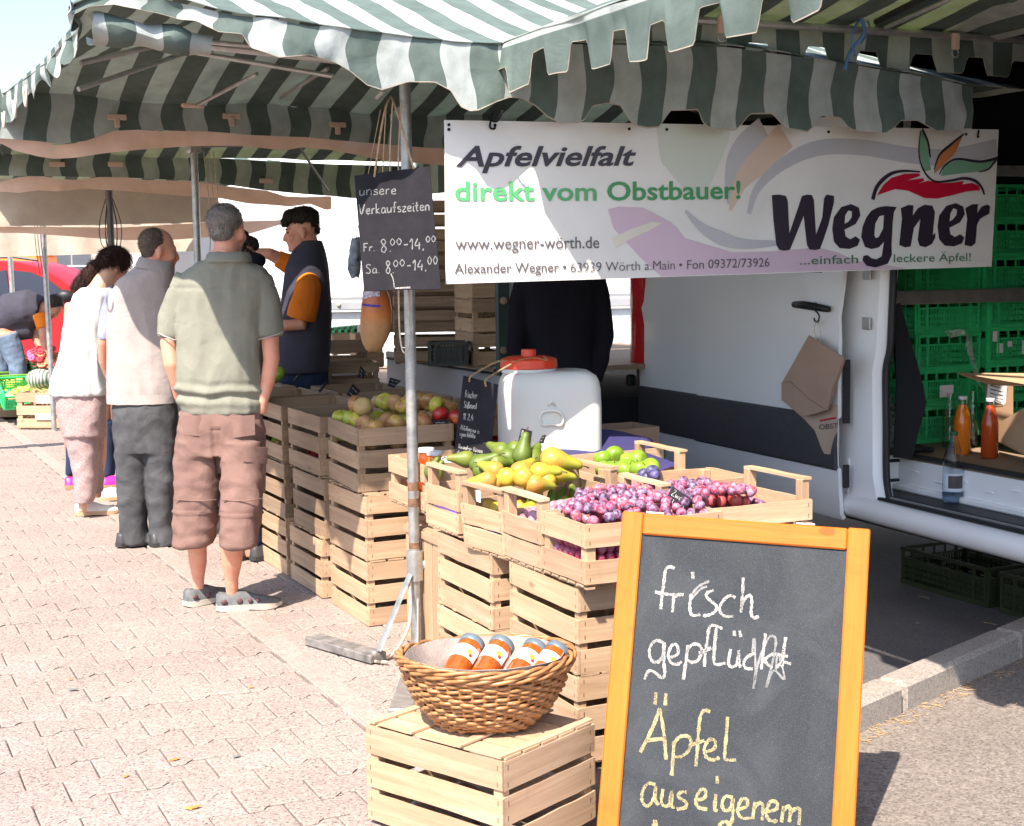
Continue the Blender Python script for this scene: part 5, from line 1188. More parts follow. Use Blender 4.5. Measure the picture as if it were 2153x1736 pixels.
for p_, w_ in (([(1222, 1222), (1250, 1140), (1320, 1072), (1400, 1048), (1512, 1052)], [(0, .02), (.4, .018), (1, .006)]), ([(1515, 800), (1505, 900), (1512, 985), (1545, 1062), (1605, 1112), (1700, 1106), (1780, 1092), (1850, 1108), (1890, 1150), (1906, 1192)], [(0, .004), (.5, .010), (.8, .014), (1, .008)]),
               ([(1525, 792), (1560, 870), (1574, 965)], [(0, .012), (1, .008)]), ([(1778, 822), (1700, 885), (1630, 950), (1598, 1040)], [(0, .008), (.5, .012), (1, .004)]), ([(1985, 968), (1880, 990), (1740, 974), (1665, 1012), (1630, 1068)], [(0, .014), (.5, .010), (1, .006)]), ([(1985, 968), (1930, 1035), (1872, 1052)], [(0, .014), (1, .004)])): band(p_, w_, .0048, blk)
for u, v in ((943, 262), (943, 272), (1040, 263), (1322, 271), (1401, 272), (1741, 277), (2055, 287), (2030, 282)): mk('eyelet', MB().tube([bp(u, v, .002), bp(u, v, .006)], .006, 8), M_['dark'], bt_)
hk = [PS(1057, 232, S1 - .02), PS(1052, 245, S1), PS(1044, 255, SB - .05), PS(1033, 252, SB - .03), PS(1036, 238, SB - .03), PS(1030, 266, SB - .01), PS(1040, 270, SB - .01), PS(1040, 262, SB - .01)]
mk('hook_wire', MB().tube(catmull(hk, 5), .004, 8), M_['dark'], bt_, smooth=True)
mk('hook_wire', MB().tube([PS(2058, 274, SB - .01), PS(2056, 284, SB - .02)], .004, 8), M_['dark'], bt_)
# ================================================================ cider tank
mt, t, out = nmat('milky_plastic'); n1 = noise_(t, 220, 3, .6, coords(t)); pbsdf(t, out, (.66, .66, .63), .42, 0, bump(t, n1, .25, .001), .4, Subsurface_Weight=.35, Subsurface_Scale=.04); M_['milky'] = mt
tk = thing('cider_tank', (.16, 6.10, .575), 'squat milky plastic cider tank with a red screw lid', 'tank')
def rrect(cx_, cy_, z, hx, hy, rad, rz, n=6):
    o_ = []
    for qx, qy, a0 in ((1, 1, 0), (-1, 1, pi / 2), (-1, -1, pi), (1, -1, 3 * pi / 2)):
        for i in range(n + 1):
            a = a0 + pi / 2 * i / n; x = qx * (hx - rad) + rad * cos(a); y = qy * (hy - rad) + rad * sin(a)
            o_.append(Vector((cx_ + x * cos(rz) - y * sin(rz), cy_ + x * sin(rz) + y * cos(rz), z)))
    return o_
rings = []
for z, k in ((.578, .86), (.585, .93), (.60, .97), (.70, 1), (.95, 1.0), (1.03, .985), (1.065, .955), (1.088, .90), (1.102, .80), (1.108, .66)):
    rings.append(rrect(.16, 6.12, z, .216 * k, .155 * k, .05 * k + .008, radians(4)))
mk('tank_body', MB().loft(rings), M_['milky'], tk, smooth=50)
rl_ = plain('red_orange_plastic', (.72, .055, .015), .35, 0, .03, 8); lc = (.075, 6.12)
mk('neck', MB().lathe([(.118, 1.10), (.115, 1.125), (.112, 1.14)], (*lc, 0), 32), M_['milky'], tk, smooth=40)
ldr = []
for z, r in ((1.118, .118), (1.122, .122), (1.155, .120), (1.160, .116), (1.170, .085)):
    ldr.append([Vector((lc[0] + r * (1 + (.018 if i % 5 == 0 and z < 1.156 else 0)) * cos(2 * pi * i / 60), lc[1] + r * (1 + (.018 if i % 5 == 0 and z < 1.156 else 0)) * sin(2 * pi * i / 60), z)) for i in range(60)])
lid = mk('lid', MB().loft(ldr), rl_, tk, smooth=35)
mk('cap', MB().lathe([(.032, 1.168), (.032, 1.196), (.030, 1.2)], (lc[0] + .0, lc[1] - .01, 0), 24), rl_, lid, smooth=35)
hy = 6.12 - .157
def tp(u, v): return P(u, v, hy - .004)
mk('handle_relief', MB().tube(catmull([tp(1137, 872), tp(1135, 882), tp(1142, 894), tp(1160, 892), tp(1178, 894), tp(1184, 884), tp(1182, 872), tp(1170, 864), tp(1152, 864), tp(1140, 868)], 4), .006, 8, closed=True), M_['milky'], tk, smooth=True)
mk('emblem_relief', MB().tube([tp(1152, 852), tp(1160, 846), tp(1168, 852)], .004, 6).ball(tp(1160, 845), .008, 8, 6), M_['milky'], tk, smooth=True)
# board tied to the tank
n6 = Vector((-.25, -.96, .10)).normalized(); sp = P(1005, 880, 5.80)
sz = lambda u, v: PL(u, v, sp, n6)
sb = thing('hanging_chalkboard', sz(1005, 880), 'narrow slate board about cider tied to the tank lid', 'sign board')
cs = [sz(974, 789), sz(1047, 808), sz(1030, 958), sz(955, 950)]
mk('slate_panel', MB().add([c for c in cs] + [c - n6 * .007 for c in cs], [(3, 2, 1, 0), (4, 5, 6, 7), (0, 1, 5, 4), (1, 2, 6, 5), (2, 3, 7, 6), (3, 0, 4, 7)]), M_['slate2'], sb)
mb = MB(); k5 = lambda x, y: sz((1200 + x / 1.7224) * .5894, (950 + y / 1.7224) * .5894)
def sline(txt, a, b, size, w_, seed):
    A, B = k5(*a), k5(*b); x = (B - A).normalized(); y = n6.cross(x)
    if y.z < 0: y = -y
    L_ = hand(MB(), txt, A, x, y, size, n6, w_, 1, seed=seed); hand(mb, txt, A, x, y, size, n6, w_, (B - A).length / L_, seed=seed)
sline('frischer', (788, 802), (866, 812), .030, .0028, 1); sline('Süßmost', (782, 868), (864, 876), .028, .0028, 2); sline('1l 2,4', (778, 938), (842, 946), .026, .0028, 3)
sline('Abfüllung nur in', (760, 1000), (878, 1028), .020, .0024, 4); sline('eigene Behälter', (756, 1040), (856, 1056), .020, .0024, 5)
sline('Normal~e~ können', (748, 1115), (898, 1148), .019, .0024, 6); sline('der Flasche für', (742, 1150), (870, 1175), .016, .0022, 7)
mk('chalk_writing', mb, M_['chalkw'], sb)
rope(sb, [sz(987, 802), sz(990, 792) + n6 * .005, P(1010, 778, 5.9), P(1045, 760, 6.0), P(1072, 758, 6.06)], .004); rope(sb, [sz(1022, 812), sz(1022, 798) + n6 * .005, P(1040, 785, 5.92), P(1075, 765, 6.0)], .004)
rope(sb, [P(1075, 760, 6.0), P(1120, 752, 6.02), P(1150, 757, 6.02), P(1142, 748, 6.04)], .002)
# price boards
def tagb(corn, y, lab, txt=None, mat=None, nn=None):
    n_ = Vector(nn or (-.1, -.96, .2)).normalized(); c0 = P(*corn[0], y); ps = [PL(u, v, c0, n_) for u, v in corn]; b = (ps[0] + ps[1] + ps[2] + ps[3]) / 4
    t_ = thing('price_board', b, lab, 'price tag', 'slate price boards')
    mk('slate_panel', MB().add(ps + [p - n_ * .003 for p in ps], [(3, 2, 1, 0), (4, 5, 6, 7), (0, 1, 5, 4), (1, 2, 6, 5), (2, 3, 7, 6), (3, 0, 4, 7)]), M_['slate2'], t_)
    x = (ps[1] - ps[0]).normalized(); up = (ps[0] - ps[3]).normalized(); mb_ = MB(); L_ = (ps[1] - ps[0]).length; H_ = (ps[0] - ps[3]).length
    for k, s_ in enumerate((txt or '~~/1l').split('/')):
        w0 = hand(MB(), s_, b, x, up, 1, n_, .1, 1); hand(mb_, s_, ps[3] + x * L_ * .12 + up * (H_ * (.62 - .40 * k)), x, up, H_ * .30, n_, .0022, L_ * .74 / w0 / (H_ * .30), seed=k)
    mk('chalk_writing', mb_, M_['chalkw'], t_)
tagb([(1096, 900), (1119, 906), (1114, 945), (1086, 938)], 5.62, 'price board for pears standing before the cider tank', 'Birnen/1k 3,9')
tagb([(1414, 1022), (1457, 1050), (1428, 1078), (1393, 1062)], 4.62, 'slanted price board lying on the plum heap', 'Zwets/1k 2', nn=(-.1, -.6, .8))
tagb([(1140, 915), (1148, 914), (1143, 932), (1131, 932)], 5.8, 'tiny dark price tag turned edge on beside the pear price board', '~/~')
tagb([(742, 806), (758, 822), (744, 836), (728, 830)], 7.6, 'blue black tag with one corner up in the middle row of crates', '~~/~')
tagb([(758, 768), (769, 782), (764, 796), (752, 792)], 8.3, 'dark tag stuck upright at the right end of the far crate row', '~/1')
tagb([(820, 793), (843, 800), (828, 815), (815, 811)], 7.2, 'dark tag with white writing before the flatbed side, left of the pole', '~~/~')
tagb([(670, 820), (682, 801), (688, 806), (672, 826)], 7.9, 'leaning tag on the front edge of an apple crate near the polo man', '~')
tagb([(616, 800), (628, 784), (633, 790), (618, 804)], 8.4, 'leaning tag on a crate edge below the young seller', '~')
tagb([(886, 868), (912, 882), (905, 895), (872, 887)], 6.35, 'bluish tag lying among the red apples right of the pole', '~~')
tagb([(912, 883), (945, 882), (938, 900), (908, 905)], 6.25, 'dark tag beside the big red apple right of the pole', '~/37')
# cider jars on the stall, jars in the basket
def glass(name, col=(1, 1, 1), rough=.02, ior=1.45, tw=1.0):
    mt, t, out = nmat(name); pbsdf(t, out, col, rough, 0, None, .5, Transmission_Weight=tw, IOR=ior); return mt
M_['glass'] = glass('clear_glass', (.96, .98, .97)); M_['clearpl'] = glass('clear_bottle_plastic', (.90, .94, .98), .06, 1.25)
mt, t, out = nmat('juice_amber'); pbsdf(t, out, (.66, .19, .015), .12, 0, None, .5, Subsurface_Weight=.6, Subsurface_Scale=.03); M_['amber'] = mt
mt, t, out = nmat('juice_dark'); pbsdf(t, out, (.40, .06, .012), .12, 0, None, .5, Subsurface_Weight=.4, Subsurface_Scale=.02); M_['rust_j'] = mt
mt, t, out = nmat('jelly_orange'); n1 = noise_(t, 30, 4, .6, coords(t)); pbsdf(t, out, ramp(t, n1, [(.3, (.28, .055, .006)), (.7, (.44, .11, .012))]), .07, 0, None, .7, Subsurface_Weight=.15, Subsurface_Scale=.01, Coat_Weight=.6); M_['jelly'] = mt
M_['lidw'] = plain('white_lid', (.72, .75, .80), .3); M_['lidg'] = plain('grey_lid', (.16, .20, .23), .3, .3); M_['paperw'] = plain('white_label', (.80, .79, .78), .7, 0, .02)
for k, (u, v, y, lab) in enumerate(((896, 942, 5.92, 'tallest of the three lidded juice jars behind the near pole'), (914, 948, 5.86, 'middle juice jar with a white lid right of the pole'), (945, 962, 5.74, 'lidded jar standing against the narrow cider board'))):
    c = P(u, v, y); j_ = thing('juice_jar', (c.x, c.y, .57), lab, 'jar', 'lidded jars behind the pear tray'); h = c.z - .57
    mk('glass_body', MB().lathe([(.030, .002), (.034, .008), (.034, h - .05), (.031, h - .035), (.029, h - .022), (.029, h - .012)], (c.x, c.y, .57), 24), M_['rust_j'] if k < 1 else (M_['amber'] if k == 1 else M_['glass']), j_, smooth=40)
    mk('lid', MB().lathe([(.033, h - .016), (.034, h - .012), (.034, h), (.031, h + .002)], (c.x, c.y, .57), 24), M_['lidw'], j_, smooth=40)
# wicker basket: stakes with rods woven over and under
bc = Vector((-.083, 3.835, .298)); bk = thing('wicker_basket', bc, 'round honey coloured wicker basket on the front crate', 'basket')
mt, t, out = nmat('wicker'); n1 = noise_(t, 40, 4, .6, coords(t)); c = ramp(t, n1, [(.3, (.26, .11, .035)), (.55, (.43, .205, .08)), (.75, (.50, .30, .16))]); c = mixc(t, 1, c, ramp(t, objrand(t), [(0, (.78, .74, .70)), (1, (1, 1, 1))]), 'MULTIPLY'); pbsdf(t, out, c, .36, 0, bump(t, n1, .2, .001), .5); M_['wicker'] = mt
NS = 42
def brad(z): return interp([(0, .118), (.01, .135), (.05, .175), (.10, .208), (.15, .226), (.19, .236)], z)
sx_, sy_ = 1.0, .80
for k in range(17):
    z = .005 + k * .0098; r = brad(z); pth = []
    for i in range(NS * 4):
        a = 2 * pi * i / (NS * 4); w_ = cos(a * NS / 2 + k * pi) * .0056 if NS % 2 == 0 else 0
        pth.append(bc + Vector(((r + w_) * cos(a) * sx_, (r + w_) * sin(a) * sy_, z + .0035 * sin(a * 3 + k) + .0012 * sin(a * 13 + k * 2))))
    mk('woven_rod', MB().tube(pth, .0053, 7, closed=True), M_['wicker'], bk, smooth=True)
for k in range(2):
    for ph in range(3):
        pth = []
        for i in range(150):
            a = 2 * pi * i / 150; q = a * 8 + ph * 2 * pi / 3 + k; r = brad(.178 + .014 * k) + .009 * cos(q) + .004
            pth.append(bc + Vector((r * cos(a) * sx_, r * sin(a) * sy_, .176 + .015 * k + .007 * sin(q) + .006 * sin(a * 2 + 1))))
        mk('rim_rod', MB().tube(pth, .0056, 7, closed=True), M_['wicker'], bk, smooth=True)
st_ = MB()
for i in range(NS):
    a = 2 * pi * (i + .5) / NS; st_.tube([bc + Vector((brad(z) * cos(a) * sx_, brad(z) * sin(a) * sy_, z)) for z in (.002, .05, .10, .15, .185)], .0042, 6)
mk('stakes', st_, M_['wicker'], bk, smooth=True, kind='stuff')
rim = []
for k in range(9):
    q = k / 8; rowp = []
    for i in range(73):
        a = 2 * pi * i / 72; z = .188 * q ** .8 + .010; r = max(.02, (brad(min(z, .185)) - .016)) * (.25 + .75 * q ** .45) + .006 * noise.noise(Vector((cos(a) * 3, sin(a) * 3, q * 4)))
        rowp.append(bc + Vector((r * cos(a) * sx_, r * sin(a) * sy_, z + (.006 * noise.noise(Vector((cos(a) * 2, sin(a) * 2, 1))) if q > .8 else 0))))
    rim.append(rowp)
sheet('cloth_liner', rim, cloth('linen_liner', (.34, .275, .245), 0, None, .12, .5, 14), bk, .002)
def jar(c, axis, lab):
    z = Vector(axis).normalized(); x = Vector((1, 0, 0)); x = (x - z * x.dot(z)).normalized(); y = z.cross(x); T = Matrix((x, y, z)).transposed().to_4x4(); T.translation = Vector(c)
    j_ = thing('jelly_jar', c, lab, 'jar', 'jelly jars lying in the wicker basket')
    mk('jelly', MB().lathe([(.028, .003), (.0365, .008), (.0370, .112), (.0345, .127), (.031, .134)], n=28, M=T), M_['jelly'], j_, smooth=40)
    mk('lid', MB().lathe([(.0350, .130), (.0365, .133), (.0365, .148), (.034, .151)], n=28, M=T), M_['lidg'], j_, smooth=40)
    fy = -1 if (T @ Vector((0, -.05, 0))).z + 0 > (T @ Vector((0, .05, 0))).z else 1
    a0 = pi / 2 * fy; R_ = []
    for h in (.060, .075, .09, .104): R_.append([T @ Vector((.0376 * cos(a0 + q), .0376 * sin(a0 + q), h)) for q in np.linspace(-1.25, 1.25, 15)])
    lb = sheet('label', R_, M_['paperw'], j_, .0006)
    def disc(q, h, r1, r2, mat, nm):
        rg2 = []
        for rr2 in (.0001, r1):
            rg2.append([T @ Vector(((.0382 + (.0003 if rr2 < .001 else 0)) * cos(a0 + q + rr2 * cos(b) / .038), .0382 * sin(a0 + q + rr2 * cos(b) / .038), h + rr2 * r2 / r1 * sin(b))) for b in np.linspace(0, 2 * pi, 17)[:-1]])
        mk(nm, MB().loft(rg2, cap=False), mat, lb)
    disc(.52, .082, .0095, .0085, M_['lblY'], 'printed_fruit'); disc(.68, .073, .0062, .0062, M_['lblR'], 'printed_fruit')
M_['lblY'] = plain('label_yellow', (.80, .52, .03), .6); M_['lblR'] = plain('label_red', (.70, .03, .02), .6)
for (u, v), (u2, v2), lab in (((950, 1440), (972, 1378), 'jelly jar leftmost in the wicker basket'), ((1010, 1442), (1034, 1376), 'tallest looking jelly jar, second from left in the basket'), ((1078, 1448), (1107, 1390), 'third jelly jar partly behind the rightmost one'), ((1122, 1452), (1148, 1402), 'rightmost jelly jar lying lowest in the basket')):
    k = (u - 950) / 170; a = P(u, v - 12, 3.74 + .01 * k); ax2 = Vector((.055 + .02 * k, .12, .068)); ax2.normalize(); jar(a, ax2, lab)
# ================================================================ the white van on the right
V0 = Vector((1.587, 6.69, 0)); VD = Vector((-.385, .923, 0)).normalized(); VI = Vector((.923, .385, 0)).normalized(); VA = math.atan2(VI.y, VI.x)
def vn(a, n, z=0.0): return V0 + VD * a + VI * n + Vector((0, 0, z))
def PV(u, v, n=0.0): return PL(u, v, vn(0, n), VI)
mt, t, out = nmat('van_paint'); n1 = noise_(t, 1.6, 4, .5, coords(t)); n2 = noise_(t, 70, 3, .7, coords(t))
c = mixc(t, ramp(t, n2, [(.70, (0, 0, 0)), (.78, (.5, .5, .5))]), ramp(t, n1, [(.3, (.80, .81, .83)), (.7, (.87, .87, .88))]), (.35, .30, .25)); pbsdf(t, out, c, .32, 0, None, .5, Coat_Weight=.3); M_['van'] = mt
M_['trim'] = plain('dark_moulding', (.055, .055, .062), .6, 0, .1, 40, .2); M_['rubber'] = plain('seal_rubber', (.015, .015, .016), .6)
M_['vglass'] = plain('dark_window', (.02, .025, .03), .08); M_['taill'] = plain('red_lens', (.55, .01, .015), .15, 0, .05, 30)
vt = thing('van', vn(0, 1, 0), 'white delivery van with its sliding side door pushed back open', 'van')
prof = [(.345, .012), (.37, -.004), (.50, -.014), (.584, -.02), (.592, -.034), (.70, -.038), (.825, -.036), (.833, -.022), (.95, -.024), (1.2, -.022), (1.30, -.028), (1.36, -.018), (1.45, -.004), (1.6, .012), (1.9, .05), (2.2, .10), (2.35, .16)]
def side_panel(nm, a0, a1, z0, z1, noff, mat, par, na=14, wave=0, thick=.02):
    zs = sorted(set([z0, z1] + [z for z, _ in prof if z0 < z < z1])); R_ = []
    for z in zs:
        R_.append([vn(a0 + (a1 - a0) * i / na, interp(prof, z) + noff, z) for i in range(na + 1)])
    return sheet(nm, R_, mat, par, thick)
door = side_panel('sliding_door', -.03, 1.28, .345, 1.50, -.045, M_['van'], vt)
side_panel('door_moulding', -.032, 1.28, .587, .828, -.052, M_['trim'], vt)
side_panel('door_upper', -.03, 1.28, 1.50, 2.25, -.045, M_['van'], vt)
side_panel('door_window', .14, 1.15, 1.505, 2.0, -.058, M_['vglass'], vt, thick=.012)
side_panel('rear_side', 1.285, 2.0, .345, 2.3, -.02, M_['van'], vt); side_panel('rear_moulding', 1.285, 2.0, .587, .828, -.028, M_['trim'], vt)
mk('door_edge_seal', MB().box(vn(-.037, -.035, .95), (.035, .008, .30), rz=VA), M_['rubber'], vt); mk('latch', MB().box(vn(-.04, -.035, .55), (.03, .02, .11), rz=VA, bev=.004), M_['black'], vt)
# tail lamp, bumper, rear corner
tl_ = [PV(1313, 590, 0), PV(1333, 590, 0), PV(1348, 795, 0), PV(1318, 795, 0)]
zt = 1.50; R_ = []
for z in np.linspace(.96, 1.56, 12):
    w_ = .06 + .03 * sin((z - .96) / .6 * pi); k_ = (1.56 - z) / .6
    R_.append([vn(2.06 - w_ * .2 - .02 * k_ + .0 * j + (.17 + .02 * k_) * (j / 6 - .5), -.052 - .02 * sin(j / 6 * pi), z) for j in range(7)])
mk('tail_lamp', MB().loft([[p for p in r] + [p + VI * .05 for p in r[::-1]] for r in R_]), M_['taill'], vt, smooth=40)
mk('rear_corner', MB().loft([[vn(2.0, -.03, z), vn(2.14, .0, z), vn(2.16, .08, z), vn(2.0, .1, z)] for z in (.40, .96)] ), M_['trim'], vt, smooth=30)
mk('rear_post', MB().loft([[vn(2.0, .00 + (z - .96) * .03, z), vn(2.12, .02 + (z - .96) * .03, z), vn(2.14, .1, z), vn(2.0, .12, z)] for z in (.96, 2.3)]), M_['van'], vt)
mk('rear_door', MB().box(vn(2.32, .26, 1.45), (.05, .55, 1.5), rz=VA - .5, bev=.02), M_['van'], vt)
mk('hinge', MB().box(vn(2.10, -.06, .86), (.05, .05, .07), rz=VA, bev=.01), M_['black'], vt)
# body shell round the load space
for nm, c_, d_, mt_ in (('roof', vn(-.6, .98, 2.72), (1.9, 5.4, .06), 'van'), ('far_side', vn(-.6, 1.93, 1.65), (.05, 5.4, 2.1), 'dark'), ('rear_wall', vn(2.08, 1.0, 1.65), (1.85, .05, 2.1), 'dark'), ('bulkhead', vn(-1.75, 1.0, 1.65), (1.85, .05, 2.1), 'dark'), ('ceiling', vn(-.6, .98, 2.67), (1.85, 5.2, .02), 'dark')):
    mk(nm, MB().box(c_, d_, rz=VA, bev=.004), M_[mt_], vt)
mk('underbody', MB().box(vn(-.5, 1.02, .40), (1.8, 5.0, .10), rz=VA), M_['dark'], vt)
fl_ = wood('van_floor', (.28, .20, .14), (.42, .32, .23), axis=1, rough=.7)
mk('floor', MB().box(vn(.2, 1.12, .615), (1.62, 3.8, .02), rz=VA), fl_, vt)
mk('floor_edge', MB().box(vn(-.80, .302, .632), (.03, 1.66, .022), rz=VA, bev=.006), M_['rubber'], vt)
mk('step_riser', MB().box(vn(-.80, .305, .535), (.012, 1.62, .15), rz=VA), M_['van'], vt)
mk('riser_foot', MB().box(vn(-.80, .290, .475), (.05, 1.62, .03), rz=VA, bev=.008), M_['van'], vt)
mk('step_side', MB().box(vn(.01, .16, .545), (.30, .014, .16), rz=VA), M_['van'], vt)
for k in range(9):
    mk('swage', MB().box(vn(-.12 - .17 * k, .297, .56 - .028 * (k % 2)), (.008, .055, .009), rz=VA, bev=.003), M_['van'], vt)
for z, n_ in ((.60, .17), (.505, .17)): mk('seal_strip', MB().box(vn(.0, n_, z), (.26, .022, .014), rz=VA, bev=.004), M_['rubber'], vt)
mk('step_floor', MB().box(vn(-.80, .155, .452), (.27, 1.64, .014), rz=VA), plain('step_tread', (.03, .032, .036), .55, 0, .25, 20, .3), vt)
for n_, z, w_, m2 in ((.035, .462, .022, 'rubber'), (.065, .466, .012, 'steel'), (.10, .463, .02, 'rubber')): mk('door_track', MB().box(vn(-.82, n_, z), (w_, 1.6, .014), rz=VA, bev=.003), M_[m2], vt)
mk('sill', MB().tube([vn(.12, .02, .405), vn(-.3, .012, .402), vn(-1.75, .0, .400)], (.055, .055), 18), M_['van'], vt, smooth=50)
mk('sill_flange', MB().box(vn(-.85, .05, .345), (.02, 1.9, .03), rz=VA), M_['trim'], vt)
# door pillar with seal, striker plates
pil = []
for z, a0, a1, n0 in ((.40, -.06, -.30, .018), (.46, -.06, -.22, .02), (.56, -.06, -.185, .024), (.80, -.06, -.175, .026), (1.05, -.06, -.165, .028), (1.15, -.06, -.19, .03), (1.3, -.06, -.20, .03), (1.8, -.06, -.20, .06), (2.3, -.06, -.20, .12)):
    a0 = .10; pil.append([vn(a0, n0, z), vn((a0 + a1) / 2, n0 - .012, z), vn(a1 + .02, n0 + .0, z), vn(a1, n0 + .03, z), vn(a1, n0 + .08, z), vn(a0, n0 + .08, z)])
mk('door_pillar', MB().loft(pil), M_['van'], vt, smooth=50)
sl_ = [vn(a - .006, n0 + .05, z) for z, a, n0 in ((.44, -.23, .02), (.56, -.195, .024), (.80, -.185, .026), (1.05, -.175, .028), (1.15, -.20, .03), (1.3, -.21, .03), (2.2, -.21, .06))]
mk('door_seal', MB().tube(catmull(sl_, 5), (.024, .016), 10), M_['rubber'], vt, smooth=True)
for z in (1.50, 1.27): mk('striker_plate', MB().box(vn(-.12, .012, z), (.012, .06, .055), rz=VA, bev=.006), M_['steel'], vt)
mk('trim_block', MB().box(vn(-.17, .10, 1.42), (.06, .06, .09), rz=VA, bev=.012), M_['black'], vt)
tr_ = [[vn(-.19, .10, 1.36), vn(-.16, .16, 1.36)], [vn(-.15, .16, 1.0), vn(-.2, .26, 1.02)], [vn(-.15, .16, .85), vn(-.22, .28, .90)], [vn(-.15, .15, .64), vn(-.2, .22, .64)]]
sheet('inner_trim_and_shadow', tr_, M_['dark'], vt, .02)  # near-black sheet stands for the shadow band as well as the black trim
# handle
mk('door_handle', MB().loft([[PV(u, v - h_, -.085 - d_) for u, v, h_, d_ in ((x, 640 + (x - 1668) * .1, 0, 0),)] for x in ()] or [rrect(0, 0, z, .012, .016, .006, 0) for z in (0, .01)]) if False else MB().tube([PV(1670, 640, -.085), PV(1690, 641, -.10), PV(1715, 645, -.105), PV(1742, 650, -.10)], [.016, .020, .019, .014], 12), M_['black'], vt, smooth=True)
mk('handle_recess', MB().ball(PV(1722, 640, -.066), (.075, .004, .045), 20, 10, M=Matrix.Rotation(VA + pi / 2, 4, 'Z')), M_['van'], vt, smooth=True)
hk = [PV(1716, 636, -.125), PV(1713, 650, -.125), PV(1722, 662, -.12), PV(1720, 676, -.12), PV(1713, 674, -.12), PV(1712, 668, -.12)]
mk('hook', MB().tube(catmull(hk, 5), .004, 8), M_['black'], vt, smooth=True)
# wheels, shelf
for a in (1.25, -2.55): mk('wheel', MB().tube([vn(a, .12, .34), vn(a, .34, .34)], .34, 28), M_['dark'], vt, smooth=40)
mk('shelf_rail', MB().box(vn(.22, .85, 1.375), (1.75, .025, .07), rz=VA, bev=.004), M_['steel'], vt); mk('shelf_board', MB().box(vn(.85, .95, 1.36), (1.5, 1.2, .02), rz=VA), M_['dark'], vt)
mk('roof_bar', MB().box(vn(-.1, .7, 1.98), (1.0, .03, .05), rz=VA, bev=.004), M_['steel'], vt)
# bundles of paper bags on the hook
M_['kraft'] = plain('kraft_paper', (.40, .27, .20), .85, 0, .06, 4, .1); M_['kraft2'] = plain('printed_kraft', (.46, .35, .27), .85, 0, .06, 4)
b1 = thing('paper_bags', PV(1700, 800, -.12), 'bundle of folded brown paper bags hanging on the van door handle', 'paper bags')
def slab(par, nm, pts_, n0, th, mat):
    a = [PV(u, v, n0) for u, v in pts_]; b = [p + VI * th for p in a]; k = len(a)
    return mk(nm, MB().add(a + b, [tuple(range(k))[::-1], tuple(range(k, 2 * k))] + [(i, (i + 1) % k, k + (i + 1) % k, k + i) for i in range(k)]), mat, par)
for k in range(5):
    d = k * .7; slab(b1, 'bag', [(1700 + d, 705 + d), (1774 + d * .3, 752 + d * 2), (1747 + d * 2, 822 + d), (1737 + d, 862), (1700, 873 - d), (1685 - d * .2, 872), (1643 + d * .3, 841), (1643 + d * .3, 806)], -.150 + .009 * k, .007, M_['kraft'])
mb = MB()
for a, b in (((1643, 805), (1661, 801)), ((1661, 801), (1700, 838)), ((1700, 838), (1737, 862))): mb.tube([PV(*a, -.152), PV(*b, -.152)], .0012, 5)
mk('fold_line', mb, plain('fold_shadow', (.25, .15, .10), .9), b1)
mk('string', MB().tube(catmull([PV(1718, 672, -.12), PV(1712, 695, -.13), PV(1722, 722, -.14), PV(1726, 700, -.13), PV(1717, 674, -.12)], 5), .002, 6), M_['cord'], b1, smooth=True)
b2 = thing('paper_bags', PV(1740, 900, -.10), 'fanned lower bundle of printed paper bags under the brown ones', 'paper bags')
for k in range(7):
    d = k * 5.5; slab(b2, 'bag', [(1655 + d, 850), (1690 + d * .8, 880), (1713 + d * .7, 905), (1727 + d * .9, 945 - abs(k - 3)), (1733 + d * .92, 957 - abs(k - 2) * 1.5), (1745 + d * .6, 955), (1757 + d * .22, 905), (1760 - d * .05, 850)], -.100 + .007 * k, .0035, M_['kraft2'])
def vtext(s_, u0, u1, vb, vcap, n_, par, mat, du=0):
    cu = bpy.data.curves.new('lettering', 'FONT'); cu.body = s_; cu.size = 1; o = bpy.data.objects.new('lettering', cu); COL.objects.link(o); dg = bpy.context.evaluated_depsgraph_get(); me = bpy.data.meshes.new_from_object(o.evaluated_get(dg)); bpy.data.objects.remove(o)
    xs = [v.co.x for v in me.vertices]; x0, x1 = min(xs), max(xs); mb_ = MB()
    for v in me.vertices: mb_.v.append(tuple(PV(u0 + (u1 - u0) * (v.co.x - x0) / (x1 - x0), vb + du * (v.co.x - x0) / (x1 - x0) + (vcap - vb) * v.co.y / .73, n_)))
    mb_.f = [tuple(p.vertices) for p in me.polygons]; return mk('lettering', mb_, mat, par)
vtext('OBST', 1722, 1762, 903, 892, -.104, b2, blk, -4); mk('print_band', MB().tube([PV(1724, 884, -.1035), PV(1757, 878, -.1035)], .004, 4), red, b2)
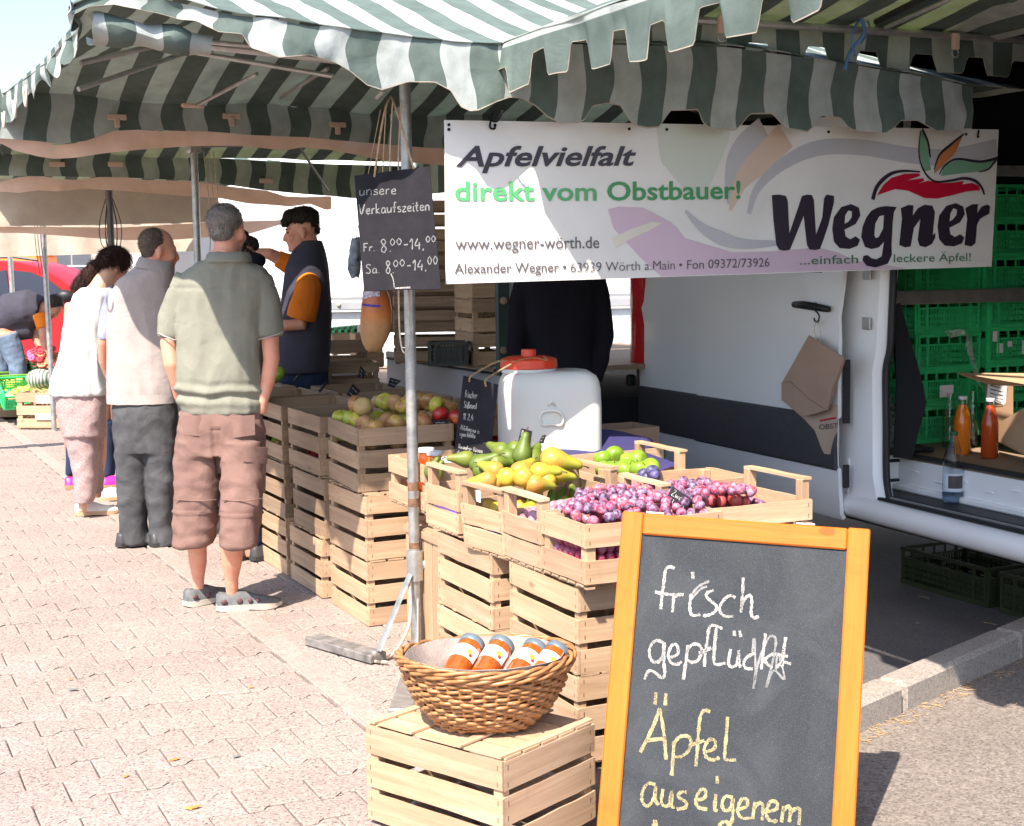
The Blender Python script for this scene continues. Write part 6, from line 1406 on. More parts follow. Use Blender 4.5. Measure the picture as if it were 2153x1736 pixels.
# ---------------------------------------------------------------- green plastic crates
mt, t, out = nmat('green_plastic'); n1 = noise_(t, 12, 4, .6, coords(t)); c = ramp(t, n1, [(.3, (.03, .55, .17)), (.7, (.07, .70, .26))]); pbsdf(t, out, c, .4, 0, None, .4); M_['gplastic'] = mt
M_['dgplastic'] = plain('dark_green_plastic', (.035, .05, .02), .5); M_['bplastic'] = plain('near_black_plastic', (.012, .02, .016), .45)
_gc = {}
def gcrate_mesh(mat, L=.6, W=.4, H=.185):
    """perforated crate: base, and four walls of rims, ribs and slotted panels"""
    key = (mat.name, L, W, H)
    if key in _gc: return _gc[key]
    base = MB().box((0, 0, .008), (L - .01, W - .01, .012)); walls = []
    for ax_, ln, off in (('x', L, W / 2), ('x', L, -W / 2), ('y', W, L / 2), ('y', W, -L / 2)):
        w_ = MB(); n_ = int(ln / .012)
        def bx(c0, z0, cw, hz, th=.005, o_=0):
            c_ = (c0, off + o_ * (1 if off > 0 else -1), z0) if ax_ == 'x' else (off + o_ * (1 if off > 0 else -1), c0, z0)
            d_ = (cw, th, hz) if ax_ == 'x' else (th, cw, hz); w_.box(c_, d_)
        bx(0, H - .008, ln, .016, .014); bx(0, .010, ln, .02, .010); bx(0, H * .70, ln - .01, .010, .008)
        for q in (-.5, -.36, .36, .5): bx(q * (ln - .02), H * .5, .012, H - .03, .012)
        bx(0, H * .17, ln - .02, H * .10); bx(0, H * .50, ln - .02, H * .06); bx(0, H * .34, ln - .02, H * .05)
        k = -ln / 2 + .03
        while k < ln / 2 - .02:                                     # ribs that leave the slots open
            bx(k, H * .40, .0075 if int(k * 1000) % 3 else .014, H * .52); k += .0165
        k = -ln * .34
        while k < ln * .36: bx(k, H * .82, .010, H * .24); k += ln * .17
        walls.append(w_)
    _gc[key] = (mesh_of('base', base, mat), [mesh_of('side', w_, mat) for w_ in walls], H); return _gc[key]
def gcrate(label, M, mat='gplastic', group=None, name='plastic_crate', **k):
    b_, ws, H = gcrate_mesh(M_[mat], **k); t_ = thing(name, (0, 0, 0), label, 'crate', group, M=M)
    inst('base', b_, t_, Matrix.Identity(4))
    for w_ in ws: inst('side', w_, t_, Matrix.Identity(4))
    return t_
def MV(a, n, z, ang=0): return Matrix.Translation(vn(a, n, z)) @ Matrix.Rotation(VA + pi / 2 + ang, 4, 'Z')
GV = 'green plastic crates stacked inside the van'; lv_n = ['lowest', 'second lowest', 'second highest', 'highest']
for k in range(4): gcrate('green crate, %s in the near stack behind the juice bottles' % lv_n[k], MV(.59 + .01 * (k % 2), .83, .627 + k * .186), group=GV)
for k in range(4): gcrate('green crate, %s in the right hand stack above the cardboard box' % lv_n[k], MV(.57, 1.255, .627 + k * .186 + .02, .02), group=GV)
for k in range(4): gcrate('green crate, %s in the rear stack beside the door pillar' % lv_n[k], MV(1.23, .72, .627 + k * .186), group=GV)
for j, (a, n_) in enumerate(((.60, .83), (.60, 1.26), (1.22, .72))):
    for k in range(3): gcrate('green crate on the van shelf, %s, %s' % (('bottom layer', 'middle layer', 'top layer')[k], ('above the near stack', 'above the right hand stack', 'by the door pillar')[j]), MV(a, n_, 1.385 + k * .186), group='green plastic crates on the van shelf')
gcrate('green crate stack layer behind the banner edge, right', MV(.58, 1.69, .627), group=GV); gcrate('green crate at the far right wall of the van, upper', MV(.58, 1.69, .815), group=GV)
cA = Vector((1.881, 6.794, 0)); cB = Vector((2.109, 6.293, 0)); dd = (cB - cA).normalized(); nn_ = Vector((-dd.y, dd.x, 0))
if nn_.x < 0: nn_ = -nn_
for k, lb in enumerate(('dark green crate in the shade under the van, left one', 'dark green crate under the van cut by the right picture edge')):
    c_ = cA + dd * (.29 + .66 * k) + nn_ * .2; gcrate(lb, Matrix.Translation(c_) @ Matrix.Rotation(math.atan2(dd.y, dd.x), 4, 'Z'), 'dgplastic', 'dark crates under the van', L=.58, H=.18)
tg_ = thing('torn_label', vn(.25, 1.2, 1.15), 'torn white paper label on a green crate at the right', 'label')
for k, (a, b) in enumerate(((1.10, 1.17), (1.135, 1.10), (1.20, 1.12), (1.30, 1.10))): mk('paper_scrap', MB().box(vn(.262, a, b), (.03 + .01 * (k % 2), .001, .07 - .02 * (k % 3)), rz=VA + .0), M_['paperw'], tg_)
tg_ = thing('film_strip', vn(.24, 1.0, 1.1), 'crinkled clear film hanging between the green crate stacks', 'plastic film')
mt, t, out = nmat('clear_film'); a_ = t.nodes.new('ShaderNodeBsdfTransparent'); g_ = t.nodes.new('ShaderNodeBsdfPrincipled'); g_.inputs['Base Color'].default_value = (.62, .66, .62, 1); g_.inputs['Roughness'].default_value = .18
mx = t.nodes.new('ShaderNodeMixShader'); t.links.new(ramp(t, noise_(t, 16, 4, .6, coords(t), 1.5), [(.35, (.18, .18, .18)), (.7, (.62, .62, .62))]), mx.inputs[0]); t.links.new(a_.outputs[0], mx.inputs[1]); t.links.new(g_.outputs[0], mx.inputs[2]); t.links.new(mx.outputs[0], out.inputs[0]); M_['film'] = mt
fp = [P(1992, 702, 7.1), P(2030, 698, 7.15), P(2040, 740, 7.12), P(2052, 785, 7.12), P(2062, 812, 7.12)]
sheet('film', [[p + VD * .01 * sin(i) - VI * .018 + Vector((0, 0, .012)) for i, p in enumerate(catmull(fp, 4))], [p + VI * .022 - Vector((0, 0, .02)) for p in catmull(fp, 4)]], M_['film'], tg_, .001)
# bottles
def bottle(c, H, R, lab, fill, fillmat, cap, capm, kind='juice', name='bottle', grp=None):
    t_ = thing(name, c, lab, 'bottle', grp)
    if kind == 'juice': pf = [(.0, 0), (R * .86, .001), (R, .008), (R, H * .52), (R * .97, H * .60), (R * .72, H * .74), (R * .50, H * .85), (R * .46, H * .95), (R * .5, H * .955)]
    else: pf = [(0, .004), (R * .8, 0), (R * .98, .01), (R, H * .12), (R * .96, H * .16), (R, H * .2), (R, H * .46), (R * .92, H * .50), (R, H * .55), (R * .95, H * .62), (R * .62, H * .78), (R * .34, H * .90), (R * .30, H * .96)]
    inner = [(max(r - .002, .0001), z + (.002 if z < .02 else 0)) for r, z in pf]
    mb = MB(); rings = []
    if fill > 0:
        fl = [(r * .985, z) for r, z in pf if z <= H * fill]; zf = H * fill; rf = interp([(z, r) for r, z in pf], zf) * .985; fl.append((rf, zf)); fl[0] = (.001, .001)
        if fill > .5: body = mk('juice', MB().lathe(fl, c, 28), fillmat, t_, smooth=45)
        else: mk('water', MB().lathe(fl, c, 28), fillmat, t_, smooth=45)
        up = [(rf, zf)] + [(r, z) for r, z in pf if z > zf]; up = up + [(max(r - .0015, .001), z) for r, z in up[::-1]]
        if fill > .5: mk('glass_neck', MB().loft([[Vector(c) + Vector((r * cos(2 * pi * j / 28), r * sin(2 * pi * j / 28), z)) for j in range(28)] for r, z in up], cap=False), M_['glass'], t_, smooth=45)
    if fill <= .5:
        o_ = pf[1:]; mk('bottle_wall', MB().loft([[Vector(c) + Vector((r * cos(2 * pi * j / 28), r * sin(2 * pi * j / 28), z)) for j in range(28)] for r, z in [(.001, .001)] + o_ + inner[::-1][:-1] + [(.001, .004)]], cap=False), M_['glass'] if kind == 'juice' else M_['clearpl'], t_, smooth=45)
    if cap: mk('cap', MB().lathe([(R * .50 if kind == 'juice' else R * .36, H * .945), (R * .52 if kind == 'juice' else R * .38, H * .95), (R * .52 if kind == 'juice' else R * .38, H * .995), (R * .45 if kind == 'juice' else R * .3, H)], c, 24), capm, t_, smooth=40)
    return t_
def onfloor(u, v, z): g_ = G(u, v, z); return Vector((g_.x, g_.y, z))
c1 = onfloor(2022, 955, .627); c1 = Vector((c1.x, c1.y, .627)); k1 = c1.y / 2990
bottle(c1, 124 * k1, .040, 'juice bottle glowing orange in the sun inside the van', .86, M_['amber'], True, M_['lidw'], grp='juice bottles in the van')
c2 = onfloor(2080, 962, .627); bottle(c2, 127 * c2.y / 2990, .040, 'darker amber juice bottle beside the cardboard box', .88, M_['rust_j'], True, M_['lidw'], grp='juice bottles in the van')
c3 = onfloor(1996, 940, .627); bottle(c3, 120 * c3.y / 2990, .034, 'empty clear bottle with a small label left of the orange juice', 0, None, False, None)
c4 = onfloor(2044, 938, .627); bottle(c4, 125 * c4.y / 2990, .034, 'empty clear bottle between the two juice bottles', 0, None, False, None)
c5 = onfloor(2003, 1056, .46); wb_ = bottle(c5, 152 * c5.y / 2990, .047, 'half empty plastic water bottle with a green cap on the van step', .30, glass('blue_water', (.55, .70, .92), .02, 1.3), True, plain('green_cap', (.02, .10, .04), .4), kind='pet', name='water_bottle')
R_ = [[c5 + Vector((.0478 * cos(q), .0478 * sin(q), h)) for q in np.linspace(-pi / 2 - 1.45, -pi / 2 + 1.45, 17)] for h in (.055, .08, .11, .138)]
lb_ = sheet('label', R_, plain('blue_white_label', (.55, .62, .70), .5), wb_, .0006)
sheet('label_picture', [[c5 + Vector((.0485 * cos(q), .0485 * sin(q), h)) for q in np.linspace(-pi / 2 - .75, -pi / 2 + .7, 11)] for h in (.07, .09, .128)], plain('dark_label_print', (.07, .055, .06), .5), lb_, .0004)
lw = thing('note', P(1985, 828, 7.1), 'white paper note behind the empty bottle', 'note'); label_card(lw, P(1990, 822, 7.12), .085, .06, -VD, (0, 0, 1), M_['paperw'])
# plastic bag, gloves, cardboard boxes in the van
pb_ = thing('plastic_bag', onfloor(1850, 942, .627), 'crumpled translucent plastic bag beside the door pillar', 'bag')
bc_ = P(1852, 885, 7.0); rings = []
for i in range(15):
    z = -.135 + .27 * i / 14; r0_ = .075 * (1 - .35 * max(0, z / .135) ** 2) * (1 if i else .7)
    rings.append([bc_ + Vector((r0_ * cos(q) * 1.0 + .012 * noise.noise(Vector((cos(q) * 4, sin(q) * 4, z * 22))), .06 * sin(q) + .012 * noise.noise(Vector((cos(q) * 4, sin(q) * 4, z * 22 + 9))), z + .01 * noise.noise(Vector((cos(q) * 3, sin(q) * 3, 4))))) for q in np.linspace(0, 2 * pi, 33)[:-1]])
mt2, t, out = nmat('greenish_film'); a_ = t.nodes.new('ShaderNodeBsdfTransparent'); a_.inputs[0].default_value = (.75, .85, .78, 1); g_ = t.nodes.new('ShaderNodeBsdfPrincipled'); g_.inputs['Base Color'].default_value = (.20, .27, .24, 1); g_.inputs['Roughness'].default_value = .2
mx = t.nodes.new('ShaderNodeMixShader'); t.links.new(ramp(t, noise_(t, 20, 4, .6, coords(t), 2), [(.35, (.45, .45, .45)), (.7, (.9, .9, .9))]), mx.inputs[0]); t.links.new(a_.outputs[0], mx.inputs[1]); t.links.new(g_.outputs[0], mx.inputs[2]); t.links.new(mx.outputs[0], out.inputs[0])
mk('bag_skin', MB().loft(rings, cap=True), mt2, pb_, smooth=60)
gl = thing('work_gloves', onfloor(1912, 945, .627), 'pair of black work gloves lying on the van floor', 'gloves')
gm = plain('black_glove', (.018, .018, .02), .8, 0, .2, 30, .4)
for k in range(2):
    o_ = onfloor(1905 + 18 * k, 938 + 5 * k, .645); mb = MB(); mb.ball(o_, (.055, .04, .02), 12, 8)
    for f in range(5): mb.tube([o_ + Vector((.03, -.03 + .016 * f, 0)), o_ + Vector((.08 + .01 * sin(f), -.035 + .02 * f, -.004))], [.011, .009], 8)
    mk('glove', mb, gm, gl, smooth=True)
cb = thing('cardboard_box', onfloor(2130, 980, .627), 'open brown cardboard box with printed side on the van floor', 'box')
kc = plain('box_cardboard', (.50, .32, .19), .85, 0, .06, 5, .1)
def quadp(par, nm, ps, mat, th=.004):
    n_ = (ps[1] - ps[0]).cross(ps[2] - ps[1]).normalized(); k = len(ps)
    return mk(nm, MB().add(ps + [p - n_ * th for p in ps], [tuple(range(k)), tuple(range(k, 2 * k))[::-1]] + [((i + 1) % k, i, k + i, k + (i + 1) % k) for i in range(k)]), mat, par)
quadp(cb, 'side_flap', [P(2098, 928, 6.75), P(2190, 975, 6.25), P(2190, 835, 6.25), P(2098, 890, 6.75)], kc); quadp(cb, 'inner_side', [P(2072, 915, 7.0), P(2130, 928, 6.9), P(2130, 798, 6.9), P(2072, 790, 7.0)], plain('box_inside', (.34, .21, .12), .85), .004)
quadp(cb, 'lid_flap', [P(2012, 785, 6.9), P(2085, 810, 6.8), P(2170, 812, 6.4), P(2170, 786, 6.6)], kc); lbx = quadp(cb, 'label', [P(2074, 838, 6.97), P(2114, 852, 6.93), P(2118, 806, 6.90), P(2078, 795, 6.95)], M_['paperw'], .001)
quadp(cb, 'bottom_fold', [P(2105, 925, 6.6), P(2170, 965, 6.2), P(2170, 880, 6.2), P(2120, 900, 6.5)], kc)
mb = MB()
for k in range(4):
    a = P(2082, 810 + k * 8, 6.94); b = P(2105 + 4 * (k % 2), 816 + k * 8, 6.91); mb.tube([a, b], .002, 4)
mk('print_line', mb, blk, lbx)
# cardboard crate behind the trays, before the van
cx_ = thing('cardboard_box', P(1300, 925, 6.6), 'open brown cardboard box behind the dark blue paper', 'box')
c0 = P(1300, 940, 6.62); kb_ = plain('dull_cardboard', (.33, .21, .14), .85)
for nm, d_, c_ in (('side', (.30, .004, .16), (0, -.12, .02)), ('side', (.30, .004, .16), (0, .12, .02)), ('side', (.004, .236, .16), (-.15, 0, .02)), ('side', (.004, .236, .16), (.15, 0, .02)), ('base', (.30, .24, .004), (0, 0, -.06))):
    mk(nm, MB().box(c_, d_, M=Matrix.Translation(c0) @ Matrix.Rotation(.45, 4, 'Z')), kb_, cx_)
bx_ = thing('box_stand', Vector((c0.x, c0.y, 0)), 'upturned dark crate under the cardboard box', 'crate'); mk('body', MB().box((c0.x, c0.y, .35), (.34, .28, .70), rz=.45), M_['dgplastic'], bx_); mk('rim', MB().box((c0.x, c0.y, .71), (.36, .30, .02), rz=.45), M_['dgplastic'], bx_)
# ================================================================ flatbed truck behind the stall
tf = thing('flatbed_truck', st(2.7, 1.9), 'flatbed truck with a grey drop side standing behind the apple stall', 'truck')
M_['greyp'] = plain('grey_dropside', (.40, .41, .43), .5, 0, .04, 3)
RB = 1.46
mk('drop_side', MB().box(st(3.05, RB, .745), (.025, 2.1, .36), rz=SANG, bev=.006), M_['greyp'], tf); mk('side_rail', MB().box(st(3.05, RB + .01, .955), (.05, 2.12, .045), rz=SANG, bev=.006), M_['steel'], tf)
mk('rail_lip', MB().box(st(3.05, RB - .018, .930), (.012, 2.1, .01), rz=SANG), M_['rubber'], tf)
for s in (2.25, 3.0, 3.8): mk('latch', MB().box(st(s, RB - .02, .945), (.03, .06, .035), rz=SANG, bev=.006), M_['black'], tf)
mk('bed_floor', MB().box(st(3.05, RB + .95, .955), (1.85, 2.1, .03), rz=SANG), M_['oldwood'], tf); mk('chassis', MB().box(st(3.05, RB + .9, .62), (1.5, 2.0, .30), rz=SANG), M_['dark'], tf)
for s in (2.5, 3.6): mk('wheel', MB().tube([st(s, RB + .1, .36), st(s, RB + .36, .36)], .36, 24), M_['dark'], tf, smooth=40)
gp = plain('green_post', (.05, .085, .075), .5, .2)
cpo = P(1057, 680, 8.0); mk('stake_post', MB().box((cpo.x, cpo.y, 1.42), (.075, .04, .95), rz=SANG, bev=.004), gp, tf)
for v in (632, 736): mk('stake_eye', MB().ball(P(1059, v, 7.97), (.022, .006, .022), 12, 8), M_['oldwood'], tf, smooth=True)
mk('post_edge', MB().box((cpo.x + .045, cpo.y, 1.42), (.012, .045, .95), rz=SANG), M_['steel'], tf)
gpn = P(1072, 640, 9.5); mk('tarp_edge', MB().box((gpn.x + .1, gpn.y, 1.6), (.35, .03, 1.0), rz=SANG, bev=.01), plain('pale_green_tarp', (.42, .52, .46), .7), tf)
GC = 'wooden crates stacked on the flatbed'
bz = .972
for k in range(4):
    c_ = P(915, 700, 9.0); crate('greyed crate on the flatbed, %s of the wide stack' % ['lowest', 'second', 'third', 'topmost'][k], Matrix.Translation((c_.x, c_.y, bz + .25 * k)) @ Matrix.Rotation(.10, 4, 'Z'), L=.52, W=.40, H=.245, age='oldwood', group=GC, ns=3, sh=.062)
for k in range(4):
    c_ = P(1012, 700, 8.5); crate('%s crate of the narrow stack by the green post' % ['lowest', 'second', 'third', 'topmost'][k], Matrix.Translation((c_.x, c_.y, bz + .20 * k)) @ Matrix.Rotation(.35, 4, 'Z'), L=.22, W=.34, H=.195, age='wood', group=GC, ns=2, sh=.078)
c_ = P(945, 720, 8.35); gcrate('near black plastic crate on the edge of the flatbed', Matrix.Translation((c_.x, c_.y, .985)) @ Matrix.Rotation(-.05, 4, 'Z'), 'bplastic', L=.225, W=.20, H=.14)
pn = thing('panel', P(800, 690, 9.2), 'brown board leaning behind the hanging bag on the flatbed', 'board'); mk('board', MB().box(P(945, 610, 9.6), (.95, .03, .55), rz=.1), M_['oldwood'], pn); mk('edge_strip', MB().box(P(945, 540, 9.58), (.95, .035, .03), rz=.1), M_['oldwood'], pn)
# bag of bread-brown paper hanging by the hours board
hb_ = thing('hanging_sack', P(790, 680, 6.4), 'brown rounded sack with a printed label hanging beside the pole', 'sack')
mt, t, out = nmat('bread_brown'); g = geo_pos(t); sp_ = t.nodes.new('ShaderNodeSeparateXYZ'); t.links.new(g, sp_.inputs[0]); n1 = noise_(t, 24, 5, .65, g)
mr = ND(t, 'ShaderNodeMapRange'); t.links.new(sp_.outputs[2], mr.inputs[0]); mr.inputs[1].default_value = 1.18; mr.inputs[2].default_value = 1.46
c = ramp(t, mr.outputs[0], [(0, (.34, .20, .09)), (.42, (.42, .22, .09)), (.6, (.52, .16, .025)), (.85, (.42, .10, .02)), (1, (.25, .12, .06))]); c = mixc(t, 1, c, ramp(t, n1, [(.3, (.75, .75, .75)), (.7, (1, 1, 1))]), 'MULTIPLY'); pbsdf(t, out, c, .35, 0, bump(t, n1, .3, .004), .5)
rings = []
for v, ul, ur in ((608, 764, 812), (625, 762, 820), (650, 759, 824), (675, 757, 824), (700, 757, 820), (718, 761, 812), (732, 768, 802), (739, 776, 792)):
    a = P(ul, v, 6.4); b = P(ur, v, 6.4); m_ = (a + b) / 2; h_ = (b - a).length / 2
    rings.append([m_ + Vector((h_ * cos(q), h_ * .7 * sin(q), .004 * sin(q * 3))) for q in np.linspace(0, 2 * pi, 25)[:-1]])
bd = mk('sack_body', MB().loft(rings[::-1]), mt, hb_, smooth=60)
R_ = []
for i in range(4):
    v = 612 + i * 9; a = P(763, v, 6.4); b = P(818, v, 6.4); m_ = (a + b) / 2; h_ = (b - a).length / 2 + .0015
    R_.append([m_ + Vector((h_ * cos(q), h_ * .7 * sin(q), -.0)) for q in np.linspace(-pi + .1, -pi / 2 + .35, 13)])
sheet('printed_label', R_, plain('label_violet_white', (.52, .48, .58), .5, 0, .4, 60), bd, .001)
mk('label_band', MB().tube([P(762, 640, 6.29), P(785, 643, 6.265), P(800, 643, 6.27)], .006, 6), plain('label_blue', (.06, .05, .30), .5), bd)
mk('cord', MB().tube([P(790, 610, 6.4), P(800, 450, 6.35), P(812, 222, 6.3)], .003, 6), M_['cord'], hb_)
cl = thing('cloth_bundle', P(745, 545, 6.6), 'greyish blue bundle of bags hanging left of the hours board', 'bags')
R_ = []
for i in range(10):
    v = 500 + i * 9.2; w_ = interp([(0, 8), (3, 14), (7, 14), (9, 8)], i); R_.append([P(748 + w_ * cos(q) - (3 if i > 4 else 0) + 2 * noise.noise(Vector((q, i * .6, 0))), v + 3 * sin(q * 3), 6.6) + Vector((0, .045 * sin(q), 0)) for q in np.linspace(0, 2 * pi, 17)[:-1]])
mk('bags', MB().loft(R_[::-1]), plain('bluegrey_bags', (.22, .27, .31), .6, 0, .5, 20, .6), cl, smooth=50)
mk('cord', MB().tube([P(748, 505, 6.6), P(760, 440, 6.5), P(800, 230, 6.4)], .002, 5), M_['cord'], cl)
# market goods between the flatbed and the box truck
fg = thing('sloped_rack', P(725, 705, 12), 'row of tilted dark green crates seen past the young seller', 'crates')
for k in range(9):
    a = P(697 + k * 6.6, 715 - k * .6, 12.4); mk('crate_edge', MB().box(a, (.012, .34, .17), M=Matrix.Identity(4), rz=0).box(a + Vector((.022, 0, .02)), (.006, .34, .19)), M_['gplastic' if k % 2 else 'bplastic'], fg)
gg = thing('orange_tub', P(706, 727, 11.5), 'small orange tub behind the shoulder of the young seller', 'tub'); mk('tub', MB().lathe([(.05, 0), (.06, .09), (.062, .095)], P(706, 735, 11.5), 16), plain('orange_tub', (.8, .20, .04), .5), gg, smooth=40); mk('rim', MB().lathe([(.064, .09), (.066, .1)], P(706, 735, 11.5), 16), plain('orange_tub_rim', (.7, .18, .04), .5), gg)
for k, (u, v, y, L_, h, ag, lb) in enumerate(((742, 742, 10.8, .34, .12, 'wood', 'sunlit crate below the tilted green crates'), (722, 775, 9.6, .30, .16, 'oldwood', 'shaded crate right behind the young seller'), (736, 815, 9.2, .34, .14, 'oldwood', 'lower shaded crate of reddish apples beyond the dark tag'), (772, 768, 10.2, .2, .2, 'wood', 'bright narrow crate left of the flatbed side'))):
    c_ = P(u, v, y); crate(lb, Matrix.Translation(c_) @ Matrix.Rotation(.25, 4, 'Z'), L=L_, W=.3, H=h + .03, ns=2, sh=h / 2.2, age=ag, group='crates beyond the stall')
ck = thing('trestle_table', P(745, 850, 10.3), 'low table carrying the crates beyond the stall', 'table'); tt = P(745, 832, 10.3)
mk('table_top', MB().box((tt.x, tt.y, .66), (.9, 1.9, .03), rz=.3), M_['oldwood'], ck)
for dx in (-.35, .35):
    for dy in (-.8, .8): mk('leg', MB().box((tt.x + dx, tt.y + dy, .32), (.04, .04, .64)), M_['oldwoodv'], ck)
# ================================================================ people
def ringh(c, hw, hd, yaw=0, n=24, e=2.4, tilt=None):
    o_ = []
    for j in range(n):
        a = 2 * pi * j / n; ca, sa = cos(a), sin(a); x = hw * math.copysign(abs(ca) ** (2 / e), ca); y = hd * math.copysign(abs(sa) ** (2 / e), sa)
        p = Vector((x * cos(yaw) - y * sin(yaw), x * sin(yaw) + y * cos(yaw), 0))
        if tilt: p.z += x * tilt
        o_.append(Vector(c) + p)
    return o_
def RG(uL, uR, v, y, hd, yaw=0, dy=0, e=2.4, tilt=None):
    a = P((uL + uR) / 2, v, y + dy); return ringh(a, (uR - uL) / 2 * (y + dy) / FPX, hd, yaw, e=e, tilt=tilt)
def blob(name, mb, mat, par, voxel=.012, sm=4, fold=None, keep_flat=None):
    me = bpy.data.meshes.new('t'); me.from_pydata(mb.v, [], mb.f); me.update(); o = bpy.data.objects.new('t', me); COL.objects.link(o)
    m1 = o.modifiers.new('r', 'REMESH'); m1.mode = 'VOXEL'; m1.voxel_size = voxel
    if sm: m2 = o.modifiers.new('s', 'SMOOTH'); m2.factor = .5; m2.iterations = sm
    dg = bpy.context.evaluated_depsgraph_get(); me2 = bpy.data.meshes.new_from_object(o.evaluated_get(dg)); bpy.data.objects.remove(o)
    n_ = len(me2.vertices); co = np.empty(n_ * 3); me2.vertices.foreach_get('co', co); co = co.reshape(-1, 3)
    if fold:
        no = np.array([v.normal[:] for v in me2.vertices]); d = np.zeros(n_)
        for i in range(n_): d[i] = fold(Vector(co[i]), no[i])
        co = co + no * d[:, None]
    Mi = np.array(WM[par.name].inverted()); co = co @ Mi[:3, :3].T + Mi[:3, 3]
    me2.vertices.foreach_set('co', co.ravel()); me2.update(); me2.name = name
    me2.materials.clear(); me2.materials.append(mat); me2.polygons.foreach_set('use_smooth', [True] * len(me2.polygons))
    o = bpy.data.objects.new(name, me2); COL.objects.link(o); o.parent = par; WM[o.name] = WM[par.name]; return o
def folds(amp=.008, f=(9, 9, 4), seed=0, ridge=.6, lean_=0.0):
    def fn(p, n):
        q = Vector((p.x * f[0] + seed, p.y * f[1] + p.z * lean_, p.z * f[2])); a = noise.noise(q); b = noise.noise(q * 2.3 + Vector((5, 1, seed)))
        return amp * (ridge * (1 - 2.2 * abs(a)) * .6 + (1 - ridge) * a + .35 * b)
    return fn
def headparts(c, f, k=1.0, pitch=0.0, neck=.10):
    f = Vector(f).normalized(); s_ = f.cross(Vector((0, 0, 1))).normalized(); T = Matrix((s_, f, Vector((0, 0, 1)))).transposed().to_4x4(); T.translation = Vector(c)
    T = T @ Matrix.Rotation(pitch, 4, 'X') @ Matrix.Diagonal((k, k, k, 1)); mb = MB()
    def b(c_, r_, nu=16, nv=12):
        m_ = MB().ball(c_, r_, nu, nv); mb.add(m_.v, m_.f, T)
    b((0, -.012, .035), (.074, .094, .088)); b((0, .030, -.02), (.062, .064, .085)); b((0, .055, -.085), (.034, .036, .030)); b((0, .080, .022), (.048, .016, .013)); b((0, .02, -.06), (.055, .05, .05))
    for sx in (-1, 1): b((sx * .034, .060, -.025), (.028, .030, .028)); b((sx * .076, -.004, -.008), (.009, .019, .031)); b((sx * .074, -.002, -.034), (.008, .010, .012))
    m_ = MB().tube([(0, .084, .012), (0, .104, -.018), (0, .110, -.032), (0, .090, -.042)], [.010, .012, .015, .012], 10); mb.add(m_.v, m_.f, T)
    b((0, .088, -.058), (.022, .012, .0065)); b((0, .086, -.070), (.020, .012, .0075)); b((0, .082, -.095), (.02, .016, .016))
    m_ = MB().tube([(0, -.022, -.02), (0, -.030, -.09), (0, -.045, -.09 - neck)], [.056, .056, .066], 16); mb.add(m_.v, m_.f, T)
    return mb, T
def hair(par, T, mat, c_=(0, -.026, .048), r_=(.082, .094, .088), extra=None, amp=.006, vox=.006, fr=60, name='hair'):
    mb = MB(); m_ = MB().ball(c_, r_, 24, 16); mb.add(m_.v, m_.f, T)
    for c2, r2 in (extra or []): m_ = MB().ball(c2, r2, 14, 10); mb.add(m_.v, m_.f, T)
    return blob(name, mb, mat, par, vox, 2, lambda p, n: amp * (noise.noise(p * fr) + .5 * noise.noise(p * fr * 2.2)))
def fuzz(par, ho, n, L, mat, down=.3, seed=1, wd=.0007, amp=.4):
    me = ho.data; M = WM[par.name]; mb = MB(); rg_ = random.Random(seed); vs = me.vertices; N = len(vs)
    for _ in range(n):
        v = vs[rg_.randrange(N)]; p = M @ v.co; nn = (M.to_3x3() @ v.normal).normalized(); d = (nn + Vector((rg_.uniform(-amp, amp), rg_.uniform(-amp, amp), rg_.uniform(-amp, amp) - down))).normalized(); s_ = d.cross(Vector((rg_.uniform(-1, 1), rg_.uniform(-1, 1), rg_.uniform(-1, 1)))).normalized() * wd; l = L * rg_.uniform(.5, 1.2)
        mb.v += [tuple(p - s_), tuple(p + s_), tuple(p + d * l + Vector((0, 0, -l * l * 3)))]; k = len(mb.v); mb.f.append((k - 3, k - 2, k - 1))
    o_ = mk('hair_strands', mb, mat, par, kind='stuff'); return o_
def addm(dst, src): dst.add(src.v, src.f)
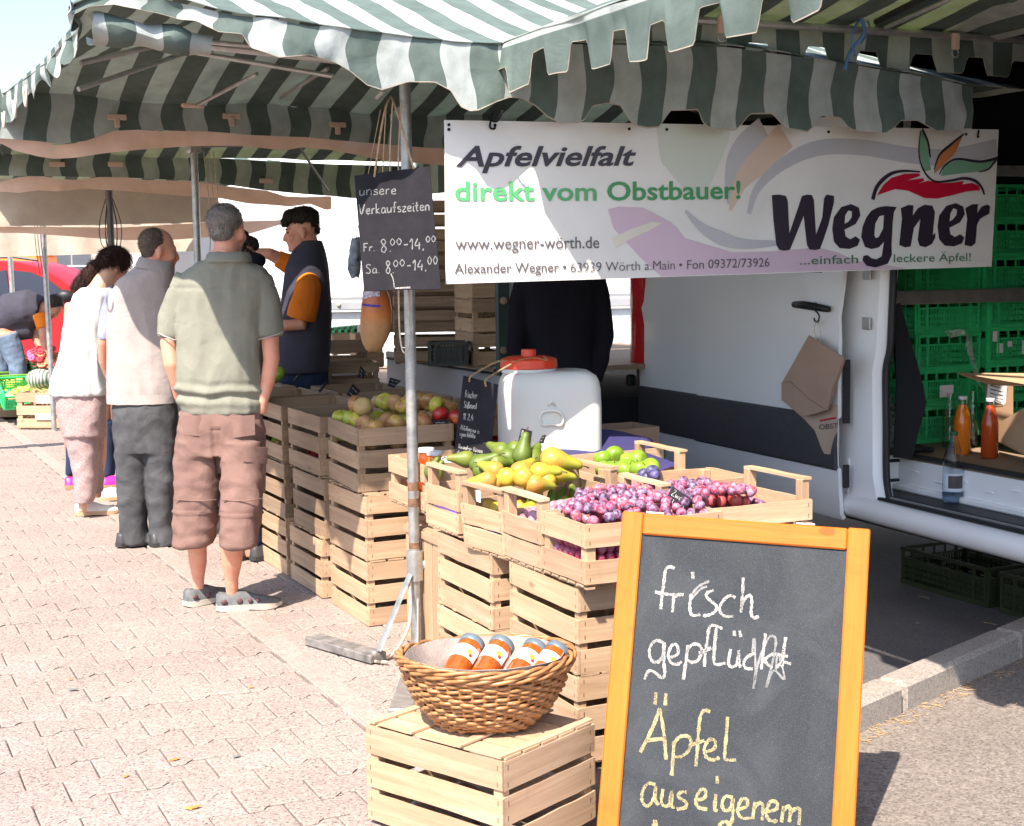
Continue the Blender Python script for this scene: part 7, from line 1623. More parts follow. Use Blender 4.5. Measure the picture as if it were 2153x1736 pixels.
def shoe(par, heel, d, L_, W_, mats, name='shoe', low=True):
    d = Vector((d[0], d[1], 0)).normalized(); s_ = Vector((d.y, -d.x, 0)); T = Matrix((d, -s_, Vector((0, 0, 1)))).transposed().to_4x4(); T.translation = Vector((heel[0], heel[1], 0))
    def sec(x, z0, z1, w0, w1): return [(x, w0, z0), (x, w1, z1), (x, w1 * .35, z1 + .006), (x, -w1 * .35, z1 + .006), (x, -w1, z1), (x, -w0, z0)]
    so = MB(); so.loft([[T @ Vector(q) for q in [(x, w, 0.002 + l), (x, w * 1.04, .030), (x, -w * 1.04, .030), (x, -w, 0.002 + l)]] for x, w, l in [(-.005 * 1, W_ * .22, .006), (L_ * .06, W_ * .36, 0), (L_ * .3, W_ * .38, .002), (L_ * .5, W_ * .40, .004), (L_ * .72, W_ * .50, 0), (L_ * .88, W_ * .44, .004), (L_, W_ * .16, .012)]])
    o_ = mk('shoe_sole', so, mats[1], None, smooth=40)
    up = MB(); hh = .085
    for x, w0, w1, z1 in [(.0, .18, .12, .075), (.03, .34, .24, hh), (.10, .36, .26, hh - .008), (.14, .36, .24, .10)] : pass
    up.loft([[T @ Vector(q) for q in sec(x * L_, .028, z1, w0 * W_, w1 * W_)] for x, w0, w1, z1 in [(-.01, .20, .12, .070), (.04, .34, .22, .082), (.15, .36, .25, .076), (.30, .37, .24, .088), (.42, .39, .22, .082), (.60, .44, .25, .062), (.78, .46, .28, .050), (.92, .38, .22, .042), (.985, .18, .10, .034)]])
    u_ = blob_free('shoe', up, mats[0]); o_.parent = u_; det = MB()
    for k in range(4):
        x = L_ * (.36 + .08 * k); det.tube([T @ Vector((x, -W_ * .16, .080 - .009 * k)), T @ Vector((x + .012, 0, .088 - .0105 * k)), T @ Vector((x, W_ * .16, .080 - .009 * k))], .0022, 6)
    if len(mats) > 2:
        for k, (x, w_, h_) in enumerate(((.10, .030, .022), (.34, .028, .028), (.50, .022, .022), (.62, .018, .018))):
            for sg in (-1, 1): det.ball(T @ Vector((L_ * x, sg * W_ * (.395 + .05 * (k > 1)), .050)), (w_ * .5, .006, h_ * .5), 10, 6, M=Matrix.Rotation(math.atan2(d.y, d.x), 4, 'Z'))
        t__ = mk('shoe_detail', det, mats[2], None, smooth=True); t__.parent = u_
    return u_
def blob_free(name, mb, mat):
    o = mk(name, mb, mat, None, smooth=60); return o
def adopt(par, o):                                                   # hang a world-built part (and its children) on a thing
    Mi = WM[par.name].inverted(); o.parent = par; o.matrix_basis = Mi @ o.matrix_basis; WM[o.name] = WM[par.name]
C_polo = cloth('sage_polo', (.25, .25, .205), bs=.5, wv=700); C_cargo = cloth('rose_brown_cargo', (.22, .135, .115), bs=.5); C_vest = cloth('pale_twill', (.40, .345, .33), bs=.4)
C_grey = cloth('washed_grey_trousers', (.085, .087, .094), var=.2, bs=.6); C_white = cloth('white_linen', (.70, .70, .71), bs=.35); C_navy = cloth('charcoal_vest', (.060, .058, .080), bs=.3)
C_orange = cloth('orange_cotton', (.72, .19, .02), bs=.4); C_jean = cloth('washed_denim', (.16, .22, .32), var=.25, bs=.5); C_dj = cloth('dark_denim', (.025, .040, .085), bs=.4); C_black = cloth('black_fleece', (.012, .011, .017), bs=.4)
mt, t, out = nmat('printed_trousers'); n1 = noise_(t, 20, 4, .7, coords(t), 3.0); c = ramp(t, n1, [(.38, (.40, .36, .35)), (.42, (.30, .07, .08)), (.46, (.40, .35, .34)), (.50, (.40, .37, .36)), (.53, (.30, .04, .06)), (.56, (.42, .37, .36)), (.60, (.40, .37, .35)), (.625, (.03, .03, .05)), (.66, (.42, .37, .36))]); pbsdf(t, out, c, .8, 0, bump(t, n1, .2, .003), .15); C_print = mt
SH1 = (plain('grey_sport_shoe', (.115, .12, .125), .7, 0, .2, 40, .3), plain('cream_sole', (.46, .42, .36), .7), plain('shoe_trim', (.12, .05, .06), .7)); SHB = (plain('black_shoe', (.04, .04, .045), .5), plain('black_sole', (.03, .03, .03), .7))
SHP = (plain('pink_shoe', (.62, .02, .28), .4), plain('tan_sole', (.40, .20, .10), .7)); SHS = (plain('white_sandal', (.72, .70, .68), .6), plain('cork_sole', (.50, .30, .18), .7))
# ---- man in the green polo and cargo shorts
y = 6.40
m1 = thing('person', P(462, 1280, 6.45).xy.to_3d(), 'grey haired man seen from behind in a sage polo and brown cargo shorts', 'person', 'customers at the stall')
hc = P(479, 487, y); hb1, T1h = headparts(hc, (.28, .96, 0), .97, neck=.03)
bd = MB(); addm(bd, hb1)
bd.loft([RG(450, 508, 548, y, .05), RG(400, 550, 585, y, .07), RG(388, 546, 640, y, .10), RG(392, 540, 750, y, .10), RG(394, 538, 850, y, .09), RG(396, 536, 930, y, .09)])
def limb(mb, pts_, n=14): mb.tube([P(u, v, yy) for u, v, yy, r_ in pts_], [r_ * yy / FPX for u, v, yy, r_ in pts_], n)
limb(bd, [(392, 585, y, 22), (362, 690, y, 19), (353, 720, y - .02, 17), (360, 765, y - .03, 16.5), (370, 800, y - .0, 14), (378, 838, y + .05, 12)]); limb(bd, [(548, 585, y, 22), (566, 690, y, 20), (568, 725, y - .01, 18.5), (571, 755, y - .03, 17.5), (563, 800, y - .03, 15.5), (553, 840, y - .04, 12), (548, 866, y - .02, 13)])
limb(bd, [(420, 920, y, 28), (414, 1040, y, 26), (414, 1140, y + .06, 21), (416, 1180, y + .09, 19.5), (417, 1215, y + .12, 13), (417, 1245, y + .14, 12.5), (420, 1258, y + .15, 12)]); limb(bd, [(508, 920, y - .0, 28), (500, 1040, y - .05, 27), (488, 1140, y - .06, 24.5), (488, 1180, y - .03, 22), (487, 1215, y + .0, 15), (488, 1245, y + .02, 13.5), (492, 1264, y + .03, 13)])
blob('body', bd, M_['skin'], m1, .0085, 3)
h_ = hair(m1, T1h, M_['hair_grey'], c_=(0, -.030, .052), r_=(.080, .086, .078), extra=[((0, -.062, .0), (.060, .042, .05))], amp=.0028, fr=120); fuzz(m1, h_, 5000, .010, M_['hair_grey'], .1)
sh = MB()
sh.loft([RG(441, 520, 531, y, .074, dy=-.022), RG(436, 524, 545, y, .085, dy=-.022), RG(430, 530, 556, y, .09, dy=-.01), RG(425, 535, 570, y, .09)])
sh.loft([RG(449, 512, 536, y, .062), RG(436, 524, 546, y, .075), RG(410, 542, 556, y, .088), RG(388, 562, 572, y, .10), RG(376, 566, 592, y, .108), RG(374, 558, 640, y, .118), RG(375, 550, 700, y, .125), RG(373, 550, 760, y, .132), RG(371, 553, 810, y, .138), RG(375, 556, 842, y, .136), RG(388, 552, 866, y, .130)])
for a in ([(396, 584, y, 27), (374, 630, y, 27), (360, 672, y, 26), (355, 708, y, 26)], [(546, 584, y, 27), (562, 632, y, 28), (567, 668, y, 28), (568, 706, y, 29)]): limb(sh, a, 18)
rg0 = random.Random(2)
def f1(p, n):
    z = p.z; a = folds(.013, (10, 10, 3.6), 1, .75, 2)(p, n)
    hemw = max(0, 1 - abs(z - 1.01) / .07); return a - (.0035 if abs(z - 1.475 - .03 * abs(p.x + 1.31)) < .006 else 0) + hemw * .012 * sin(z * 95 + p.x * 6 + 2 * noise.noise(p * 9))
blob('polo_shirt', sh, C_polo, m1, .0085, 3, f1)
cl_ = MB()
R_ = [RG(440, 521, 530, y, .076, dy=-.022), RG(436, 525, 534, y, .084, dy=-.024), RG(432, 529, 548, y, .096, dy=-.024), RG(431, 530, 551, y, .094, dy=-.024)]
mk('collar', MB().loft([[p for p in r] for r in R_], cap=False), C_polo, m1, smooth=60)
mk('sleeve_hem', MB().tube([P(334, 700, y - .05), P(345, 706, y - .075), P(365, 714, y - .08), P(382, 716, y - .05)], .0035, 6).tube([P(540, 714, y - .05), P(555, 711, y - .08), P(580, 704, y - .08), P(596, 697, y - .05)], .0035, 6), C_vest, m1, smooth=True)
so = MB(); so.loft([RG(388, 547, 840, y, .118), RG(378, 552, 880, y, .130), RG(371, 557, 925, y, .135), RG(372, 557, 955, y, .13)])
so.loft([RG(372, 466, 925, y, .12), RG(368, 466, 965, y, .108), RG(369, 464, 1010, y, .102), RG(368, 459, 1055, y, .098), RG(366, 455, 1100, y, .095), RG(363, 449, 1140, y, .092), RG(365, 448, 1146, y, .09)])
so.loft([RG(460, 556, 925, y - .03, .12), RG(461, 556, 965, y - .04, .108), RG(464, 552, 1010, y - .07, .102), RG(466, 550, 1055, y - .09, .098), RG(466, 545, 1100, y - .1, .095), RG(464, 540, 1140, y - .11, .092), RG(465, 539, 1147, y - .11, .09)])
def f2_(p, n):
    a = folds(.013, (9, 9, 7), 3, .8, 5)(p, n); b = 1 - 2.4 * abs(noise.noise(Vector((p.x * 9 + p.z * 7, p.y * 6, p.z * 15)))); return a + .0035 * b - (.012 if 0.62 < p.z < .86 and abs(p.x + 1.315) < .02 else 0) + (.006 if abs(p.z - .47) < .006 else 0)
blob('cargo_shorts', so, C_cargo, m1, .0085, 2, f2_)
def patch(par, nm, ps, y_, mat, th=.010, n=8):
    R_ = []; (a, b, c, d) = ps
    for i in range(n):
        q = i / (n - 1); l = (a[0] + (d[0] - a[0]) * q, a[1] + (d[1] - a[1]) * q); r = (b[0] + (c[0] - b[0]) * q, b[1] + (c[1] - b[1]) * q)
        R_.append([P(l[0] + (r[0] - l[0]) * j / (n - 1), l[1] + (r[1] - l[1]) * j / (n - 1), y_(j / (n - 1), q)) for j in range(n)])
    return sheet(nm, R_, mat, par, th)
patch(m1, 'back_pocket', [(382, 872), (440, 874), (436, 918), (388, 914)], lambda a, b: y - .131 + .022 * abs(a - .55) * 2 - .003 * b, C_cargo, .008); patch(m1, 'back_pocket', [(476, 876), (535, 872), (536, 914), (480, 922)], lambda a, b: y - .133 + .03 * abs(a - .4) * 1.6 - .003 * b, C_cargo, .008)
patch(m1, 'side_pocket', [(512, 945), (558, 948), (556, 1035), (510, 1030)], lambda a, b: y - .146 + .085 * a ** 1.8, C_cargo, .012); patch(m1, 'pocket_flap', [(510, 938), (562, 940), (560, 975), (512, 970)], lambda a, b: y - .154 + .088 * a ** 1.8, C_cargo, .008)
mk('hem_stitch', MB().tube([P(366, 1049, y - .10), P(395, 1052, y - .108), P(425, 1053, y - .106), P(455, 1050, y - .09)], .003, 5).tube([P(467, 1050, y - .17), P(495, 1053, y - .195), P(525, 1052, y - .195), P(550, 1048, y - .17)], .003, 5), C_cargo, m1, smooth=True)
hl = P(418, 1250, y + .14); adopt(m1, shoe(m1, (hl.x - .05, hl.y - .055), (.72, .70), .285, .105, SH1)); hr = P(490, 1250, y + .03); adopt(m1, shoe(m1, (hr.x - .070, hr.y - .025), (.97, .24), .295, .108, SH1))
# ---- man in the pale vest
y = 8.0
m2 = thing('person', (P(305, 1140, 8.0).x, 8.0, 0), 'older man with thinning brown hair in a pale beige waistcoat and grey trousers', 'person', 'customers at the stall')
hc = P(334, 527, y); hb2, T2h = headparts(hc, (.93, .36, 0), 1.0, -.12); bd = MB(); addm(bd, hb2)
bd.loft([RG(285, 360, 565, y, .07), RG(250, 368, 600, y, .09), RG(240, 365, 700, y, .10), RG(240, 370, 860, y, .11)]); limb(bd, [(243, 610, y, 16), (221, 690, y, 14), (216, 720, y, 11), (217, 760, y + .05, 10), (232, 800, y + .12, 8)]); limb(bd, [(360, 610, y, 15), (375, 700, y + .1, 13), (378, 790, y + .15, 9)])
limb(bd, [(280, 850, y, 28), (282, 1000, y, 20), (284, 1130, y, 12)]); limb(bd, [(340, 850, y, 28), (342, 1000, y, 20), (346, 1135, y, 12)]); blob('body', bd, M_['skin'], m2, .010, 3)
h_ = hair(m2, T2h, M_['hair_brown'], c_=(0, -.032, .040), r_=(.080, .086, .085), extra=[((0, -.05, .0), (.068, .05, .06))], amp=.003, fr=100); fuzz(m2, h_, 4500, .010, M_['hair_brown'], .5)
sh = MB(); sh.loft([RG(296, 362, 552, y, .06, dy=.0), RG(272, 366, 572, y, .085), RG(246, 366, 590, y, .10), RG(230, 367, 625, y, .115), RG(226, 370, 700, y, .125), RG(226, 373, 770, y, .13), RG(225, 374, 815, y, .132), RG(226, 373, 836, y, .130), RG(230, 373, 848, y, .128)])
blob('waistcoat', sh, C_vest, m2, .010, 3, folds(.010, (10, 10, 2.6), 7, .75)); mk('hem_band', MB().loft([[p + Vector((0, 0, 0)) for p in RG(225, 375, 826, y, .137)], RG(226, 375, 846, y, .137)], cap=False), C_vest, m2, smooth=60)
R_ = [RG(296, 362, 545, y, .062, tilt=-.2), RG(294, 364, 546, y, .068, tilt=-.2), RG(284, 366, 566, y, .088, tilt=-.15)]; mk('collar', MB().loft(R_, cap=False), C_vest, m2, smooth=60)
sl = MB(); limb(sl, [(244, 608, y, 17), (228, 655, y, 16), (219, 700, y, 14), (217, 714, y, 13.5)]); limb(sl, [(358, 608, y + .02, 15), (372, 690, y + .1, 14)]); blob('shirt_sleeves', sl, cloth('blue_checked_shirt', (.30, .32, .48), var=.2), m2, .010, 2, folds(.005, (12, 12, 9), 4))
so = MB(); so.loft([RG(240, 372, 830, y, .12), RG(238, 373, 880, y, .13), RG(241, 373, 930, y, .125), RG(243, 373, 950, y, .12)]); so.loft([RG(242, 310, 925, y, .11), RG(244, 309, 980, y, .095), RG(249, 309, 1050, y, .085), RG(252, 307, 1100, y, .08), RG(253, 313, 1138, y, .085), RG(254, 312, 1143, y, .08)])
so.loft([RG(305, 373, 925, y, .11), RG(310, 371, 980, y, .095), RG(313, 366, 1050, y, .085), RG(315, 362, 1100, y, .08), RG(315, 372, 1138, y, .085), RG(316, 371, 1146, y, .08)]); blob('trousers', so, C_grey, m2, .010, 2, folds(.013, (9, 9, 8), 11, .8, 6))
g_ = G(262, 1144); adopt(m2, shoe(m2, (g_.x, 7.93), (.45, .9), .29, .10, SHB)); g_ = G(322, 1150); adopt(m2, shoe(m2, (g_.x, 7.92), (.75, .66), .29, .10, SHB))
# ---- woman in white
y = 8.95
m3 = thing('person', (P(190, 1080, y).x, y, 0), 'woman in a loose white top and printed white trousers bowing her head', 'person', 'customers at the stall')
hc = P(238, 562, y + .10); hb3, T3h = headparts(hc, (.75, .66, 0), .92, -.35, .09); bd = MB(); addm(bd, hb3); limb(bd, [(235, 560, y + .08, 18), (205, 610, y, 20), (180, 640, y, 30)])
bd.loft([RG(165, 225, 612, y, .07), RG(150, 225, 650, y, .09), RG(145, 215, 760, y, .10), RG(140, 215, 840, y, .11)]); limb(bd, [(214, 625, y, 14), (216, 690, y + .05, 11), (226, 740, y + .1, 9), (240, 770, y + .15, 7)]); limb(bd, [(150, 640, y, 14), (142, 720, y + .1, 11)])
limb(bd, [(160, 850, y, 26), (178, 960, y, 20), (178, 1040, y, 11), (174, 1062, y, 9.5), (172, 1076, y, 9)]); limb(bd, [(200, 850, y + .12, 26), (206, 960, y + .2, 18), (205, 1020, y + .3, 10), (206, 1046, y + .3, 8)]); blob('body', bd, M_['skin3'], m3, .009, 3)
h_ = hair(m3, T3h, M_['hair_red'], c_=(0, -.015, .045), r_=(.090, .105, .095), extra=[((.02, -.085, .02), (.06, .05, .06)), ((-.03, -.11, -.04), (.062, .05, .055)), ((-.06, -.13, -.10), (.06, .048, .05)), ((-.10, -.14, -.14), (.05, .042, .04)), ((-.15, -.14, -.175), (.04, .035, .032)), ((0, .0, .06), (.093, .1, .09)), ((-.19, -.14, -.20), (.025, .025, .02))], amp=.008, fr=90); fuzz(m3, h_, 6000, .035, M_['hair_red'], .9, wd=.0012)
sh = MB(); sh.loft([RG(172, 226, 606, y, .06), RG(158, 232, 618, y, .085), RG(144, 226, 650, y, .105), RG(133, 218, 700, y, .12), RG(122, 217, 760, y, .13), RG(110, 221, 805, y, .14), RG(106, 224, 822, y, .14), RG(110, 224, 829, y, .135)]); limb(sh, [(213, 622, y, 17), (218, 640, y, 15)]); blob('linen_top', sh, C_white, m3, .010, 3, folds(.016, (11, 11, 2.4), 21, .75))
so = MB(); so.loft([RG(116, 222, 815, y, .12), RG(122, 221, 860, y, .125), RG(135, 219, 915, y, .12)]); so.loft([RG(128, 202, 890, y, .11), RG(146, 206, 950, y, .09), RG(156, 205, 1000, y, .075), RG(158, 200, 1040, y, .07), RG(158, 194, 1058, y, .065)]); so.loft([RG(165, 221, 890, y + .1, .10), RG(178, 218, 950, y + .17, .085), RG(186, 217, 1000, y + .25, .075), RG(188, 215, 1034, y + .28, .065)]); blob('printed_trousers', so, C_print, m3, .010, 2, folds(.012, (10, 10, 8), 31, .7, 4))
g_ = G(166, 1084); a_ = shoe(m3, (g_.x - .02, g_.y), (.98, .18), .27, .09, SHS); adopt(m3, a_); g_ = G(205, 1056); adopt(m3, shoe(m3, (g_.x, g_.y + .05), (.95, .3), .25, .09, SHS))
# ---- woman hidden behind them, dark jeans and pink shoes
y = 10.3
m4 = thing('person', (P(190, 1020, y).x, y, 0), 'mostly hidden person with cropped dark jeans and bright pink shoes', 'person', 'customers at the stall')
hc = P(212, 585, y); hb4, T4h = headparts(hc, (.3, .95, 0), .9, -.4); bd = MB(); addm(bd, hb4); bd.loft([RG(175, 250, 625, y, .09), RG(170, 245, 720, y, .1), RG(165, 240, 860, y, .12)]); limb(bd, [(153, 920, y, 20), (150, 980, y, 10), (149, 1015, y, 9)]); limb(bd, [(228, 850, y, 22), (228, 970, y, 11), (226, 1015, y, 9)]); blob('body', bd, M_['skin2'], m4, .012, 3)
hair(m4, T4h, M_['hair_dark'])
so = MB(); so.loft([RG(145, 240, 840, y, .12), RG(142, 242, 900, y, .12)]); so.loft([RG(141, 172, 880, y, .09), RG(141, 166, 950, y, .075), RG(140, 160, 998, y, .07)]); so.loft([RG(208, 245, 886, y, .09), RG(210, 243, 950, y, .075), RG(211, 241, 1000, y, .07)]); blob('jeans', so, C_dj, m4, .012, 2, folds(.006, (9, 9, 6), 5))
sh = MB(); sh.loft([RG(178, 248, 620, y, .07), RG(170, 248, 700, y, .11), RG(165, 242, 830, y, .13), RG(165, 240, 884, y, .13)]); blob('tan_tunic', sh, cloth('tan_tunic', (.34, .19, .12)), m4, .014, 3)
for u in (138, 213): g_ = G(u, 1028); adopt(m4, shoe(m4, (g_.x, g_.y), (.9, .42), .25, .09, SHP))
# ---- young seller in profile
y = 8.9
m5 = thing('person', (P(640, 900, y).x, y, 0), 'young dark haired seller in a navy vest over an orange shirt reaching to the left', 'person', 'market sellers')
hc = P(636, 487, y); hb5, T5h = headparts(hc, (-.985, -.12, 0), 1.06, -.10, .09); bd = MB(); addm(bd, hb5)
bd.loft([RG(618, 672, 528, y, .12, e=2), RG(606, 680, 570, y, .14), RG(602, 680, 650, y, .15), RG(604, 676, 760, y, .12), RG(606, 674, 860, y, .12)])
limb(bd, [(646, 612, y - .15, 13), (634, 660, y - .20, 14), (634, 682, y - .2, 14.5), (600, 684, y - .22, 12), (572, 680, y - .2, 10)]); limb(bd, [(622, 555, y + .12, 17), (590, 545, y + .05, 15), (566, 533, y, 12.5), (545, 532, y, 11), (520, 536, y, 9), (509, 540, y, 8)])
for k in range(4): limb(bd, [(513, 533 + 4 * k, y - .02 + .01 * k, 3.2), (503 - k, 536 + 4.5 * k, y - .03, 2.9), (497, 541 + 4 * k, y - .03, 2.4)], 8)
limb(bd, [(514, 535, y - .04, 3.4), (506, 545, y - .06, 3)], 8); limb(bd, [(625, 850, y - .1, 26), (625, 1000, y - .1, 17), (625, 1110, y - .1, 13)]); limb(bd, [(660, 850, y + .1, 26), (660, 1000, y + .1, 17), (660, 1090, y + .1, 13)])
blob('body', bd, M_['skin'], m5, .0065, 2)
h_ = hair(m5, T5h, M_['hair_dark'], c_=(0, -.012, .080), r_=(.082, .096, .068), extra=[((0, .055, .090), (.068, .05, .045)), ((0, .085, .068), (.055, .030, .028)), ((.03, .10, .052), (.022, .014, .014)), ((-.03, .10, .056), (.022, .014, .016)), ((0, -.060, .045), (.072, .045, .055)), ((0, -.078, .008), (.055, .025, .035))], amp=.009, fr=55); fuzz(m5, h_, 4500, .014, M_['hair_dark'], .0, wd=.001, amp=.8)
for sx in (-1, 1): mk('eye', MB().ball(T5h @ Vector((sx * .030, .083, .004)), .008, 10, 8), plain('eye_dark', (.05, .03, .02), .2), m5, smooth=True); mk('eyebrow', MB().tube([T5h @ Vector((sx * .018, .097, .022)), T5h @ Vector((sx * .045, .086, .022))], .004, 6), M_['hair_dark'], m5)
sh = MB(); sh.loft([RG(632, 676, 506, y, .075, e=2), RG(614, 684, 530, y, .125), RG(603, 689, 560, y, .185), RG(596, 693, 610, y, .195), RG(590, 697, 660, y, .185), RG(586, 695, 710, y, .18), RG(583, 693, 760, y, .18), RG(586, 690, 782, y, .175)]); blob('vest', sh, C_navy, m5, .009, 3, folds(.008, (8, 8, 5), 14, .6, 3))
sl = MB(); limb(sl, [(650, 584, y - .13, 20), (648, 600, y - .17, 27), (642, 630, y - .19, 29), (634, 662, y - .20, 31), (632, 670, y - .20, 30)], 18); limb(sl, [(628, 560, y + .10, 24), (603, 552, y + .06, 20), (583, 543, y + .04, 17)], 18); blob('shirt_sleeves', sl, C_orange, m5, .008, 2, folds(.009, (14, 14, 6), 6, .7))
mk('shirt_hem', MB().loft([RG(592, 640, 772, y, .12), RG(590, 640, 786, y, .12)]), C_orange, m5)
so = MB(); so.loft([RG(586, 690, 770, y, .15), RG(590, 688, 860, y, .16), RG(592, 686, 900, y, .15)]); limb(so, [(625, 880, y - .1, 30), (625, 1095, y - .1, 18)]); limb(so, [(660, 880, y + .1, 30), (660, 1080, y + .1, 18)]); blob('jeans', so, C_dj, m5, .012, 2)
for dy in (-.1, .1): adopt(m5, shoe(m5, (P(650, 900, y).x + .05, y + dy), (-1, -.1), .28, .10, SHB))
# ---- person in black behind the tank, face hidden by the banner
y = 7.3
m6 = thing('person', (P(1177, 900, y).x, y, 0), 'person in a black fleece behind the cider tank, face hidden by the banner', 'person', 'market sellers')
hc = P(1178, 505, y); hb6, T6h = headparts(hc, (-.1, -1, 0), 1.0); bd = MB(); addm(bd, hb6); bd.loft([RG(1140, 1216, 545, y, .08), RG(1100, 1255, 575, y, .1), RG(1112, 1245, 700, y, .1), RG(1112, 1245, 850, y, .11)]); limb(bd, [(1105, 590, y, 17), (1090, 690, y - .02, 15), (1085, 780, y - .08, 10), (1084, 815, y - .1, 10)]); limb(bd, [(1252, 590, y, 17), (1268, 690, y, 15), (1262, 770, y - .04, 11), (1248, 805, y - .06, 10)])
limb(bd, [(1150, 850, y, 30), (1150, 1180, y, 16)]); limb(bd, [(1205, 850, y, 30), (1205, 1180, y, 16)]); blob('body', bd, M_['skin'], m6, .010, 3); hair(m6, T6h, M_['hair_dark'])
for sx in (-1, 1): mk('eye', MB().ball(T6h @ Vector((sx * .030, .083, .004)), .008, 10, 8), plain('eye_dark2', (.05, .03, .02), .2), m6, smooth=True)
sh = MB(); sh.loft([RG(1138, 1218, 540, y, .075), RG(1100, 1256, 562, y, .1), RG(1094, 1262, 600, y, .12), RG(1104, 1252, 660, y, .125), RG(1108, 1246, 720, y, .13), RG(1106, 1250, 790, y, .14), RG(1108, 1248, 830, y, .14)])
limb(sh, [(1108, 585, y, 24), (1093, 640, y, 23), (1088, 700, y - .02, 21), (1083, 755, y - .06, 18), (1080, 795, y - .08, 15)], 18); limb(sh, [(1250, 585, y, 24), (1262, 640, y, 22), (1271, 700, y, 20), (1262, 755, y - .03, 18), (1252, 800, y - .05, 14)], 18)
blob('fleece', sh, C_black, m6, .009, 3, folds(.010, (9, 9, 5), 8, .6, 3)); so = MB(); so.loft([RG(1110, 1246, 820, y, .13), RG(1112, 1244, 900, y, .13)]); limb(so, [(1148, 890, y, 33), (1148, 1165, y, 20)]); limb(so, [(1208, 890, y, 33), (1208, 1165, y, 20)]); blob('trousers', so, C_black, m6, .014, 2)
for u in (1148, 1208): adopt(m6, shoe(m6, (P(u, 900, y).x, y + .08), (0, -1), .28, .10, SHB))
# ---- customer half hidden beyond the polo man
y = 7.55
m7 = thing('person', (P(518, 900, y).x, y, 0), 'customer almost hidden behind the polo man, dark curls and green strap showing', 'person', 'customers at the stall')
m7.matrix_basis = Matrix.Translation((P(518, 900, y).x, y, 0)); hc = P(505, 540, y); hb7, T7h = headparts(hc, (.9, .4, 0), .95, -.2); bd = MB(); addm(bd, hb7)
bd.loft([RG(470, 545, 585, y, .08), RG(455, 560, 610, y, .1), RG(460, 555, 760, y, .11), RG(458, 552, 900, y, .12)]); limb(bd, [(553, 600, y, 15), (572, 655, y - .02, 12), (570, 700, y - .05, 10), (560, 740, y - .1, 9)]); limb(bd, [(485, 900, y, 28), (485, 1170, y, 13)]); limb(bd, [(530, 900, y, 28), (528, 1170, y, 13)]); blob('body', bd, M_['skin2'], m7, .010, 3)
hair(m7, T7h, M_['hair_dark'], extra=[((0, .03, .08), (.07, .06, .05)), ((0, -.02, .1), (.06, .06, .05))], amp=.013, fr=50)
sh = MB(); sh.loft([RG(478, 540, 572, y, .07), RG(458, 560, 596, y, .105), RG(452, 560, 700, y, .12), RG(452, 556, 860, y, .13)]); limb(sh, [(550, 598, y, 19), (565, 640, y, 17)]); blob('dress', sh, cloth('ochre_print', (.30, .20, .12), var=.4, sc_=30), m7, .011, 2, folds(.008, (9, 9, 4), 2)); so = MB(); limb(so, [(485, 840, y, 36), (485, 1150, y, 20)]); limb(so, [(530, 840, y, 36), (530, 1150, y, 20)]); blob('trousers', so, C_dj, m7, .014, 2)
for u in (483, 526): adopt(m7, shoe(m7, (P(u, 900, y).x, y - .05), (.5, .85), .26, .095, SHB))
cb_ = thing('shoulder_bag', P(532, 560, 7.4), 'olive green bag strap and dark pouch on the half hidden customer', 'bag'); mb = MB(); mb.ball(P(531, 548, 7.42), (.07, .04, .045), 16, 10).ball(P(524, 562, 7.42), (.075, .04, .03), 16, 10); mk('pouch', mb, C_black, cb_, smooth=True); mk('strap', MB().tube([P(513, 566, 7.37), P(525, 556, 7.36), P(540, 562, 7.36), P(550, 570, 7.38)], .016, 8), plain('olive_strap', (.16, .19, .03), .7), cb_, smooth=True)
# ---- bending seller far left
y = 15.6
m8 = thing('person', (P(35, 800, y).x, y, 0), 'seller in vest and blue jeans bending over the vegetable crates at the far left', 'person', 'market sellers')
hc = P(112, 645, y - .1); hb8, T8h = headparts(hc, (.75, -.3, 0), 1.02, -1.0, .1); bd = MB(); addm(bd, hb8)
bd.loft([RG(-14, 30, 668, y, .17, e=2), RG(-16, 40, 700, y, .18)]); limb(bd, [(10, 670, y, 34), (45, 650, y, 36), (85, 655, y, 26), (105, 650, y - .05, 12)]); limb(bd, [(90, 672, y - .18, 12), (92, 712, y - .22, 9), (96, 735, y - .22, 8), (100, 760, y - .25, 6)]); limb(bd, [(75, 680, y + .1, 12), (76, 715, y, 8.5), (88, 735, y - .05, 6.5), (98, 742, y - .1, 5)])
limb(bd, [(16, 700, y - .1, 22), (36, 760, y - .1, 15), (38, 815, y - .1, 11)]); limb(bd, [(-4, 700, y + .12, 22), (4, 770, y + .12, 15), (4, 812, y + .12, 10)]); blob('body', bd, M_['skin2'], m8, .013, 3); hair(m8, T8h, M_['hair_dark'])
sh = MB(); limb(sh, [(0, 680, y, 36), (28, 656, y, 42), (62, 650, y, 42), (88, 656, y, 32)], 20); limb(sh, [(40, 690, y, 26), (70, 690, y, 22)]); blob('vest', sh, C_navy, m8, .014, 3, folds(.01, (5, 5, 8), 3)); sl = MB(); limb(sl, [(86, 662, y - .14, 17), (92, 692, y - .2, 14)]); blob('shirt_sleeve', sl, C_orange, m8, .012, 2)
so = MB(); limb(so, [(6, 690, y, 30), (14, 705, y, 32)]); limb(so, [(14, 705, y - .1, 27), (36, 765, y - .1, 19), (40, 822, y - .1, 15)]); limb(so, [(-6, 705, y + .12, 26), (2, 770, y + .12, 19), (4, 818, y + .12, 15)]); blob('jeans', so, C_jean, m8, .013, 2, folds(.012, (8, 8, 10), 9))
for u, dy in ((30, -.1), (-4, .12)): adopt(m8, shoe(m8, (P(u, 800, y).x, y + dy), (.9, -.3), .28, .10, SHB))
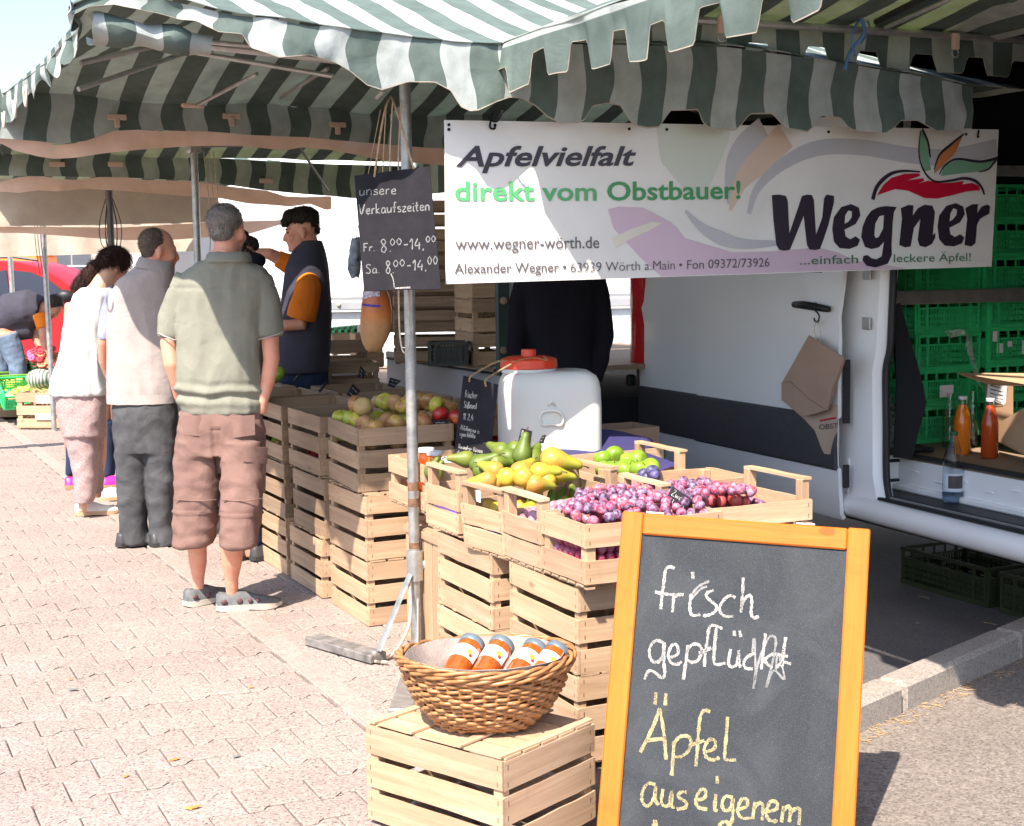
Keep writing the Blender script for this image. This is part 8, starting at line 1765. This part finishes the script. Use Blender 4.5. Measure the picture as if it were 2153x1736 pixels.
# ================================================================ far left: red car, vegetable crates, flowers
y = 19.5; kx = y / FPX
cr_ = thing('car', (P(20, 700, y).x, y, 0), 'red estate car with dark side windows parked behind the far stall', 'car')
redp = plain('red_paint', (.36, .004, .008), .4, 0, .02, 2)
def car_slab(nm, pts_, y0, y1, mat, inset=0, smooth=30):
    a = [P(u, v, y) for u, v in pts_]; rings = []
    for q, yy_ in ((0, y0 + .12), (.0, y0 + .02), (1, y0), (1, y1), (0, y1 + .02), (0, y1 - .0)): pass
    mb = MB(); k = len(a); c_ = sum(a, Vector()) / k
    L0 = [Vector((c_.x + (p.x - c_.x) * .985, y0, c_.z + (p.z - c_.z) * .975)) for p in a]; L1 = [Vector((p.x, y0 + .06, p.z)) for p in a]; L2 = [Vector((p.x, y1 - .06, p.z)) for p in a]; L3 = [Vector((q.x, y1, q.z)) for q in L0]
    mb.loft([L3, L2, L1, L0]); return mk(nm, mb, mat, cr_, smooth=smooth)
body = [(-420, 800), (-430, 720), (-415, 650), (-380, 628), (60, 630), (140, 628), (175, 640), (215, 655), (235, 690), (238, 760), (230, 800), (195, 802), (188, 770), (160, 752), (130, 770), (122, 803), (-250, 803), (-260, 770), (-290, 752), (-320, 770), (-330, 803)]
car_slab('body', body, y, y + 1.8, redp)
car_slab('cabin', [(-370, 632), (-330, 572), (-250, 552), (-60, 546), (30, 550), (80, 562), (120, 585), (163, 618), (160, 640), (60, 642), (-380, 640)], y + .10, y + 1.70, redp)
wg = plain('tinted_car_glass', (.03, .04, .07), .05, 0, .02, 2)
for nm, pts_ in (('window', [(-10, 632), (-22, 575), (8, 566), (18, 632)]), ('window', [(28, 632), (22, 568), (60, 572), (98, 588), (122, 606), (138, 630), (128, 633)]), ('window', [(-180, 632), (-176, 570), (-34, 566), (-22, 632)])):
    a = [P(u, v, y) for u, v in pts_]; mk(nm, MB().add([Vector((p.x, y + .085, p.z)) for p in a] + [Vector((p.x, y + .11, p.z)) for p in a], [tuple(range(len(a))), tuple(range(len(a), 2 * len(a)))[::-1]]), wg, cr_)
for a, b in (((-22, 570), (-8, 633)), ((19, 568), (26, 633))): mk('window_post', MB().tube([Vector((P(*a, y).x, y + .08, P(*a, y).z)), Vector((P(*b, y).x, y + .08, P(*b, y).z))], .022, 6), redp, cr_)
mk('chrome_strip', MB().tube([Vector((P(u, v, y).x, y + .07, P(u, v, y).z)) for u, v in ((-200, 637), (60, 637), (140, 634))], .014, 6), M_['steel'], cr_)
mk('roof_rail', MB().tube([Vector((P(u, v, y).x, y + .2, P(u, v, y).z)) for u, v in ((-250, 545), (20, 540), (70, 547))], .02, 6), M_['black'], cr_)
mk('mirror', MB().ball(Vector((P(138, 622, y).x, y - .05, P(138, 622, y).z)), (.13, .08, .085), 12, 8), M_['black'], cr_, smooth=True)
for u in (157, -290):
    c_ = P(u, 775, y); w_ = mk('wheel', MB().tube([(c_.x, y + .02, .33), (c_.x, y + .22, .33)], .33, 26), M_['dark'], cr_, smooth=40); mk('rim', MB().tube([(c_.x, y + .005, .33), (c_.x, y + .03, .33)], .20, 20), M_['steel'], w_)
mk('seat', MB().ball(Vector((P(58, 612, y).x, y + .5, P(58, 612, y).z)), (.2, .12, .14), 12, 8), plain('car_seat', (.5, .48, .45), .7), cr_, smooth=True)
# the slatted crate and its neighbour at the front of the vegetable stall
y = 14.2; k = y / FPX
c_ = P(92, 892, y); crate('small pale crate with carrots and a white label at the far left', Matrix.Translation((c_.x, y + .12, .01)) @ Matrix.Rotation(-.12, 4, 'Z'), L=.47, W=.36, H=.36, ns=3, sh=.092, group='vegetable stall crates', post=.05)
c2_ = P(170, 888, y + .3); crate('pale crate half hidden by the woman in white', Matrix.Translation((c2_.x, y + .45, .01)) @ Matrix.Rotation(-.12, 4, 'Z'), L=.44, W=.36, H=.36, ns=3, sh=.092, group='vegetable stall crates', post=.05)
lt = thing('label', P(136, 850, y), 'white label stapled on the pale vegetable crate', 'label')
for v, w_ in ((835, .18), (896 - 20, .2)): p_ = P(98 if v < 850 else 100, 838 if v < 850 else 874, y); label_card(lt, (p_.x, y - .085, p_.z), .17 if v < 850 else .2, .075 if v < 850 else .06, (-.12, -1, 0), (0, 0, 1), M_['paperw'])
vs = thing('vegetable_rack', P(60, 860, 15.5), 'low grey rack carrying the tilted vegetable crates', 'rack')
rk = P(40, 820, 15.6); mk('frame', MB().box((rk.x, 15.9, .20), (2.2, 1.3, .36)), M_['oldwood'], vs)
mk('shelf', MB().box((rk.x, 16.2, .42), (2.3, 1.0, .03)), M_['oldwood'], vs)
lgm = plain('lime_plastic', (.18, .42, .05), .45)
M_['lime'] = lgm
def vcrate(lab, u, v, yy_, rz, tilt, mat, L=.6, W=.4, H=.16):
    p_ = P(u, v, yy_); gcrate(lab, Matrix.Translation(p_) @ Matrix.Rotation(rz, 4, 'Z') @ Matrix.Rotation(tilt, 4, 'X'), mat, 'vegetable stall crates', L=L, W=W, H=H); return Matrix.Translation(p_) @ Matrix.Rotation(rz, 4, 'Z') @ Matrix.Rotation(tilt, 4, 'X')
Ma = vcrate('green tilted crate with a striped melon at the vegetable stall', 62, 838, 14.9, .55, .45, 'gplastic'); Mb = vcrate('lime green crate of yellow peppers at the left picture edge', 8, 836, 15.0, .45, .45, 'lime'); Mc = vcrate('upper lime green crate with orange produce at the left picture edge', 6, 792, 15.8, .45, .40, 'lime'); Md = vcrate('dark green crate below the flowers', 62, 806, 15.8, .3, .3, 'bplastic')
def heap(M, mat, n, r, lab, cat, grp, sd, name=None, shape=(1, 1, 1), hh=.06):
    rr_2 = random.Random(sd); bm_ = mesh_of(cat, MB().ball((0, 0, 0), tuple(r * q for q in shape), 12, 8), mat, True)
    for i in range(n):
        p_ = M @ Vector((rr_2.uniform(-.24, .24), rr_2.uniform(-.15, .15), hh + rr_2.uniform(0, .06))); o = bpy.data.objects.new(name or cat, bm_); COL.objects.link(o); o.matrix_basis = Matrix.Translation(p_) @ Matrix.Rotation(rr_2.uniform(0, 3), 4, 'Z'); WM[o.name] = o.matrix_basis.copy(); tag(o, lab, cat, grp)
heap(Mb, plain('yellow_pepper', (.70, .62, .10), .4), 26, .045, 'yellow pepper in the lime green crate', 'pepper', 'yellow peppers', 3); heap(Mc, plain('orange_produce', (.72, .30, .10), .5), 24, .045, 'orange tomato in the upper lime crate', 'tomato', 'orange tomatoes', 4)
heap(Ma, plain('squash_skin', (.62, .45, .20), .5), 6, .055, 'pale squash in the tilted green crate', 'squash', 'squashes', 5, shape=(1.6, .8, .8)); heap(Md, plain('aubergine', (.05, .02, .06), .3), 14, .05, 'dark aubergine below the flowers', 'aubergine', 'aubergines', 6)
mt, t, out = nmat('melon'); wv_ = ND(t, 'ShaderNodeTexWave'); wv_.inputs['Scale'].default_value = 9; wv_.inputs['Distortion'].default_value = 3; t.links.new(coords(t), wv_.inputs['Vector']); pbsdf(t, out, ramp(t, wv_.outputs['Fac'], [(.3, (.12, .15, .10)), (.6, (.50, .50, .48))]), .45)
mp = P(84, 795, 14.9); tag(mk('melon', MB().ball(mp, (.145, .12, .10), 20, 14), mt, smooth=True), 'striped grey melon on the tilted green crate', 'melon'); bp_ = P(150, 808, 14.6); tag(mk('paper_bag', MB().box(P(148, 800, 14.7), (.16, .12, .13), bev=.03), plain('pale_blue_bag', (.30, .45, .65), .6), smooth=40), 'pale blue paper bag beside the melon', 'bag')
cm = mesh_of('carrot', MB().tube([(0, 0, 0), (.06, 0, .005), (.14, 0, 0)], [.016, .012, .003], 8), plain('carrot_orange', (.62, .28, .10), .6), True); rr3 = random.Random(8)
for i in range(26):
    o = bpy.data.objects.new('carrot', cm); COL.objects.link(o); o.matrix_basis = Matrix.Translation((c_.x + rr3.uniform(-.18, .14), y + .12 + rr3.uniform(-.12, .12), .30 + rr3.uniform(0, .05))) @ Matrix.Rotation(rr3.uniform(0, 6), 4, 'Z') @ Matrix.Rotation(rr3.uniform(-.5, .3), 4, 'Y'); WM[o.name] = o.matrix_basis.copy(); tag(o, 'carrot piled in the small pale crate', 'carrot', 'carrots in the pale crate')
# bunches of flowers
lfm = plain('flower_leaf', (.07, .14, .04), .7); cols = {'red': plain('red_flower', (.75, .03, .05), .6), 'coral': plain('coral_flower', (.80, .25, .14), .6), 'pink': plain('pink_flower', (.75, .10, .25), .6)}
petal = MB(); 
for q in range(7): a = q * 2 * pi / 7; petal.ball((.018 * cos(a), .018 * sin(a), .006), (.016, .012, .009), 8, 6)
petal.ball((0, 0, .010), .013, 8, 6)
fm = {k_: mesh_of('blossom', petal, m_, True) for k_, m_ in cols.items()}
fb_ = P(85, 790, 15.4); ft2 = thing('flower_bunch', (fb_.x, 15.4, fb_.z), 'bunch of red, coral and pink flowers at the vegetable stall', 'flowers', M=Matrix.Translation((fb_.x, 15.4, fb_.z)))
rr4 = random.Random(9); stm = MB()
for i in range(34):
    u, v = rr4.uniform(62, 118), rr4.uniform(732, 770); p_ = P(u, v, 15.4 + rr4.uniform(-.1, .1)); kk_ = 'pink' if u < 70 else rr4.choice(['red', 'coral', 'coral'])
    inst('blossom', fm[kk_], ft2, Matrix.Translation(Vector(p_) - Vector((fb_.x, 15.4, fb_.z))) @ Matrix.Rotation(1.1, 4, 'X') @ Matrix.Diagonal((1.3, 1.3, 1.3, 1))); stm.tube([p_, Vector((fb_.x + rr4.uniform(-.05, .05), 15.45, fb_.z + .02))], .004, 4)
mk('stems', stm, lfm, ft2, kind='stuff'); lv = MB()
for i in range(150):
    p_ = P(rr4.uniform(70, 150), rr4.uniform(742, 800), 15.5 + rr4.uniform(-.12, .12)); T = Matrix.Translation(p_) @ Matrix.Rotation(rr4.uniform(0, 6), 4, 'Z') @ Matrix.Rotation(rr4.uniform(-1, 1), 4, 'X'); lv.add([(-.05, 0, 0), (0, .013, .005), (.05, 0, 0), (0, -.013, .005)], [(0, 1, 2, 3), (3, 2, 1, 0)], T)
mk('leaves', lv, lfm, ft2, kind='stuff')
lk = thing('salad_bunch', P(130, 740, 15.5), 'pale yellow green leafy bunch beside the flowers', 'vegetables'); ylm = plain('pale_leaf', (.58, .60, .22), .6)
for i in range(12):
    u = 112 + 5 * (i % 9); p_ = P(u, 765, 15.5 + .03 * i % .1); q_ = P(u + rr4.uniform(-4, 6), 738 + rr4.uniform(0, 12), 15.5); mk('leaf', MB().tube([p_, (p_ + q_) / 2 + Vector((0, -.02, 0)), q_], [(.02, .008), (.028, .01), (.008, .004)], 8), ylm, lk, smooth=True)
c3 = P(150, 785, 15.3); crate('little orange crate of tomatoes beside the flowers', Matrix.Translation(c3) @ Matrix.Rotation(.1, 4, 'Z'), L=.24, W=.2, H=.12, ns=2, sh=.045, group='vegetable stall crates'); heap(Matrix.Translation(c3) @ Matrix.Diagonal((.4, .4, .6, 1)), plain('tomato_red', (.62, .06, .03), .35), 10, .028, 'tomato in the little crate beside the flowers', 'tomato', 'small tomatoes', 12)
